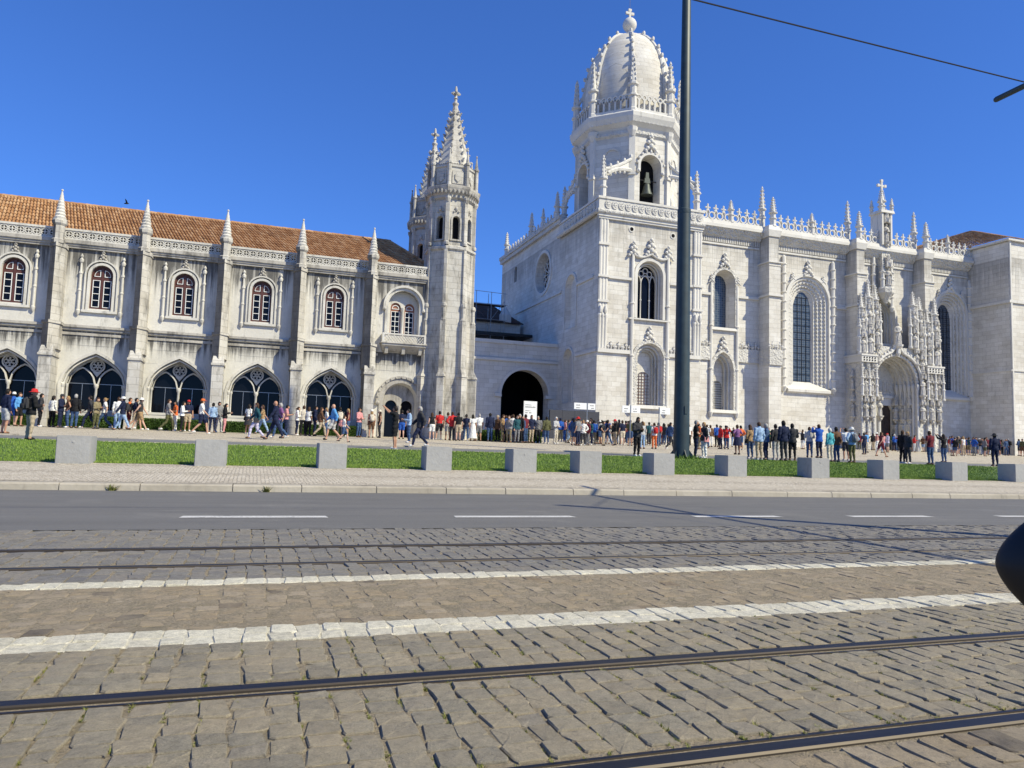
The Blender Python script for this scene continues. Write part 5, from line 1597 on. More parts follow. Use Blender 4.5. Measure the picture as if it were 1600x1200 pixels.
# pinnacles and cresting of the west parapet
for y, z in ((91.4, 25.7), (82.2, 25.7), (74.2, 25.7)): put(PIN, 'pinnacle', (30.0, y, z), church, 0, (2.6, 2.6, 3.2))
put(PIN_SLIM, 'pinnacle', (30.0, 78.4, 25.7), church, 0, (3, 3, 2.6))
for i in range(18): put(FLEUR, 'parapet_fleuron', (30.0, 74.4 + i * 1.0, 25.72), church, -PI / 2, (1.05, 1.0, 0.72))
# ---- nave cornice and parapet
def cornice(x0, x1):
    k = MB()
    k.box(x0, x1, YN - 0.14, YN + 0.02, 22.15, 22.32)
    CB(k, 'cornice_fillet')
    k = MB(); k.add([(x0, YN - 0.2, 22.95), (x1, YN - 0.2, 22.95), (x1, YN - 0.85, 23.75), (x0, YN - 0.85, 23.75), (x0, YN, 23.75), (x1, YN, 23.75), (x0, YN, 22.95), (x1, YN, 22.95)],
                    [(0, 1, 2, 3), (3, 2, 5, 4), (6, 7, 1, 0), (0, 3, 4, 6), (1, 7, 5, 2)])
    CB(k, 'carved_cornice', CARVED)
    k = MB().box(x0, x1, YN - 0.95, YN + 0.1, 23.75, 24.05).frus(x0, x1, YN - 0.85, YN + 0.3, 24.05, 24.5, (0, 0.1))
    CB(k, 'cornice_coping')
    k = MB(); x = x0 + 0.1
    while x < x1 - 0.1:
        k.box(x, x + 0.10, YN - 0.16, YN + 0.02, 22.42, 22.95); x += 0.22
    tag(CB(k, 'dentil_course'), kind='stuff')
    k = MB(); r = random.Random(int(x0)); x = x0 + 0.1
    while x < x1 - 0.05:
        t = r.random(); k.ball((x, YN - 0.3 - 0.5 * t, 23.08 + 0.62 * t), (0.11, 0.1, 0.1), 5, 3)
        t = r.random(); k.ball((x + 0.07, YN - 0.3 - 0.5 * t, 23.08 + 0.62 * t), (0.09, 0.1, 0.12), 5, 3)
        x += 0.13
    tag(CB(k, 'leaf_carving'), kind='stuff')
for x0, x1 in ((41.3, 48.8), (50.25, 60.05), (61.35, 69.5), (70.85, 77.8)):
    cornice(x0, x1)
    n = int((x1 - x0) / 0.86)
    for i in range(n):
        x = x0 + (i + 0.5) * (x1 - x0) / n
        if 63.7 < x < 65.9: continue
        put(FLEUR, 'parapet_fleuron', (x, YN - 0.5, 24.5), church, 0, ((x1 - x0) / n / 0.86, 1.0, 1.08))
for x in (45.0, 55.15, 74.3): put(PIN_SLIM, 'pinnacle', (x, YN - 0.5, 24.45), church, 0, (3.8, 3.8, 2.4))
# ---- nave buttresses
def nave_buttress(x0, x1):
    k = MB()
    xm = (x0 + x1) / 2; yb = 62.72
    k.box(x0 - 0.05, x1 + 0.05, yb - 0.04, YN + 0.05, GC - 0.5, 10.2)
    k.box(x0, x1, yb, YN + 0.05, 10.2, 20.3)
    k.frus(x0 - 0.04, x1 + 0.04, yb - 0.06, YN + 0.05, 20.2, 20.6, (0.06, 0.06))
    k.box(x0 + 0.12, x1 - 0.12, yb + 0.18, YN + 0.05, 20.5, 23.3)
    o = CB(k, 'buttress', STONE)
    MB().box(x0 - 0.18, x1 + 0.18, yb - 0.2, YN, 17.05, 17.25).build('ledge', STONE_P, o)
    MB().box(x0 - 0.16, x1 + 0.16, yb - 0.18, YN, 20.52, 20.66).build('ledge', STONE_P, o)
    MB().frus(x0 + 0.0, x1 - 0.0, yb + 0.05, YN + 0.1, 23.3, 23.95, (-0.12, -0.12)).frus(x0 - 0.12, x1 + 0.12, yb - 0.07, YN + 0.2, 23.95, 24.5, (0.25, 0.25)).build('cap', STONE_P, o)
    put(PIN, 'pinnacle', (xm + 0.1, yb + 0.45, 24.4), o, 0, (2.9, 2.9, 3.2))
    put(PIN, 'pinnacle', (xm - 0.25, yb + 1.75, 24.4), o, 0, (2.7, 2.7, 4.7))
    return o
bts = [nave_buttress(48.8, 50.2), nave_buttress(60.07, 61.35), nave_buttress(69.5, 70.8)]
for b_, x0, x1 in ((bts[0], 48.7, 50.3),):
    MB().box(x0, x1, 62.5, YN, 10.0, 12.2 - 0.6).build('carved_band', CARVED, b_)
    for x in (49.0, 49.9): put(LEAF, 'leaf_cresting', (x, 62.55, 11.6), b_, 0, 1.15)
for a_, b_ in ((46.2, 48.8), (41.25, 43.0), (50.3, 51.6)): CB(MB().box(a_, b_, YN - 0.2, YN + 0.02, 10.25, 11.6), 'carved_band', CARVED)
for x in (41.7, 42.5, 46.7, 47.5, 48.3, 50.9): put(LEAF, 'leaf_cresting', (x, YN - 0.1, 11.6), church, 0, 1.15)
for a_, b_ in ((41.25, 43.0), (46.2, 48.8), (50.3, 51.7), (58.7, 60.05)): CB(MB().box(a_, b_, YN - 0.2, YN + 0.02, 16.85, 17.1), 'string_course')
# ---- bay one windows
frame_arch(43.35, 45.85, 18.35, 13.66, YN, 0.26, 0.16, m_=CARVED)
CB(MB().box(43.5, 45.7, YN + 1.02, YN + 1.06, 13.5, 19.8), 'window_glass', GLASS_LEAD)
put(CREST, 'crest_finial', (44.6, YN - 0.1, 19.9), church, 0, 1.6)
for s in (-1, 1):
    put(CREST, 'crest_finial', (44.6 + s * 1.55, YN - 0.1, 18.2), church, 0, 0.9)
    tall_shaft(44.55 + s * 1.55, YN - 0.1, 5.0, 18.2, 0.18, rings=3)
CB(MB().frus(43.0, 46.2, YN - 0.28, YN + 0.9, 13.35, 13.64, (0.03, 0.1)), 'sill')
CB(MB().frus(42.9, 46.1, YN - 0.3, YN + 0.9, 4.98, 5.3, (0.03, 0.1)), 'sill')
k = MB()
o_ = point_arch(43.25, 45.68, 9.5, 1.65, 14, zb=5.32); o2 = point_arch(43.0, 45.93, 9.5, 1.95, 14, zb=5.32)
k.band(o2, o_, YN - 0.18, YN + 0.04)
for ins, d in ((0.2, 0.25), (0.42, 0.6)):
    k.band(point_arch(43.25 + ins, 45.68 - ins, 9.5, 1.65 - ins, 14, zb=5.32), point_arch(43.39 + ins, 45.54 - ins, 9.5, 1.5 - ins, 14, zb=5.32), YN + d, YN + d + 0.14)
CB(k, 'window_moulding', CARVED)
put(CREST, 'crest_finial', (44.46, YN - 0.1, 11.3), church, 0, 1.6)
CB(MB().wall([(43.3, 5.2), (45.6, 5.2), (45.6, 11.2), (43.3, 11.2)], [round_arch(43.85, 45.1, 5.33, 7.7, 10)], YN + 1.02, 0.25), 'recess_wall', STONE)
wnd = CB(MB().box(43.7, 45.2, YN + 1.3, YN + 1.33, 5.2, 8.6), 'window', DARK)
k = MB()
for i in range(12): k.box(43.85, 45.1, YN + 1.04, YN + 1.08, 5.5 + i * 0.24, 5.55 + i * 0.24)
k.build('grille', IRON, wnd)
# ---- great window of bay two and of bay four
def great_window(x0, x1, zs, zb, g):
    c = (x0 + x1) / 2; w = (x1 - x0) / 2
    frame_arch(x0, x1, zs, zb + 0.2, YN, 0.3, 0.18, m_=STONE_P, n=22)
    k = MB()
    # stepped orders on the splay
    for j in range(4):
        f = 1 - (1 - g) * (j + 0.55) / 4.4
        ww = w * f; dd = 0.95 * (j + 0.3) / 4.4
        k.band(over(c - ww - 0.07, c + ww + 0.07, zs, 22, 1.0, zb + 0.3), over(c - ww + 0.09, c + ww - 0.09, zs, 22, 1.0, zb + 0.3), YN + dd - 0.02, YN + dd + 0.16)
    CB(k, 'splay_moulding', STONE_P)
    bo = MB()
    for j, f in ((0, 0.93), (1, 0.72), (2, 0.58)):
        ww = w * (1 - (1 - g) * (j + 0.95) / 4.4); dd = 0.95 * (j + 0.75) / 4.4
        z = zb + 0.5
        while z < zs:
            for s in (-1, 1): bo.ball((c + s * ww, YN + dd - 0.03, z), (0.09, 0.12, 0.14), 5, 3)
            z += 0.42
        for i in range(14):
            a = PI * (i + 0.5) / 14
            bo.ball((c + ww * math.cos(a), YN + dd - 0.03, zs + ww * math.sin(a)), (0.12, 0.12, 0.12), 5, 3)
    tag(CB(bo, 'foliage_carving', CARVED), kind='stuff')
    gw = CB(MB().box(c - w * g - 0.1, c + w * g + 0.1, YN + 0.96, YN + 1.0, zb, zs + w * g + 0.3), 'window', GLASS_LEAD)
    k = MB()
    z = zb + 0.9
    while z < zs + w * g - 0.2:
        k.box(c - w * g, c + w * g, YN + 0.9, YN + 0.95, z, z + 0.035); z += 0.75
    for i in range(1, 4): k.box(c - w * g + i * w * g / 2 - 0.015, c - w * g + i * w * g / 2 + 0.015, YN + 0.905, YN + 0.945, zb, zs + w * g * 0.6)
    k.build('saddle_bars', IRON, gw)
    CB(MB().add([(x0 - 0.1, YN - 0.35, zb - 0.1), (x1 + 0.1, YN - 0.35, zb - 0.1), (c + w * g + 0.1, YN + 0.95, zb + 0.85), (c - w * g - 0.1, YN + 0.95, zb + 0.85), (x0 - 0.1, YN - 0.35, zb - 0.35), (x1 + 0.1, YN - 0.35, zb - 0.35), (x1 + 0.1, YN, zb - 0.5), (x0 - 0.1, YN, zb - 0.5), (x0 - 0.1, YN + 0.02, zb + 0.15), (x1 + 0.1, YN + 0.02, zb + 0.15)],
                [(0, 1, 2, 3), (4, 5, 1, 0), (7, 6, 5, 4), (0, 3, 8), (1, 9, 2), (4, 0, 8, 7), (1, 5, 6, 9)]), 'sloping_sill')
    put(CREST, 'crest_finial', (c, YN - 0.1, zs + w + 0.15), church, 0, 1.7)
    for s in (-1, 1):
        put(CREST, 'crest_finial', (c + s * w * 0.75, YN - 0.1, zs + w * 0.78), church, 0, 0.9)
        tall_shaft(c + s * (w + 0.55), YN - 0.16, zb + 0.1, 22.0, 0.24, rings=14)
great_window(52.35, 57.65, 17.35, 7.95, 0.42)
great_window(72.75, 77.35, 17.9, 8.2, 0.46)
# ================================================================ south portal
YP = 62.45
PC = 64.95
portal = CB(MB().wall([(61.2, GC - 0.3), (69.0, GC - 0.3), (69.0, 12.9), (61.2, 12.9)], [pd_], YP, YN + 0.95 - YP - 0.1, [0.80]), 'portal_front', CARVED)
PP = lambda k, name, m_=None, smooth=False: k.build(name, m_ or STONE_P, portal, smooth)
PP(MB().add([(61.2, YP, 12.9), (69.0, YP, 12.9), (69.0, YN, 13.3), (61.2, YN, 13.3)], [(0, 1, 2, 3)]), 'portal_ledge')
# archivolts
for j in range(6):
    f = 1 - 0.19 * (j + 0.15) / 6.2
    w = 3.0 * f; y = YP + (YN + 0.85 - YP) * j / 6.0
    k = MB(); k.band(over(PC - w - 0.02, PC + w + 0.02, 9.1, 24), over(PC - w + 0.17, PC + w - 0.17, 9.1, 24), y - 0.06, y + 0.14)
    for i in range(20):
        a = PI * (i + 0.5) / 20
        k.ball((PC + (w - 0.02) * math.cos(a), y - 0.07, 9.1 + (w - 0.02) * math.sin(a)), (0.14, 0.1, 0.14), 5, 3)
    PP(k, 'archivolt', CARVED if j % 2 else STONE_P, 40)
    for s in (-1, 1):
        k = MB().lathe([(0.22, GC), (0.24, GC + 0.4), (0.13, GC + 0.6), (0.12, 8.3), (0.2, 8.5), (0.24, 8.9), (0.16, 9.1)], (PC + s * (w - 0.05), y, 0), 8)
        PP(k, 'jamb_shaft', None, 30)
# outer hood rising to an ogee
k = MB()
og = []
for i in range(31):
    t = -1 + 2 * i / 30
    a = abs(t)
    og.append((PC - t * 3.35, YP - 0.22, 9.1 + 3.25 * math.sqrt(max(0, 1 - a * a)) + 1.0 * max(0, 1 - a * 3.2) ** 1.7))
k.tube(og, 0.16, 8)
for p in og[3:-3:2]: k.ball((p[0], p[1] - 0.05, p[2] + 0.2), (0.17, 0.15, 0.18), 6, 4)
PP(k, 'ogee_hood', None, 40)
# back of the porch: tympanum and two doors with a central post
PP(MB().prism([(PC - 2.5, 7.9), (PC + 2.5, 7.9)] + over(PC - 2.5, PC + 2.5, 9.0, 16), YN + 0.70, YN + 0.85), 'tympanum', CARVED)
for i, x in enumerate((-1.5, -0.9, -0.3, 0.3, 0.9, 1.5)): put(STAT[i % 5], 'statue', (PC + x, YN + 0.68, 8.35), portal, 0, (1.0, 0.6, 1.25))
PP(MB().box(PC - 2.5, PC + 2.5, YN + 0.55, YN + 0.87, 7.6, 7.92), 'lintel')
PP(MB().wall([(PC - 2.5, GC), (PC + 2.5, GC), (PC + 2.5, 7.7), (PC - 2.5, 7.7)], [[(PC - 2.15, GC + 0.03), (PC - 0.32, GC + 0.03), (PC - 0.32, 6.3), (PC - 0.6, 6.8), (PC - 1.87, 6.8), (PC - 2.15, 6.3)], [(PC + 0.32, GC + 0.03), (PC + 2.15, GC + 0.03), (PC + 2.15, 6.3), (PC + 1.87, 6.8), (PC + 0.6, 6.8), (PC + 0.32, 6.3)]], YN + 0.72, 0.35), 'door_wall')
for s in (-1, 1):
    x0, x1 = (PC - 2.2, PC - 0.3) if s < 0 else (PC + 0.3, PC + 2.2)
    dr = PP(MB().box(x0, x1, YN + 1.0, YN + 1.06, GC, 6.9), 'door', WOOD_DK)
    for a in range(2):
        for b_ in range(4):
            MB().frus(x0 + 0.15 + a * 0.85, x0 + 0.85 + a * 0.85, YN + 0.965, YN + 1.01, GC + 0.3 + b_ * 1.15, GC + 1.25 + b_ * 1.15, 0.03).build('panel', WOOD_DK, dr)
PP(MB().lathe([(0.34, GC), (0.34, GC + 0.9), (0.24, GC + 1.1), (0.22, 5.2), (0.34, 5.4), (0.34, 5.6)], (PC, YN + 0.5, 0), 8), 'central_post')
niche_set(PC, YN + 0.32, 5.6, 1.7, portal, 3)
# statues along the jambs
for j, (x, y) in enumerate(((PC + 2.25, YN + 0.35), (PC + 2.55, YN - 0.35), (PC + 2.78, YN - 1.1))):
    niche_set(x, y, 5.3, 1.45, portal, j, rz=-0.9)
    niche_set(2 * PC - x, y, 5.3, 1.45, portal, j + 1, rz=0.9)
    for s in (-1, 1):
        xx = PC + s * (x - PC)
        PP(MB().frus(xx - 0.26, xx + 0.26, y - 0.2, y + 0.4, GC, 4.7, (0.02, 0.02)), 'pedestal', CARVED)
# piers beside the arch: tiers of statues under canopies
def pier(x0, x1, zt, seed):
    r = random.Random(seed)
    xm = (x0 + x1) / 2
    k = MB().box(x0, x1, YP - 0.15, YN, GC - 0.3, zt)
    for x in (x0 + 0.12, xm, x1 - 0.12):
        k.lathe([(0.24, GC), (0.24, GC + 0.5), (0.14, GC + 0.7), (0.13, zt - 0.4), (0.2, zt - 0.2), (0.2, zt)], (x, YP - 0.22, 0), 8)
    p = PP(k, 'pier', CARVED, 30)
    PP(MB().box(x0 - 0.15, x1 + 0.15, YP - 0.55, YN, zt, zt + 0.75).box(x0 - 0.22, x1 + 0.22, YP - 0.62, YN, zt + 0.65, zt + 0.82), 'pier_gallery', STONE_P)
    k = MB(); n = 5
    for i in range(n):
        for j in range(2):
            k.ball((x0 + (i + 0.5) * (x1 - x0) / n, YP - 0.57, zt + 0.2 + j * 0.26), (0.1, 0.06, 0.1), 5, 3)
    tag(PP(k, 'pierced_work', DARK), kind='stuff')
    for i, z in enumerate((5.3, 8.0)):
        for j, x in enumerate((x0 + 0.48, x1 - 0.48)):
            niche_set(x, YP - 0.42, z, 1.45 if i == 0 else 1.2, portal, seed + i + j)
    # faces turned to the side
    niche_set(x0 - 0.2, YP + 0.75, 5.3, 1.5, portal, seed + 2, rz=-PI / 2)
    niche_set(x0 - 0.2, YP + 0.75, 8.2, 1.2, portal, seed + 3, rz=-PI / 2)
    return p
pier(59.95, 61.75, 11.0, 1)
pier(68.95, 71.0, 10.3, 4)
# upper tiers standing on the piers and between
def spire_tower(x, y, z, h, w, i):
    """slender tabernacle: shaft, statue, canopy, crocketed spire"""
    k = MB()
    k.lathe([(w * 0.55, 0), (w * 0.6, 0.2), (w * 0.42, 0.35), (w * 0.42, h * 0.5), (w * 0.55, h * 0.52), (w * 0.55, h * 0.56), (w * 0.4, h * 0.6)], (x, y + 0.15, z), 8)
    PP(k, 'tabernacle', STATUE_ST)
    niche_set(x, y - 0.3, z + 0.25, h * 0.24, portal, i)
    niche_set(x, y - 0.25, z + h * 0.42, h * 0.2, portal, i + 2)
    put(PIN, 'pinnacle', (x, y, z + h * 0.56), portal, 0, (w * 4.2, w * 4.2, h * 0.48))
    for s in (-1, 1): put(PIN_SLIM, 'pinnacle', (x + s * w * 0.6, y - 0.05, z + h * 0.05), portal, 0, (w * 3.2, w * 3.2, h * 0.72))
for (x, z, h, w, i) in ((60.3, 11.8, 6.4, 0.7, 0), (61.25, 11.8, 7.9, 0.75, 1), (62.2, 12.8, 6.4, 0.7, 2), (67.4, 12.8, 6.2, 0.7, 3), (68.3, 12.6, 5.9, 0.7, 4), (69.4, 11.1, 6.2, 0.7, 1), (70.5, 11.1, 7.4, 0.75, 2)):
    spire_tower(x, YP + 0.05, z, h, w, i)
for (x, z, h) in ((68.35, 7.9, 1.7), (68.35, 10.2, 1.5)): niche_set(x, YP - 0.3, z, h, portal, int(z))
for (x, z, h) in ((62.3, 11.2, 1.2), (67.6, 11.2, 1.2), (68.35, 5.3, 1.5), (61.6, 9.4, 1.1)): niche_set(x, YP - 0.28, z, h, portal, int(z * 3))
for x, z, h in ((59.95, 11.8, 5.2), (60.8, 11.8, 6.6), (61.75, 12.3, 6.6), (62.75, 12.9, 4.6), (66.9, 12.9, 4.4), (67.85, 12.6, 6.0), (68.9, 11.2, 5.8), (69.95, 11.1, 6.4), (71.0, 11.0, 5.4)):
    put(PIN_SLIM, 'pinnacle', (x, YP - 0.12, z), portal, 0, (2.6, 2.6, h))
for x in (59.9, 60.85, 61.8, 68.9, 69.95, 71.05): put(PIN_SLIM, 'pinnacle', (x, YP - 0.5, 7.4), portal, 0, (2.4, 2.4, 3.4))
# Our Lady on the apex of the arch, with the window behind
PP(MB().lathe([(0.1, 11.9), (0.25, 12.2), (0.22, 12.7), (0.5, 12.95), (0.55, 13.15)], (PC, YP - 0.3, 0), 8), 'apex_corbel')
put(STAT[2], 'statue', (PC, YP - 0.3, 13.15), portal, 0, (2.3, 2.3, 2.4))
frame_arch(63.0, 66.6, 16.7, 13.3, YN, 0.32, 0.35, m_=STONE_P)
k = MB()
for ins, d in ((0.12, 0.1), (0.3, 0.4), (0.45, 0.62)):
    k.band(over(63.0 + ins, 66.6 - ins, 16.7, 16, 1.0, 13.4), over(63.0 + ins + 0.14, 66.6 - ins - 0.14, 16.7, 16, 1.0, 13.4), YN + d - 0.05, YN + d + 0.14)
PP(k, 'window_moulding', CARVED)
PP(MB().box(63.4, 66.2, YN + 0.78, YN + 0.82, 13.3, 18.4), 'window', GLASS_LEAD)
# central shaft with the archangel and the top cross
PP(MB().box(PC - 0.55, PC + 0.55, YN - 0.75, YN, 19.0, 24.5), 'upper_shaft', CARVED)
PP(MB().lathe([(0.15, 17.9), (0.6, 18.6), (0.95, 19.0), (0.95, 19.5), (0.8, 19.7)], (PC, YN - 0.6, 0), 8), 'balcony_corbel', CARVED)
for s in (-1, 1):
    tall_shaft(PC + s * 1.25, YN - 0.25, 17.6, 23.4, 0.2, rings=5)
    put(PIN_SLIM, 'pinnacle', (PC + s * 0.6, YN - 0.85, 19.4), portal, 0, (3.4, 3.4, 3.4))
niche_set(PC, YN - 1.05, 19.9, 1.9, portal, 1)
tab = PP(MB().box(PC - 0.75, PC + 0.75, YN - 0.35, YN + 0.6, 24.4, 28.0).box(PC - 0.72, PC - 0.5, YN - 1.0, YN - 0.3, 24.4, 28.0).box(PC + 0.5, PC + 0.72, YN - 1.0, YN - 0.3, 24.4, 28.0).frus(PC - 0.95, PC + 0.95, YN - 1.15, YN + 0.7, 28.0, 28.3, 0.05), 'crowning_niche', STONE_P)
niche_set(PC, YN - 0.8, 24.75, 2.1, portal, 3)
for sx, sy in ((-0.75, -0.9), (0.75, -0.9), (-0.75, 0.45), (0.75, 0.45)): put(PIN, 'pinnacle', (PC + sx, YN + sy, 28.2), portal, 0, (1.7, 1.7, 1.6))
put(PIN, 'pinnacle', (PC, YN - 0.25, 28.2), portal, 0, (3.2, 3.2, 2.8))
k = MB().box(PC - 0.1, PC + 0.1, YN - 0.34, YN - 0.16, 30.6, 31.95)
k.box(PC - 0.48, PC + 0.48, YN - 0.33, YN - 0.17, 31.25, 31.43)
for dx, dz in ((-0.48, 31.34), (0.48, 31.34), (0, 31.9)): k.box(PC + dx - 0.14, PC + dx + 0.14, YN - 0.36, YN - 0.14, dz - 0.14, dz + 0.14)
PP(k, 'cross')

# ================================================================ transept
tr = thing('transept', (77.9, 59.35, GZ(59.3)), 'plain pale stone transept block at the right edge of the church', 'building')
gt = GZ(59.3)
MB().add([(77.9, 59.35, gt - 0.4), (100, 59.35, gt - 0.4), (100, 59.35, 25.6), (77.9, 59.35, 25.35), (77.9, 80, gt - 0.4), (77.9, 80, 25.35), (100, 80, gt - 0.4), (100, 80, 25.6)],
         [(0, 1, 2, 3), (4, 0, 3, 5), (1, 6, 7, 2), (6, 4, 5, 7), (3, 2, 7, 5)]).build('wall', STONE, tr)
MB().box(77.72, 100, 59.17, 59.36, 18.45, 18.75).box(77.72, 77.91, 59.36, 64.4, 18.45, 18.75).build('string_course', STONE_P, tr)
MB().box(77.78, 100, 59.22, 59.36, 10.9, 11.05).box(77.78, 77.91, 59.36, 64.4, 10.9, 11.05).build('string_course', STONE_P, tr)
MB().box(77.55, 100, 59.0, 80, 25.4, 25.62).build('eaves', STONE_P, tr)
tile_roof('roof_tiles', (77.5, 58.95, 25.64), (96, 58.95, 25.64), (96, 66, 28.6), (80.5, 66, 28.6), TILE, tr, 0.3, 0.6)
tile_roof('roof_tiles', (77.5, 78, 25.64), (77.5, 58.95, 25.64), (80.5, 66, 28.6), (80.5, 76, 28.6), TILE, tr, 0.3, 0.6)
MB().box(77.95, 78.15, 59.2, 59.36, gt, 25.4).build('corner_quoin', STONE_P, tr)

# ================================================================ entrance gallery between wing and church
YG = 73.0
gg = GZ(YG)
gal = thing('entrance_gallery', (22.0, YG, gg), 'low shaded stone gallery with a wide dark gateway between wing and church', 'building')
ga = round_arch(23.85, 29.05, gg + 0.02, 6.35, 20)
MB().wall([(12.5, gg - 0.4), (30.3, gg - 0.4), (30.3, 11.8), (12.5, 11.8)], [ga], YG, 1.4).build('wall', STONE, gal)
MB().box(12.5, 30.3, YG + 0.02, YG + 8, 11.3, 11.78).build('roof_slab', STONE_P, gal)
MB().box(12.5, 30.3, YG - 0.14, YG + 0.02, 11.55, 11.9).build('coping', STONE_P, gal)
MB().box(12.5, 30.0, YG - 0.2, YG + 0.02, 9.75, 10.0).build('string_course', STONE_P, gal)
k = MB(); k.band(over(23.85 - 0.3, 29.05 + 0.3, 6.35, 20), over(23.85, 29.05, 6.35, 20), YG - 0.1, YG + 0.04); k.build('arch_moulding', STONE_P, gal)
for x in (23.55, 29.15): MB().frus(x - 0.45, x + 0.3, YG - 0.25, YG + 0.3, 6.05, 6.4, 0.03).build('impost', STONE_P, gal)
MB().box(22.4, 22.6, YG + 1.4, YG + 9, gg - 0.3, 11.3).box(29.8, 30.0, YG + 1.4, YG + 9, gg - 0.3, 11.3).box(22.4, 30, YG + 8.8, YG + 9, gg - 0.3, 11.3).build('passage', DARK, gal)
# dark hoarding by the church corner
hd = thing('hoarding', (29.0, 62.3, GZ(62.3)), 'dark blue-grey hoarding standing at the left foot of the church', 'hoarding')
HD = plain('dark_hoarding', (0.035, 0.037, 0.05), 0.6)
for i in range(4): MB().box(25.0 + i * 1.22, 26.2 + i * 1.22, 62.3, 62.36, GZ(62.3), GZ(62.3) + 2.6).build('panel', HD, hd)
for i in range(5): MB().box(24.96 + i * 1.22, 25.02 + i * 1.22, 62.36, 62.44, GZ(62.3) - 0.05, GZ(62.3) + 2.62).build('post', IRON, hd)

# ================================================================ buildings and scaffold behind the gallery
back = thing('rear_range', (26.0, 84.0, gg), 'dark red tiled roof and wall seen above the gallery', 'building')
MB().box(16, 29.6, 84, 92, gg - 0.3, 15.6).build('wall', STONE, back)
MB().box(22.0, 29.9, 80.6, 84.0, 13.6, 13.9).build('flat_canopy', IRON, back)
MB().box(27.6, 28.8, 83.9, 84.0, 11.9, 13.4).build('window', GLASS, back)
rf = MB().add([(15, 83.6, 15.5), (29.9, 83.6, 15.5), (27.0, 88, 18.4), (15, 88, 18.4)], [(0, 1, 2, 3)]).build('roof', TILE_DK, back)
tile_roof('roof_tiles', (15, 83.6, 15.53), (29.9, 83.6, 15.53), (27.0, 88, 18.43), (15, 88, 18.43), TILE_DK, rf, 0.3, 0.6)
k = MB().lathe([(0.75, 0), (0.75, 0.9), (0.1, 1.9)], (27.6, 83.8, 15.6), 8); k.build('stone_finial', STONE_P, back)
sc = thing('scaffolding', (25.0, 82.0, 11.8), 'steel tube scaffolding on the gallery roof beside the turret', 'scaffolding')
for x in (21.5, 23.2, 25.0, 26.6):
    for y in (81.2, 82.4):
        MB().tube([(x, y, 11.8), (x, y, 18.6 if x > 22 else 17)], 0.035, 6).build('upright', STEEL, sc)
for z in (13.6, 15.4, 17.2):
    for y in (81.2, 82.4): MB().tube([(21.2, y, z), (27.0, y, z)], 0.03, 6).build('ledger', STEEL, sc)
    MB().box(21.4, 26.8, 81.25, 82.35, z - 0.09, z - 0.04).build('deck', WOOD_DK, sc)
MB().tube([(25.0, 81.15, 15.4), (26.6, 81.15, 17.6)], 0.03, 6).build('brace', STEEL, sc)
MB().tube([(26.6, 81.2, 18.5), (26.6, 81.2, 20.2)], 0.02, 6).build('brace', STEEL, sc)
MB().tube([(23.0, 81.2, 18.6), (26.9, 81.2, 18.5)], 0.03, 6).build('ledger', STEEL, sc)
# ================================================================ people
def color_mat(name, rough, bmp, var):
    m, n, l, b = mat(name)
    nt = m.node_tree
    oi = n.new('ShaderNodeObjectInfo')
    f = noise(nt, pos(nt), 14, 3)
    c = mixc(nt, var, oi.outputs['Color'], ramp(nt, f, [(0.3, (0.6, 0.6, 0.6)), (0.7, (1.25, 1.25, 1.25))]), 'MULTIPLY')
    l.new(c, b.inputs['Base Color'])
    b.inputs['Roughness'].default_value = rough
    b.inputs['Specular IOR Level'].default_value = 0.25
    if bmp: bump(nt, noise(nt, pos(nt, 1, 1, 0.45), 9, 3), 0.8, bmp, b)
    return m
CLOTH = color_mat('cloth', 0.85, 0.05, 0.5)
SKIN = color_mat('skin', 0.55, 0, 0.15)
HAIR = color_mat('hair', 0.6, 0.02, 0.6)
EYE = plain('eye_dark', (0.02, 0.015, 0.012), 0.4)
def ell_ring(k, rings, n=14):
    vs = []; fs = []
    for (x, y, z, rx, ry) in rings:
        for i in range(n):
            a = 2 * PI * i / n
            vs.append((x + rx * math.cos(a), y + ry * math.sin(a), z))
    for j in range(len(rings) - 1):
        for i in range(n):
            fs.append((j * n + i, j * n + (i + 1) % n, (j + 1) * n + (i + 1) % n, (j + 1) * n + i))
    fs.append(tuple(range(n - 1, -1, -1))); fs.append(tuple((len(rings) - 1) * n + i for i in range(n)))
    k.add(vs, fs)
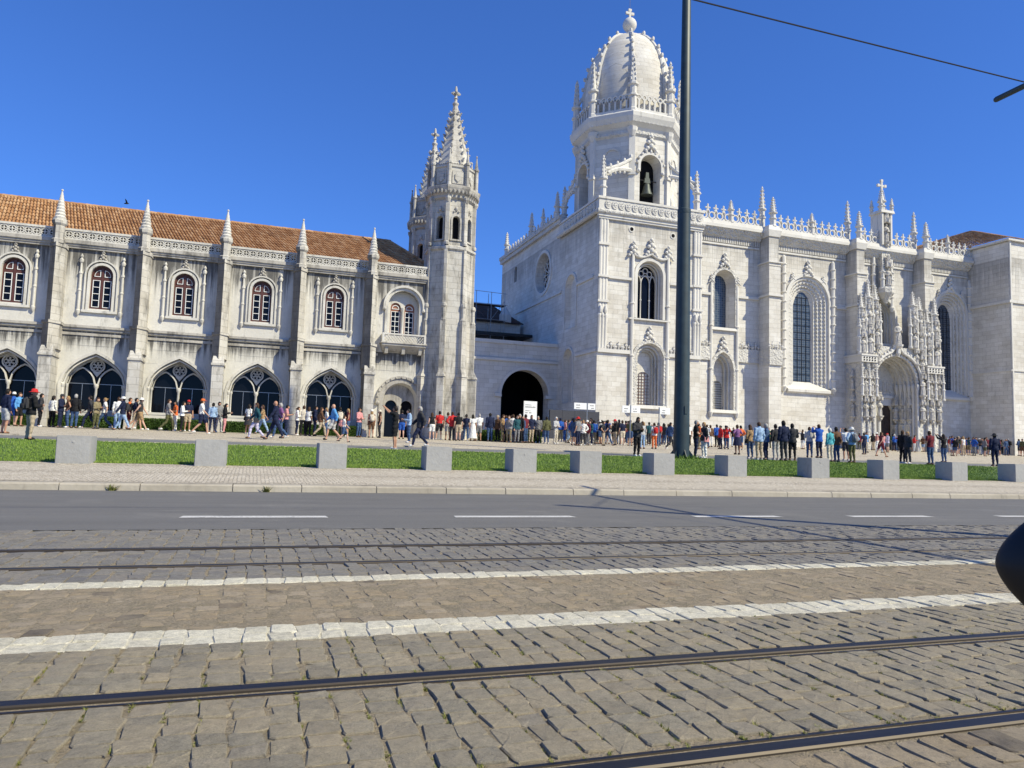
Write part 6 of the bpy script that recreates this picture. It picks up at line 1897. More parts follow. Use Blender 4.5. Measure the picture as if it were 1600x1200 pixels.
def joints(pose, fem):
    sh = 0.165 if fem else 0.19
    hp = 0.10 if fem else 0.095
    J = {}
    lean = Vector((0, 0, 0))
    for s, n in ((1, 'L'), (-1, 'R')):
        J['sh' + n] = Vector((s * sh, 0.0, 1.42)); J['hip' + n] = Vector((s * hp, 0, 0.91))
        J['el' + n] = Vector((s * (sh + 0.055), 0.03, 1.13)); J['wr' + n] = Vector((s * (sh + 0.06), -0.05, 0.89))
        J['kn' + n] = Vector((s * (hp + 0.01), -0.015, 0.49)); J['an' + n] = Vector((s * (hp + 0.02), 0.03, 0.085))
    def arms(eL, wL, eR=None, wR=None):
        J['elL'], J['wrL'] = Vector(eL), Vector(wL)
        J['elR'], J['wrR'] = (Vector(eR), Vector(wR)) if eR else (Vector((-eL[0], eL[1], eL[2])), Vector((-wL[0], wL[1], wL[2])))
    if pose == 'phone': arms((sh + 0.05, -0.03, 1.14), (0.06, -0.29, 1.19))
    elif pose == 'photo': arms((sh + 0.07, -0.2, 1.36), (0.09, -0.36, 1.58))
    elif pose == 'raise': arms((sh + 0.02, -0.25, 1.50), (0.10, -0.46, 1.70))
    elif pose == 'cross': arms((sh + 0.06, -0.06, 1.14), (-0.06, -0.2, 1.16), (-sh - 0.06, -0.06, 1.14), (0.07, -0.22, 1.12))
    elif pose == 'hip': arms((sh + 0.17, 0.06, 1.17), (0.19, -0.04, 1.02))
    elif pose == 'strap': arms((sh + 0.05, -0.06, 1.14), (0.1, -0.2, 1.34), (-sh - 0.055, 0.03, 1.13), (-sh - 0.06, -0.05, 0.89))
    elif pose in ('walk', 'stride'):
        m = 1 if pose == 'walk' else -1
        J['knL'] = Vector((hp, -0.22 * m - 0.03, 0.52)); J['anL'] = Vector((hp, -0.33 * m + 0.02, 0.10 if m > 0 else 0.16))
        J['knR'] = Vector((-hp, 0.10 * m - 0.05, 0.50)); J['anR'] = Vector((-hp, 0.36 * m + 0.02, 0.16 if m > 0 else 0.10))
        J['elL'] = Vector((sh + 0.06, 0.15 * m, 1.15)); J['wrL'] = Vector((sh + 0.04, 0.2 * m - 0.1, 0.93))
        J['elR'] = Vector((-sh - 0.06, -0.12 * m, 1.15)); J['wrR'] = Vector((-sh - 0.02, -0.28 * m - 0.02, 0.97))
    elif pose == 'contra':
        J['knL'] = Vector((hp + 0.04, -0.09, 0.5)); J['anL'] = Vector((hp + 0.1, -0.03, 0.085)); 
        arms((sh + 0.06, -0.02, 1.13), (0.12, -0.2, 0.98), (-sh - 0.055, 0.03, 1.13), (-sh - 0.05, -0.04, 0.89))
    for n in 'LR':
        J['toe' + n] = J['an' + n] + Vector((0.012 if n == 'L' else -0.012, -0.15, -0.045))
    return J
BODY = {}
def raw_body(pose, fem):
    J = joints(pose, fem)
    k = MB()
    if fem: tor = [(0.13, 0.10, 0.84), (0.172, 0.125, 0.92), (0.165, 0.115, 0.99), (0.125, 0.09, 1.12), (0.14, 0.115, 1.26), (0.15, 0.10, 1.36), (0.145, 0.08, 1.43), (0.06, 0.06, 1.48)]
    else: tor = [(0.13, 0.10, 0.84), (0.165, 0.12, 0.92), (0.16, 0.115, 1.0), (0.148, 0.10, 1.12), (0.17, 0.12, 1.27), (0.18, 0.11, 1.37), (0.17, 0.085, 1.44), (0.065, 0.065, 1.49)]
    ell_ring(k, [(0, 0, z, a, b) for a, b, z in tor])
    k.tube([(0, 0.01, 1.42), (0, -0.01, 1.58)], [0.062, 0.056], 10)
    look = 0.03 if pose == 'phone' else 0.0
    hc = Vector((0, -0.025 - look, 1.635 - look * 0.6))
    k.ball(hc, (0.076, 0.094, 0.115), 14, 10)
    k.ball(hc + Vector((0, -0.045, -0.055)), (0.055, 0.05, 0.055), 10, 6)
    k.ball(hc + Vector((0, -0.1, -0.015)), (0.016, 0.022, 0.03), 6, 4)
    segs = [('torso', Vector((0, 0, 0.98)), Vector((0, 0, 1.40)), 0.15), ('pelvis', Vector((-0.06, 0, 0.91)), Vector((0.06, 0, 0.91)), 0.13), ('neck', Vector((0, 0, 1.5)), Vector((0, 0, 1.54)), 0.06), ('head', hc, hc, 0.1)]
    for n in 'LR':
        s = 1 if n == 'L' else -1
        k.ball(hc + Vector((s * 0.078, 0.005, -0.01)), (0.012, 0.022, 0.032), 6, 4)
        f = 0.88 if fem else 1.0
        k.tube([J['sh' + n] + Vector((-s * 0.06, 0, 0.0)), J['sh' + n], J['el' + n]], [0.06 * f, 0.062 * f, 0.045 * f], 10)
        k.ball(J['sh' + n], 0.063 * f, 10, 6)
        k.ball(J['el' + n], 0.045 * f, 8, 6)
        k.tube([J['el' + n], J['el' + n].lerp(J['wr' + n], 0.3), J['wr' + n]], [0.045 * f, 0.044 * f, 0.03 * f], 10)
        d = (J['wr' + n] - J['el' + n]).normalized()
        k.ball(J['wr' + n] + d * 0.045, (0.035, 0.03, 0.045), 8, 6)
        k.tube([J['hip' + n] + Vector((0, 0, 0.03)), J['hip' + n].lerp(J['kn' + n], 0.4), J['kn' + n]], [0.092, 0.082, 0.056], 12)
        k.ball(J['kn' + n], 0.057, 10, 6)
        k.tube([J['kn' + n], J['kn' + n].lerp(J['an' + n], 0.3) + Vector((0, 0.012, 0)), J['an' + n]], [0.055, 0.057, 0.038], 12)
        k.ball(J['an' + n], 0.042, 8, 6)
        k.tube([J['an' + n] + Vector((0, 0.045, -0.03)), J['an' + n] + Vector((0, -0.05, -0.03)), J['toe' + n]], [0.045, 0.045, 0.036], 10)
        segs += [('uarm', J['sh' + n], J['el' + n], 0.055), ('farm', J['el' + n], J['wr' + n], 0.04), ('hand', J['wr' + n] + d * 0.03, J['wr' + n] + d * 0.08, 0.03),
                 ('thigh', J['hip' + n], J['kn' + n], 0.075), ('shin', J['kn' + n], J['an' + n], 0.048), ('foot', J['an' + n] + Vector((0, 0.03, -0.04)), J['toe' + n], 0.035)]
    return k, segs, J, hc
POSES = ['stand', 'phone', 'photo', 'raise', 'cross', 'hip', 'strap', 'walk', 'stride', 'contra']
tmp = []
for fem in (0, 1):
    for p in POSES:
        k, segs, J, hc = raw_body(p, fem)
        me = bpy.data.meshes.new('tmp'); me.from_pydata([tuple(v) for v in k.v], [], k.f)
        o = bpy.data.objects.new('tmp', me); COL.objects.link(o)
        md = o.modifiers.new('r', 'REMESH'); md.mode = 'VOXEL'; md.voxel_size = 0.023
        ms = o.modifiers.new('s', 'SMOOTH'); ms.factor = 0.5; ms.iterations = 3
        tmp.append((p, fem, o, segs, J, hc))
dg = bpy.context.evaluated_depsgraph_get()
dg.update()
for (p, fem, o, segs, J, hc) in tmp:
    ev = o.evaluated_get(dg); me = ev.to_mesh()
    V = [v.co.copy() for v in me.vertices]; N = [v.normal.copy() for v in me.vertices]
    F = [list(f.vertices) for f in me.polygons]
    lab = []
    for f in F:
        c = sum((V[i] for i in f), Vector()) / len(f)
        best = None
        for (n, a, b, r) in segs:
            ab = b - a; L2 = ab.length_squared
            t = 0 if L2 < 1e-9 else max(0, min(1, (c - a).dot(ab) / L2))
            d = (c - (a + ab * t)).length - r
            if best is None or d < best[0]: best = (d, n, t)
        lab.append((best[1], best[2], c.z))
    ev.to_mesh_clear()
    BODY[(p, fem)] = (V, N, F, lab, J, hc)
for (_, _, o, _, _, _) in tmp:
    me = o.data; bpy.data.objects.remove(o); bpy.data.meshes.remove(me)
CACHE = {}
def body_mesh(p, fem):
    key = ('body', p, fem)
    if key in CACHE: return CACHE[key]
    V, N, F, lab, J, hc = BODY[(p, fem)]
    k = MB(); k.add(V, F)
    for s in (-1, 1):
        k.ball(hc + Vector((s * 0.03, -0.082, 0.012)), (0.011, 0.01, 0.008), 6, 4, mi=1)
        n = 'L' if s > 0 else 'R'
        w, e = J['wr' + n], J['el' + n]
        d = (w - e).normalized()
        side = d.cross(Vector((0, 1, 0.2))).normalized(); pn = d.cross(side).normalized()
        for q in range(4):
            b = w + d * 0.075 + side * (-0.024 + q * 0.016)
            L = (0.05, 0.062, 0.066, 0.055)[q]
            k.tube([b, b + d * L * 0.55 + pn * 0.008, b + d * L + pn * 0.026], [0.0085, 0.008, 0.006], 5)
        b = w + d * 0.045 + side * 0.03
        k.tube([b, b + side * 0.024 + d * 0.02, b + side * 0.03 + d * 0.048 + pn * 0.01], [0.011, 0.01, 0.007], 5)
    k.box(hc.x - 0.02, hc.x + 0.02, hc.y - 0.098, hc.y - 0.09, hc.z - 0.062, hc.z - 0.056, 1)
    CACHE[key] = k.mesh('person', [SKIN, EYE], smooth=80)
    return CACHE[key]
def garment(p, fem, kind):
    key = (kind, p, fem)
    if key in CACHE: return CACHE[key]
    V, N, F, lab, J, hc = BODY[(p, fem)]
    def keep(n, t, z):
        if kind in ('tee', 'tank', 'long', 'jacket'):
            if n in ('torso', 'pelvis') and z > (0.90 if kind != 'jacket' else 0.86): return True
            if n == 'neck' and kind == 'jacket': return True
            if n == 'thigh' and kind == 'jacket' and z > 0.84: return True
            if n == 'uarm': return kind != 'tank' and (kind in ('long', 'jacket') or t < 0.72) or t < 0.12
            if n == 'farm': return kind in ('long', 'jacket') and t < 0.97
            return False
        if kind == 'trousers': return (n == 'pelvis' or n == 'thigh' or (n == 'torso' and z < 1.0) or (n == 'shin' and t < 0.97)) and z < 1.0
        if kind == 'shorts': return (n == 'pelvis' or (n == 'thigh' and t < 0.88) or (n == 'torso' and z < 1.0)) and z < 1.0
        if kind in ('shoeL', 'shoeR'): return n == 'foot'
        return False
    off = {'tee': 0.016, 'tank': 0.013, 'long': 0.017, 'jacket': 0.028, 'trousers': 0.014, 'shorts': 0.022, 'shoeL': 0.012, 'shoeR': 0.012}[kind]
    fs = [f for f, l_ in zip(F, lab) if keep(*l_)]
    if kind[:4] == 'shoe': fs = [f for f in fs if (V[f[0]].x > 0) == (kind == 'shoeL')]
    ids = sorted({i for f in fs for i in f}); mp = {i: j for j, i in enumerate(ids)}
    r = random.Random(hash(kind) % 97)
    k = MB(); k.add([V[i] + N[i] * (off + 0.006 * math.sin(V[i].z * 40 + V[i].x * 25)) for i in ids], [[mp[i] for i in f] for f in fs])
    name = {'tee': 'shirt', 'tank': 'top', 'long': 'sweater', 'jacket': 'jacket', 'trousers': 'trousers', 'shorts': 'shorts', 'shoeL': 'shoe', 'shoeR': 'shoe'}[kind]
    CACHE[key] = k.mesh(name, CLOTH, smooth=80)
    return CACHE[key]
def skirt_mesh(length, flare):
    key = ('skirt', length, flare)
    if key in CACHE: return CACHE[key]
    k = MB(); n = 18; vs = []; fs = []
    rings = 6
    for j in range(rings + 1):
        t = j / rings
        for i in range(n):
            a = 2 * PI * i / n
            rr = 0.175 + flare * t + 0.012 * math.sin(a * 6) * t
            vs.append((rr * math.cos(a), rr * 0.85 * math.sin(a), 1.03 - length * t))
    for j in range(rings):
        for i in range(n): fs.append((j * n + i, j * n + (i + 1) % n, (j + 1) * n + (i + 1) % n, (j + 1) * n + i))
    CACHE[key] = k.add(vs, fs).mesh('skirt', CLOTH, smooth=80)
    return CACHE[key]
def hair_mesh(kind):
    key = ('hair', kind)
    if key in CACHE: return CACHE[key]
    k = MB(); n = 16; m_ = 10; vs = []; fs = []
    for j in range(m_ + 1):
        th = PI * 0.02 + (PI * 0.68) * j / m_
        for i in range(n):
            a = 2 * PI * i / n
            x, y, z = math.sin(th) * math.cos(a), math.sin(th) * math.sin(a), math.cos(th)
            if y < -0.25 and z < 0.42: z = 0.42 + 0.02 * z; sc = math.sqrt(max(0.01, 1 - z * z)) / max(0.01, math.hypot(x, y)); x *= sc; y *= sc
            wv = 1.0 + 0.05 * math.sin(5 * a + j)
            vs.append((x * 0.088 * wv, y * 0.106 * wv + 0.004, z * 0.128 * wv))
    for j in range(m_):
        for i in range(n): fs.append((j * n + i, (j + 1) * n + i, (j + 1) * n + (i + 1) % n, j * n + (i + 1) % n))
    fs.append(tuple(range(n)))
    k.add(vs, fs)
    if kind == 'long':
        ell_ring(k, [(0, 0.05, -0.26, 0.07, 0.03), (0, 0.065, -0.16, 0.095, 0.045), (0, 0.05, -0.02, 0.09, 0.06), (0, 0.03, 0.05, 0.07, 0.06)], 10)
    if kind == 'bun': k.ball((0, 0.11, 0.05), 0.045, 8, 6)
    if kind == 'tail': k.tube([(0, 0.1, 0.03), (0, 0.15, 0.0), (0, 0.13, -0.18)], [0.03, 0.032, 0.012], 8)
    CACHE[key] = k.mesh('hair', HAIR, smooth=80)
    return CACHE[key]
def hat_mesh(kind):
    key = ('hat', kind)
    if key in CACHE: return CACHE[key]
    k = MB()
    k.lathe([(0.098, 0.03), (0.1, 0.06), (0.092, 0.11), (0.06, 0.145), (0.02, 0.155)], (0, 0.004, 0), 16, 0, 0.94, 1.1)
    if kind == 'cap':
        pts = [(0.088 * math.cos(PI + PI * i / 10), -0.05 + 0.16 * math.sin(PI + PI * i / 10)) for i in range(11)]
        k.prismz(pts, 0.036, 0.048)
    else: k.lathe([(0.175, 0.018), (0.18, 0.026), (0.095, 0.055), (0.09, 0.04)], (0, 0, 0), 18)
    CACHE[key] = k.mesh('hat', CLOTH, smooth=50)
    return CACHE[key]
def pack_mesh():
    if 'pack' in CACHE: return CACHE['pack']
    bm = bmesh.new(); bmesh.ops.create_cube(bm, size=1)
    bmesh.ops.scale(bm, vec=(0.30, 0.18, 0.44), verts=bm.verts)
    bmesh.ops.bevel(bm, geom=bm.edges[:], offset=0.06, segments=3, affect='EDGES')
    bmesh.ops.translate(bm, vec=(0, 0.205, 1.24), verts=bm.verts)
    me = bpy.data.meshes.new('t'); bm.to_mesh(me); bm.free()
    k = MB(); k.add([v.co for v in me.vertices], [list(f.vertices) for f in me.polygons]); bpy.data.meshes.remove(me)
    ell_ring(k, [(0, 0.31, 1.08, 0.10, 0.03), (0, 0.315, 1.15, 0.12, 0.04), (0, 0.31, 1.24, 0.10, 0.03)], 10)
    for s in (-1, 1): k.tube([(s * 0.1, 0.14, 1.42), (s * 0.11, 0.02, 1.475), (s * 0.115, -0.125, 1.38), (s * 0.13, -0.12, 1.2), (s * 0.15, 0.12, 1.06)], 0.02, 5)
    CACHE['pack'] = k.mesh('backpack', CLOTH, smooth=50)
    return CACHE['pack']
def bag_mesh():
    if 'bag' in CACHE: return CACHE['bag']
    k = MB(); k.frus(0.16, 0.26, -0.13, 0.13, 0.80, 1.02, (0.02, 0.02))
    k.tube([(0.21, 0.1, 1.0), (0.08, 0.14, 1.25), (-0.12, 0.06, 1.475), (-0.1, -0.13, 1.36), (0.2, -0.1, 1.0)], 0.012, 5)
    CACHE['bag'] = k.mesh('shoulder_bag', CLOTH)
    return CACHE['bag']
C = dict(black=(0.012, 0.012, 0.014), charcoal=(0.04, 0.04, 0.045), grey=(0.2, 0.2, 0.21), lightgrey=(0.42, 0.42, 0.42), white=(0.72, 0.72, 0.70), cream=(0.6, 0.54, 0.44), beige=(0.42, 0.34, 0.24), tan=(0.33, 0.22, 0.12),
         brown=(0.13, 0.07, 0.04), olive=(0.1, 0.1, 0.045), khaki=(0.24, 0.2, 0.12), navy=(0.012, 0.018, 0.05), blue=(0.02, 0.09, 0.38), denim=(0.045, 0.085, 0.18), lightblue=(0.28, 0.4, 0.58), skyblue=(0.10, 0.30, 0.6), turquoise=(0.08, 0.36, 0.42),
         teal=(0.02, 0.08, 0.1), red=(0.5, 0.03, 0.03), orange=(0.6, 0.14, 0.04), maroon=(0.14, 0.02, 0.03), pink=(0.6, 0.27, 0.27), purple=(0.2, 0.09, 0.22), yellow=(0.6, 0.42, 0.08), green=(0.04, 0.12, 0.05), lilac=(0.5, 0.47, 0.62))
CN = dict(lightgrey='light grey', lightblue='light blue', skyblue='bright blue', charcoal='charcoal', denim='denim blue')
SKT = [(0.5, 0.29, 0.2), (0.42, 0.23, 0.15), (0.56, 0.35, 0.26), (0.3, 0.16, 0.1), (0.14, 0.07, 0.045)]
HC_ = dict(dark=(0.012, 0.009, 0.007), brown=(0.06, 0.03, 0.015), blond=(0.32, 0.2, 0.09), grey=(0.35, 0.34, 0.33), white=(0.6, 0.6, 0.58))
FACE = dict(t=0.0, a=PI, r=PI / 2, l=-PI / 2)
def landmark(px):
    for lim, s in ((62, 'by the left edge'), (200, 'before the second arch'), (330, 'before the third arch'), (450, 'before the fourth arch'), (572, 'before the fifth arch'), (662, 'by the round doorway'), (748, 'below the turret'), (862, 'before the gateway'),
                   (940, 'by the church corner'), (1062, 'left of the green mast'), (1205, 'right of the green mast'), (1335, 'before the great window'), (1482, 'before the portal'), (1700, 'at far right')):
        if px < lim: return s
PEOPLE = []
rp = random.Random(77)
def person(px, py, pose='stand', face='a', top='tee:white', bot='trousers:navy', hair='short:brown', hat=None, pack=None, bag=None, H=1.0, fem=0, skin=None, fixed=None, shoe=None):
    P = fixed or foot(px, py)
    if px < 870 and P.y > 46.2 - 0.3:                # keep in front of the hedges
        y = rp.uniform(44.9, 46.2); P = Vector((P.x / P.y * y, y, GZ(y)))
    tk, tc = top.split(':'); bk, bc = bot.split(':')
    root = put(body_mesh(pose, fem), 'person', (P.x, P.y, GZ(P.y) + 0.022 if P.y > 33.8 else GZ(P.y) + 0.0), None, (FACE[face] if isinstance(face, str) else face), H * (0.96 if fem else 1.0))
    root.color = (*(skin or rp.choice(SKT[:3])), 1)
    def part(me, name, col, z=0):
        o = bpy.data.objects.new(name, me); COL.objects.link(o)
        o.parent = root; o.location = z if z else (0, 0, 0)
        o.color = (*(C.get(col) or HC_.get(col) or (1, 1, 1)), 1)
        return o
    hc = BODY[(pose, fem)][5]
    if tk == 'dress':
        o = part(garment(pose, fem, 'tee'), 'dress', tc); s_ = part(skirt_mesh(0.85, 0.14), 'skirt', tc)
    else: part(garment(pose, fem, tk), garment(pose, fem, tk).name.split('.')[0], tc)
    if bk == 'skirt': part(skirt_mesh(0.5, 0.1), 'skirt', bc)
    elif bk != 'none': part(garment(pose, fem, bk), bk, bc)
    sc_ = shoe or rp.choice(['white', 'black', 'brown', 'charcoal'])
    for sk in ('shoeL', 'shoeR'): part(garment(pose, fem, sk), 'shoe', sc_)
    hk, hcol = hair.split(':')
    if hk != 'bald': part(hair_mesh(hk), 'hair', None, hc).color = (*HC_[hcol], 1)
    if hat:
        a, b = hat.split(':'); part(hat_mesh(a), 'hat', b, hc)
    if pack: part(pack_mesh(), 'backpack', pack)
    if bag: part(bag_mesh(), 'shoulder_bag', bag)
    PEOPLE.append((root, px, dict(top=(tk, tc), bot=(bk, bc), hat=hat, pack=pack, bag=bag, pose=pose, hair=(hk, hcol), fem=fem, H=H)))
    return root
L_ = 'trousers:'
person(6, 679, 'stand', 2.3, 'long:navy', 'shorts:lightgrey', 'short:dark')
person(45, 687.5, 'phone', 2.2, 'jacket:black', 'trousers:beige', 'bald:dark', 'brim:red', 'charcoal')
person(27, 663.5, 'contra', 1.2, 'long:skyblue', 'shorts:black', 'short:brown')
person(18, 663, 'stand', 'a', 'jacket:blue', 'shorts:blue', 'short:dark', 'cap:white')
person(61, 664, 'stand', 1.9, 'jacket:charcoal', 'trousers:black', 'short:dark')
person(80, 666, 'stand', 2.6, 'long:white', 'trousers:black', 'long:dark', fem=1)
person(93, 666, 'cross', 1.4, 'jacket:navy', 'trousers:navy', 'short:dark', 'cap:charcoal')
person(104, 665, 'hip', -1.2, 'tank:brown', 'trousers:denim', 'long:blond', fem=1)
person(115, 667, 'stand', 2.9, 'jacket:black', 'trousers:denim', 'short:grey', H=1.03)
person(139, 666.5, 'walk', 'l', 'long:charcoal', 'trousers:navy', 'short:dark')
person(149, 667, 'phone', 1.0, 'jacket:khaki', 'trousers:olive', 'long:brown', fem=1)
person(162, 668, 'walk', 'l', 'tee:white', 'trousers:denim', 'bun:blond', fem=1)
person(183, 665, 'stand', 'a', 'long:white', 'trousers:lightblue', 'short:brown')
person(190, 673, 'stride', 'l', 'jacket:navy', 'trousers:lightblue', 'short:dark', 'cap:white', 'charcoal')
person(200, 669, 'stand', 'r', 'tee:orange', 'shorts:maroon', 'short:brown')
person(209.5, 672.5, 'walk', 'r', 'tee:navy', 'shorts:beige', 'short:dark', None, 'black')
person(217.5, 672, 'stride', 'r', 'tank:charcoal', 'shorts:tan', 'short:dark', 'brim:white')
person(261, 671, 'walk', 'r', 'tee:grey', 'trousers:olive', 'short:brown', bag='black')
person(272.5, 672, 'cross', -1.1, 'tee:orange', 'trousers:white', 'long:dark', fem=1)
person(283, 673, 'phone', 'r', 'long:white', 'trousers:black', 'long:dark', fem=1)
person(292, 672, 'stand', 0.3, 'tee:navy', 'shorts:beige', 'short:dark', 'cap:red')
person(313, 679, 'walk', 'r', 'tee:white', 'shorts:navy', 'short:brown', 'cap:orange', H=1.03)
person(331, 674, 'stand', 'a', 'long:lightblue', 'trousers:navy', 'tail:dark', fem=1)
person(340, 674, 'contra', 0.6, 'long:grey', 'trousers:lightgrey', 'short:dark')
person(350, 673, 'phone', 'r', 'jacket:black', 'trousers:pink', 'tail:dark', fem=1)
person(387, 675.5, 'stand', 2.4, 'tee:white', 'skirt:charcoal', 'long:dark', fem=1, bag='black')
person(399, 687, 'walk', 'l', 'jacket:teal', 'trousers:lilac', 'long:brown', fem=1, bag='charcoal')
person(409, 678, 'stride', 'l', 'tee:tan', 'trousers:lightblue', 'long:brown', fem=1)
person(428.5, 688, 'stride', 'l', 'long:navy', 'trousers:navy', 'bald:grey', H=1.04)
person(436.5, 686, 'walk', 'l', 'tee:purple', 'trousers:denim', 'short:grey')
person(446, 675, 'phone', 'r', 'tee:pink', 'trousers:navy', 'short:dark')
person(463, 681, 'phone', 'r', 'long:white', 'trousers:navy', 'tail:brown', fem=1)
person(473, 678, 'stand', 'a', 'long:cream', 'trousers:black', 'short:brown')
person(481, 678, 'contra', 2.5, 'tee:white', 'trousers:black', 'long:brown', fem=1)
person(491, 680, 'stand', 'r', 'jacket:navy', 'trousers:navy', 'short:dark', None, 'black')
person(500, 683, 'walk', 'r', 'jacket:brown', 'trousers:beige', 'long:brown', fem=1)
person(509, 680, 'stand', 'l', 'tee:white', 'trousers:lightblue', 'long:blond', fem=1)
person(519.5, 689, 'walk', 'l', 'long:skyblue', 'shorts:lightgrey', 'bald:grey', H=1.04)
person(530, 679, 'stand', 'a', 'tee:charcoal', 'trousers:charcoal', 'short:dark', None, 'cream')
person(536, 692, 'walk', 'r', 'tee:white', 'shorts:denim', 'short:brown', None, 'pink', H=0.72)
person(543, 679, 'contra', 'l', 'tank:maroon', 'shorts:denim', 'long:blond', fem=1)
person(560, 680, 'cross', 0.8, 'long:pink', 'trousers:denim', 'short:brown')
person(579.5, 681, 'stand', 'a', 'tank:maroon', 'shorts:brown', 'long:blond', 'cap:white', 'cream', fem=1)
person(592.5, 682, 'stand', 'l', 'tank:brown', 'trousers:charcoal', 'long:brown', 'cap:cream', fem=1)
person(616, 702, 'raise', -2.0, 'tee:black', 'shorts:black', 'short:dark', skin=SKT[1])
person(627, 681, 'stand', 'a', 'tee:navy', 'shorts:blue', 'short:dark')
person(638, 693, 'phone', 'l', 'long:lightblue', 'trousers:denim', 'short:dark')
person(655, 699, 'walk', 'l', 'jacket:charcoal', 'trousers:navy', 'short:grey', H=1.05)
person(674, 685, 'stand', 'a', 'tank:black', 'shorts:white', 'long:brown', fem=1, bag='charcoal')
person(686, 684.5, 'contra', 'a', 'tee:red', 'shorts:charcoal', 'short:dark', H=1.03)
person(699, 685, 'stand', 'a', 'tee:grey', 'shorts:lightgrey', 'short:brown')
person(706, 685, 'hip', 'a', 'jacket:red', 'trousers:charcoal', 'short:brown', H=1.02)
person(715.5, 685, 'stand', 'a', 'tee:black', 'shorts:beige', 'short:dark')
person(727.5, 687, 'stand', 2.7, 'tee:navy', 'trousers:denim', 'tail:dark', fem=1)
person(738, 687.5, 'stand', 'a', 'dress:white', 'none:white', 'long:dark', fem=1)
person(748, 687, 'contra', 'a', 'tee:white', 'shorts:grey', 'short:grey')
person(765, 687.5, 'stand', 'a', 'jacket:navy', 'trousers:denim', 'short:dark', H=1.04)
person(777, 690, 'stand', -1.0, 'jacket:brown', 'trousers:black', 'long:dark', 'cap:beige', fem=1)
person(785, 686, 'contra', 0.9, 'jacket:tan', 'trousers:khaki', 'short:brown')
person(829.5, 689, 'hip', 0.2, 'jacket:navy', 'trousers:beige', 'short:brown', H=1.03)
person(840, 687.5, 'stand', -0.4, 'jacket:grey', 'trousers:charcoal', 'short:grey')
person(853.5, 690.5, 'stand', 'a', 'jacket:olive', 'trousers:denim', 'short:dark')
person(868, 689, 'cross', 0.5, 'long:lightgrey', 'trousers:cream', 'short:white')
person(875, 690.5, 'stand', 'a', 'jacket:blue', 'trousers:khaki', 'short:dark', 'cap:navy')
person(882, 690.5, 'phone', 'r', 'long:pink', 'trousers:blue', 'long:brown', fem=1)
person(894, 694.5, 'walk', 'r', 'jacket:blue', 'trousers:khaki', 'short:dark', 'cap:charcoal')
person(923.5, 695.5, 'walk', 'l', 'tee:navy', 'trousers:lightgrey', 'short:dark', H=1.03)
person(935, 694, 'stand', 'a', 'long:lightgrey', 'trousers:black', 'short:brown', None, 'grey')
person(949, 697, 'stride', 'r', 'tee:navy', 'trousers:denim', 'tail:dark', fem=1)
person(967, 695.5, 'contra', 'a', 'jacket:black', 'trousers:black', 'short:dark', H=1.04)
person(995, 713.5, 'phone', 0.25, 'jacket:charcoal', 'trousers:black', 'short:dark', skin=SKT[3], H=1.02, shoe='white')
person(1003.5, 702, 'stand', 'a', 'long:lightgrey', 'trousers:lightblue', 'long:brown', fem=1)
person(1014, 696, 'stand', 'a', 'long:teal', 'trousers:charcoal', 'short:dark')
person(1022, 702, 'stand', 'a', 'tee:white', 'trousers:orange', 'tail:brown', None, 'red', fem=1, H=0.97)
person(1029, 697, 'stand', 'a', 'tee:charcoal', 'trousers:denim', 'short:dark', None, 'red')
person(1037, 695, 'contra', 'a', 'tee:charcoal', 'shorts:maroon', 'short:dark')
person(1047, 704, 'walk', 'r', 'jacket:denim', 'trousers:charcoal', 'long:dark', fem=1)
person(1076, 698, 'stand', 'a', 'tee:white', 'trousers:charcoal', 'short:brown')
person(1087, 716.5, 'cross', 1.1, 'tee:black', 'trousers:navy', 'short:grey', shoe='white')
person(1100, 716.5, 'stand', 'l', 'jacket:charcoal', 'trousers:white', 'short:blond', fem=1, bag='pink', shoe='white')
person(1110, 699, 'stand', 'a', 'jacket:brown', 'trousers:white', 'short:brown')
person(1120, 699, 'stand', 'a', 'long:blue', 'trousers:black', 'short:dark', H=1.04)
person(1134, 700.5, 'stand', 'a', 'tee:black', 'shorts:black', 'short:dark', None, 'blue')
person(1152, 711, 'hip', 'a', 'tee:purple', 'skirt:navy', 'short:brown', fem=1, skin=SKT[4])
person(1172, 717, 'stand', 'a', 'long:tan', 'trousers:denim', 'long:brown', fem=1, bag='black')
person(1186, 719, 'stand', 'a', 'jacket:lightblue', 'trousers:beige', 'short:brown', H=1.03)
person(1197.5, 719, 'contra', -2.3, 'jacket:denim', 'trousers:navy', 'short:grey')
person(1212, 719, 'stand', 'a', 'long:charcoal', 'trousers:lightgrey', 'short:dark')
person(1224.5, 720.5, 'stand', 'a', 'jacket:navy', 'trousers:charcoal', 'short:dark', H=1.1)
person(1238, 720, 'cross', 2.7, 'jacket:charcoal', 'trousers:black', 'short:dark', H=1.04)
person(1254.5, 702, 'photo', 'a', 'tee:white', 'shorts:skyblue', 'short:brown')
person(1265, 715.5, 'phone', 2.6, 'long:lightgrey', 'trousers:denim', 'short:brown')
person(1280, 716.5, 'photo', 'a', 'jacket:blue', 'trousers:navy', 'short:brown', H=1.08)
person(1297, 722, 'stand', 'a', 'long:turquoise', 'trousers:cream', 'short:white', fem=1)
person(1307, 722, 'stand', 'a', 'jacket:brown', 'trousers:denim', 'short:dark')
person(1322, 720, 'raise', 2.8, 'tee:white', 'shorts:charcoal', 'short:dark')
person(1331.5, 723.5, 'hip', 'a', 'long:lightblue', 'trousers:olive', 'short:grey', 'brim:white', 'grey')
person(1350.5, 710.5, 'stand', 'a', 'tee:navy', 'trousers:navy', 'short:dark', H=0.93)
person(1364.5, 704, 'stand', 'a', 'jacket:black', 'trousers:beige', 'short:dark')
person(1377, 715, 'stride', 'r', 'tank:maroon', 'shorts:maroon', 'long:brown', fem=1)
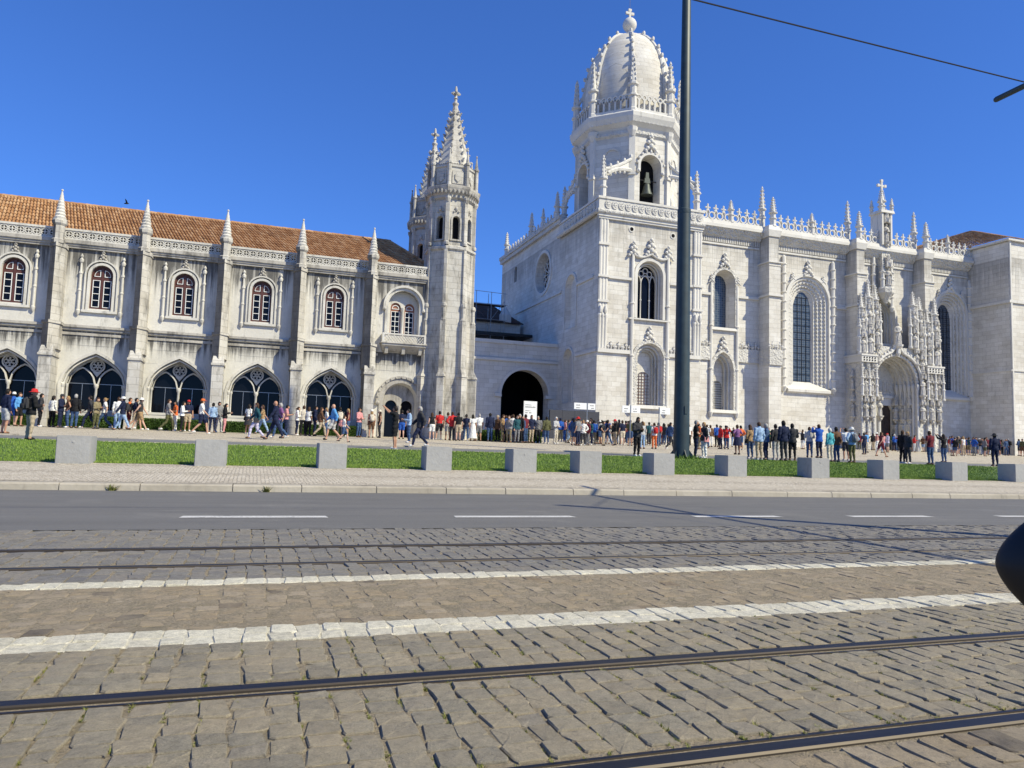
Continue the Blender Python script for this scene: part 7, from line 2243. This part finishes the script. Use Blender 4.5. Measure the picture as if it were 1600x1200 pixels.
person(1387, 705, 'stand', 'a', 'jacket:charcoal', 'trousers:cream', 'short:dark')
person(1398, 705, 'contra', 'a', 'long:blue', 'trousers:navy', 'short:white')
person(1410.5, 724, 'stand', 'r', 'jacket:black', 'trousers:black', 'short:brown', shoe='white')
person(1419, 725, 'stand', 'l', 'jacket:charcoal', 'trousers:charcoal', 'short:blond', fem=1, shoe='white')
person(1454, 726.5, 'phone', 'a', 'tee:maroon', 'trousers:denim', 'short:brown', H=1.02)
person(1475, 723, 'raise', 'a', 'long:black', 'trousers:denim', 'long:dark', fem=1)
person(1555, 729, 'stand', 2.8, 'jacket:navy', 'trousers:navy', 'short:dark', 'brim:charcoal', H=1.02)
# the queue and the crowd further off
tops = ['tee', 'tee', 'long', 'jacket', 'jacket', 'tank']
tcs = ['black', 'black', 'charcoal', 'navy', 'navy', 'grey', 'white', 'lightgrey', 'blue', 'red', 'maroon', 'green', 'beige', 'purple', 'denim', 'olive', 'pink', 'skyblue', 'brown', 'teal', 'cream', 'orange', 'yellow', 'lilac']
bcs = ['black', 'navy', 'navy', 'denim', 'denim', 'charcoal', 'beige', 'khaki', 'grey', 'lightblue', 'white', 'olive', 'cream', 'brown']
hairs = ['short:dark', 'short:brown', 'short:brown', 'short:grey', 'long:dark', 'long:brown', 'long:blond', 'tail:brown', 'bun:dark', 'bald:dark']
used = set()
DK = ['black', 'charcoal', 'navy', 'navy', 'black', 'denim', 'teal', 'grey', 'maroon', 'white', 'blue', 'olive']
def crowd(n, x0, x1, y0, y1, hatp=0.2, tcs=tcs):
    for i in range(n):
        px = x0 + (x1 - x0) * (i + rp.uniform(0.1, 0.9)) / n; py = rp.uniform(y0, y1)
        for _ in range(30):
            h = rp.choice(hairs); fem = 1 if h.split(':')[0] in ('long', 'tail', 'bun') else 0
            t = rp.choice(tops); b = rp.choice(['trousers', 'trousers', 'shorts'])
            sp = (t + ':' + rp.choice(tcs), b + ':' + rp.choice(bcs))
            if (sp, landmark(px)) not in used: break
        used.add((sp, landmark(px)))
        person(px, py, rp.choice(['stand', 'stand', 'contra', 'phone', 'cross', 'hip', 'strap', 'photo' if px > 1000 else 'stand']), rp.choice(['a', 'a', 'a', 'r', 'l', 't']) if rp.random() < 0.4 else rp.uniform(-3.1, 3.1), sp[0], sp[1], h,
               (rp.choice(['cap', 'cap', 'brim']) + ':' + rp.choice(['white', 'navy', 'black', 'beige', 'red'])) if rp.random() < hatp else None, rp.choice(['black', 'navy', 'grey', 'red', 'olive']) if rp.random() < 0.22 else None, None, rp.uniform(0.93, 1.05), fem)
crowd(9, 788, 822, 686.5, 689.5, 0.2, DK)
crowd(28, 886, 1060, 690.5, 693.5, 0.2, DK)
crowd(24, 890, 1062, 694, 697.5, 0.2, DK)
crowd(20, 1072, 1335, 696.5, 699.5)
crowd(16, 1080, 1340, 700.5, 704)
crowd(18, 1336, 1482, 702.5, 705)
crowd(10, 1345, 1480, 706, 709)
crowd(34, 1482, 1606, 706.5, 709.5, 0.2, DK)
crowd(26, 1486, 1606, 710.5, 713.5, 0.2, DK)
# what sets each one apart
seen = {}
PT = dict(stand='standing', phone='looking down at their hands', photo='holding a camera up', raise_='', cross='with folded arms', hip='hands on hips', strap='hand on strap', walk='walking', stride='striding', contra='standing at ease')
PT['raise'] = 'with both arms raised'
TN = dict(tee='shirt', tank='top', long='sweater', jacket='jacket', dress='dress')
def cn(c): return CN.get(c, c)
for root, px, d in PEOPLE:
    s = 'child' if d['H'] < 0.8 else 'person'
    t = f"{s} in {cn(d['top'][1])} {TN[d['top'][0]]}"
    if d['bot'][0] != 'none': t += f" and {cn(d['bot'][1])} {d['bot'][0]}"
    if d['hat']: t += f", {cn(d['hat'].split(':')[1])} hat"
    elif d['pack']: t += f", {cn(d['pack'])} backpack"
    elif d['bag']: t += f", {cn(d['bag'])} bag"
    t += ' ' + PT[d['pose']] if len(t.split()) < 9 else ''
    t += ' ' + landmark(px)
    w = t.split()
    if t in seen or len(w) > 16:
        t = f"{s} in {cn(d['top'][1])} {TN[d['top'][0]]}, {cn(d['bot'][1])} {d['bot'][0]}, {d['hair'][1]} hair, " + landmark(px)
    n = 2
    base = t
    while t in seen:
        t = base + f", {['second', 'third', 'fourth', 'fifth'][min(n, 5) - 2]} from left"; n += 1
    seen[t] = 1
    tag(root, t, 'person', 'visitors in front of the monastery')

# ================================================================ signs and queue barriers
SIGNW = plain('white_sign_panel', (0.78, 0.78, 0.77), 0.45, var=0.04)
SIGNT = plain('grey_sign_print', (0.25, 0.25, 0.25), 0.6)
P = foot(827, 689.5)
tot = thing('totem_sign', P, 'tall white information panel with grey print standing before the gateway', 'sign')
MB().box(P.x - 0.5, P.x + 0.5, P.y - 0.06, P.y + 0.06, P.z - 0.02, P.z + 2.9).build('panel', SIGNW, tot)
r = random.Random(2)
def print_line(x0, z, h, n, y, parent):
    k = MB(); x = x0
    for i in range(n):
        w = h * r.uniform(0.5, 0.8)
        if r.random() < 0.12: x += h * 0.6; continue
        k.box(x, x + w * 0.8, y - 0.004, y, z, z + h * r.uniform(0.7, 1.0)); x += w
    tag(k.build('print', SIGNT, parent), kind='stuff')
for z, h, n in ((2.6, 0.06, 12), (2.43, 0.09, 13), (2.18, 0.06, 12), (2.02, 0.09, 9)):
    print_line(P.x - 0.4, P.z + z, h, n, P.y - 0.061, tot)
def finger_sign(px, pyf, ytop, ybot, xl, xr, label):
    P = foot(px, pyf)
    z = lambda yy: HC + ray(px, yy).z * (P.y / ray(px, yy).y)
    X = lambda xx: ray(xx, (ytop + ybot) / 2).x * (P.y / ray(xx, (ytop + ybot) / 2).y)
    s = thing('direction_sign', P, label, 'sign', 'direction signs above the queue')
    MB().tube([(P.x, P.y, P.z - 0.02), (P.x, P.y, z(ytop) + 0.03)], 0.035, 8).build('post', STEEL, s)
    for a, b in (((X(xl), P.x - 0.05), (P.x + 0.05, X(xr))) if xl < px - 4 else ((P.x + 0.05, X(xr)),)) if True else ():
        p = MB().box(a, b, P.y - 0.03, P.y + 0.03, z(ybot), z(ytop)).build('panel', SIGNW, s)
        for j in range(2): print_line(a + 0.14, z(ybot) + 0.07 + j * 0.17, 0.075, 6, P.y - 0.031, p)
finger_sign(916, 696, 630, 640, 897, 930, 'white direction sign on a steel post by the church corner')
finger_sign(984, 698, 634, 645, 972, 1000, 'white direction sign on a steel post below the tower window')
finger_sign(1029, 699, 637, 647, 1028, 1047, 'white single-panel direction sign beside the green mast')
for i, (px, py) in enumerate(((845, 690), (866, 691.5), (884, 692.5), (903, 693.5), (925, 694.5))):
    P = foot(px, py)
    b = thing('queue_post', P, f'black belt barrier post in the queue, {nm[i]} from the left', 'barrier post', 'belt barriers of the queue')
    MB().lathe([(0.17, 0), (0.17, 0.03), (0.05, 0.05), (0.03, 0.07), (0.03, 0.93), (0.045, 0.94), (0.045, 1.0), (0.02, 1.01)], P, 12).build('post', BLACKP, b, smooth=40)
    if i < 4:
        Q = foot(*((866, 691.5), (884, 692.5), (903, 693.5), (925, 694.5))[i])
        MB().add([P + Vector((0, 0, 0.90)), Q + Vector((0, 0, 0.90)), Q + Vector((0, 0, 0.95)), P + Vector((0, 0, 0.95)), P + Vector((0, 0.012, 0.90)), Q + Vector((0, 0.012, 0.90)), Q + Vector((0, 0.012, 0.95)), P + Vector((0, 0.012, 0.95))], [(0, 1, 2, 3), (7, 6, 5, 4), (3, 2, 6, 7), (1, 0, 4, 5)]).build('belt', BLACKP, b)
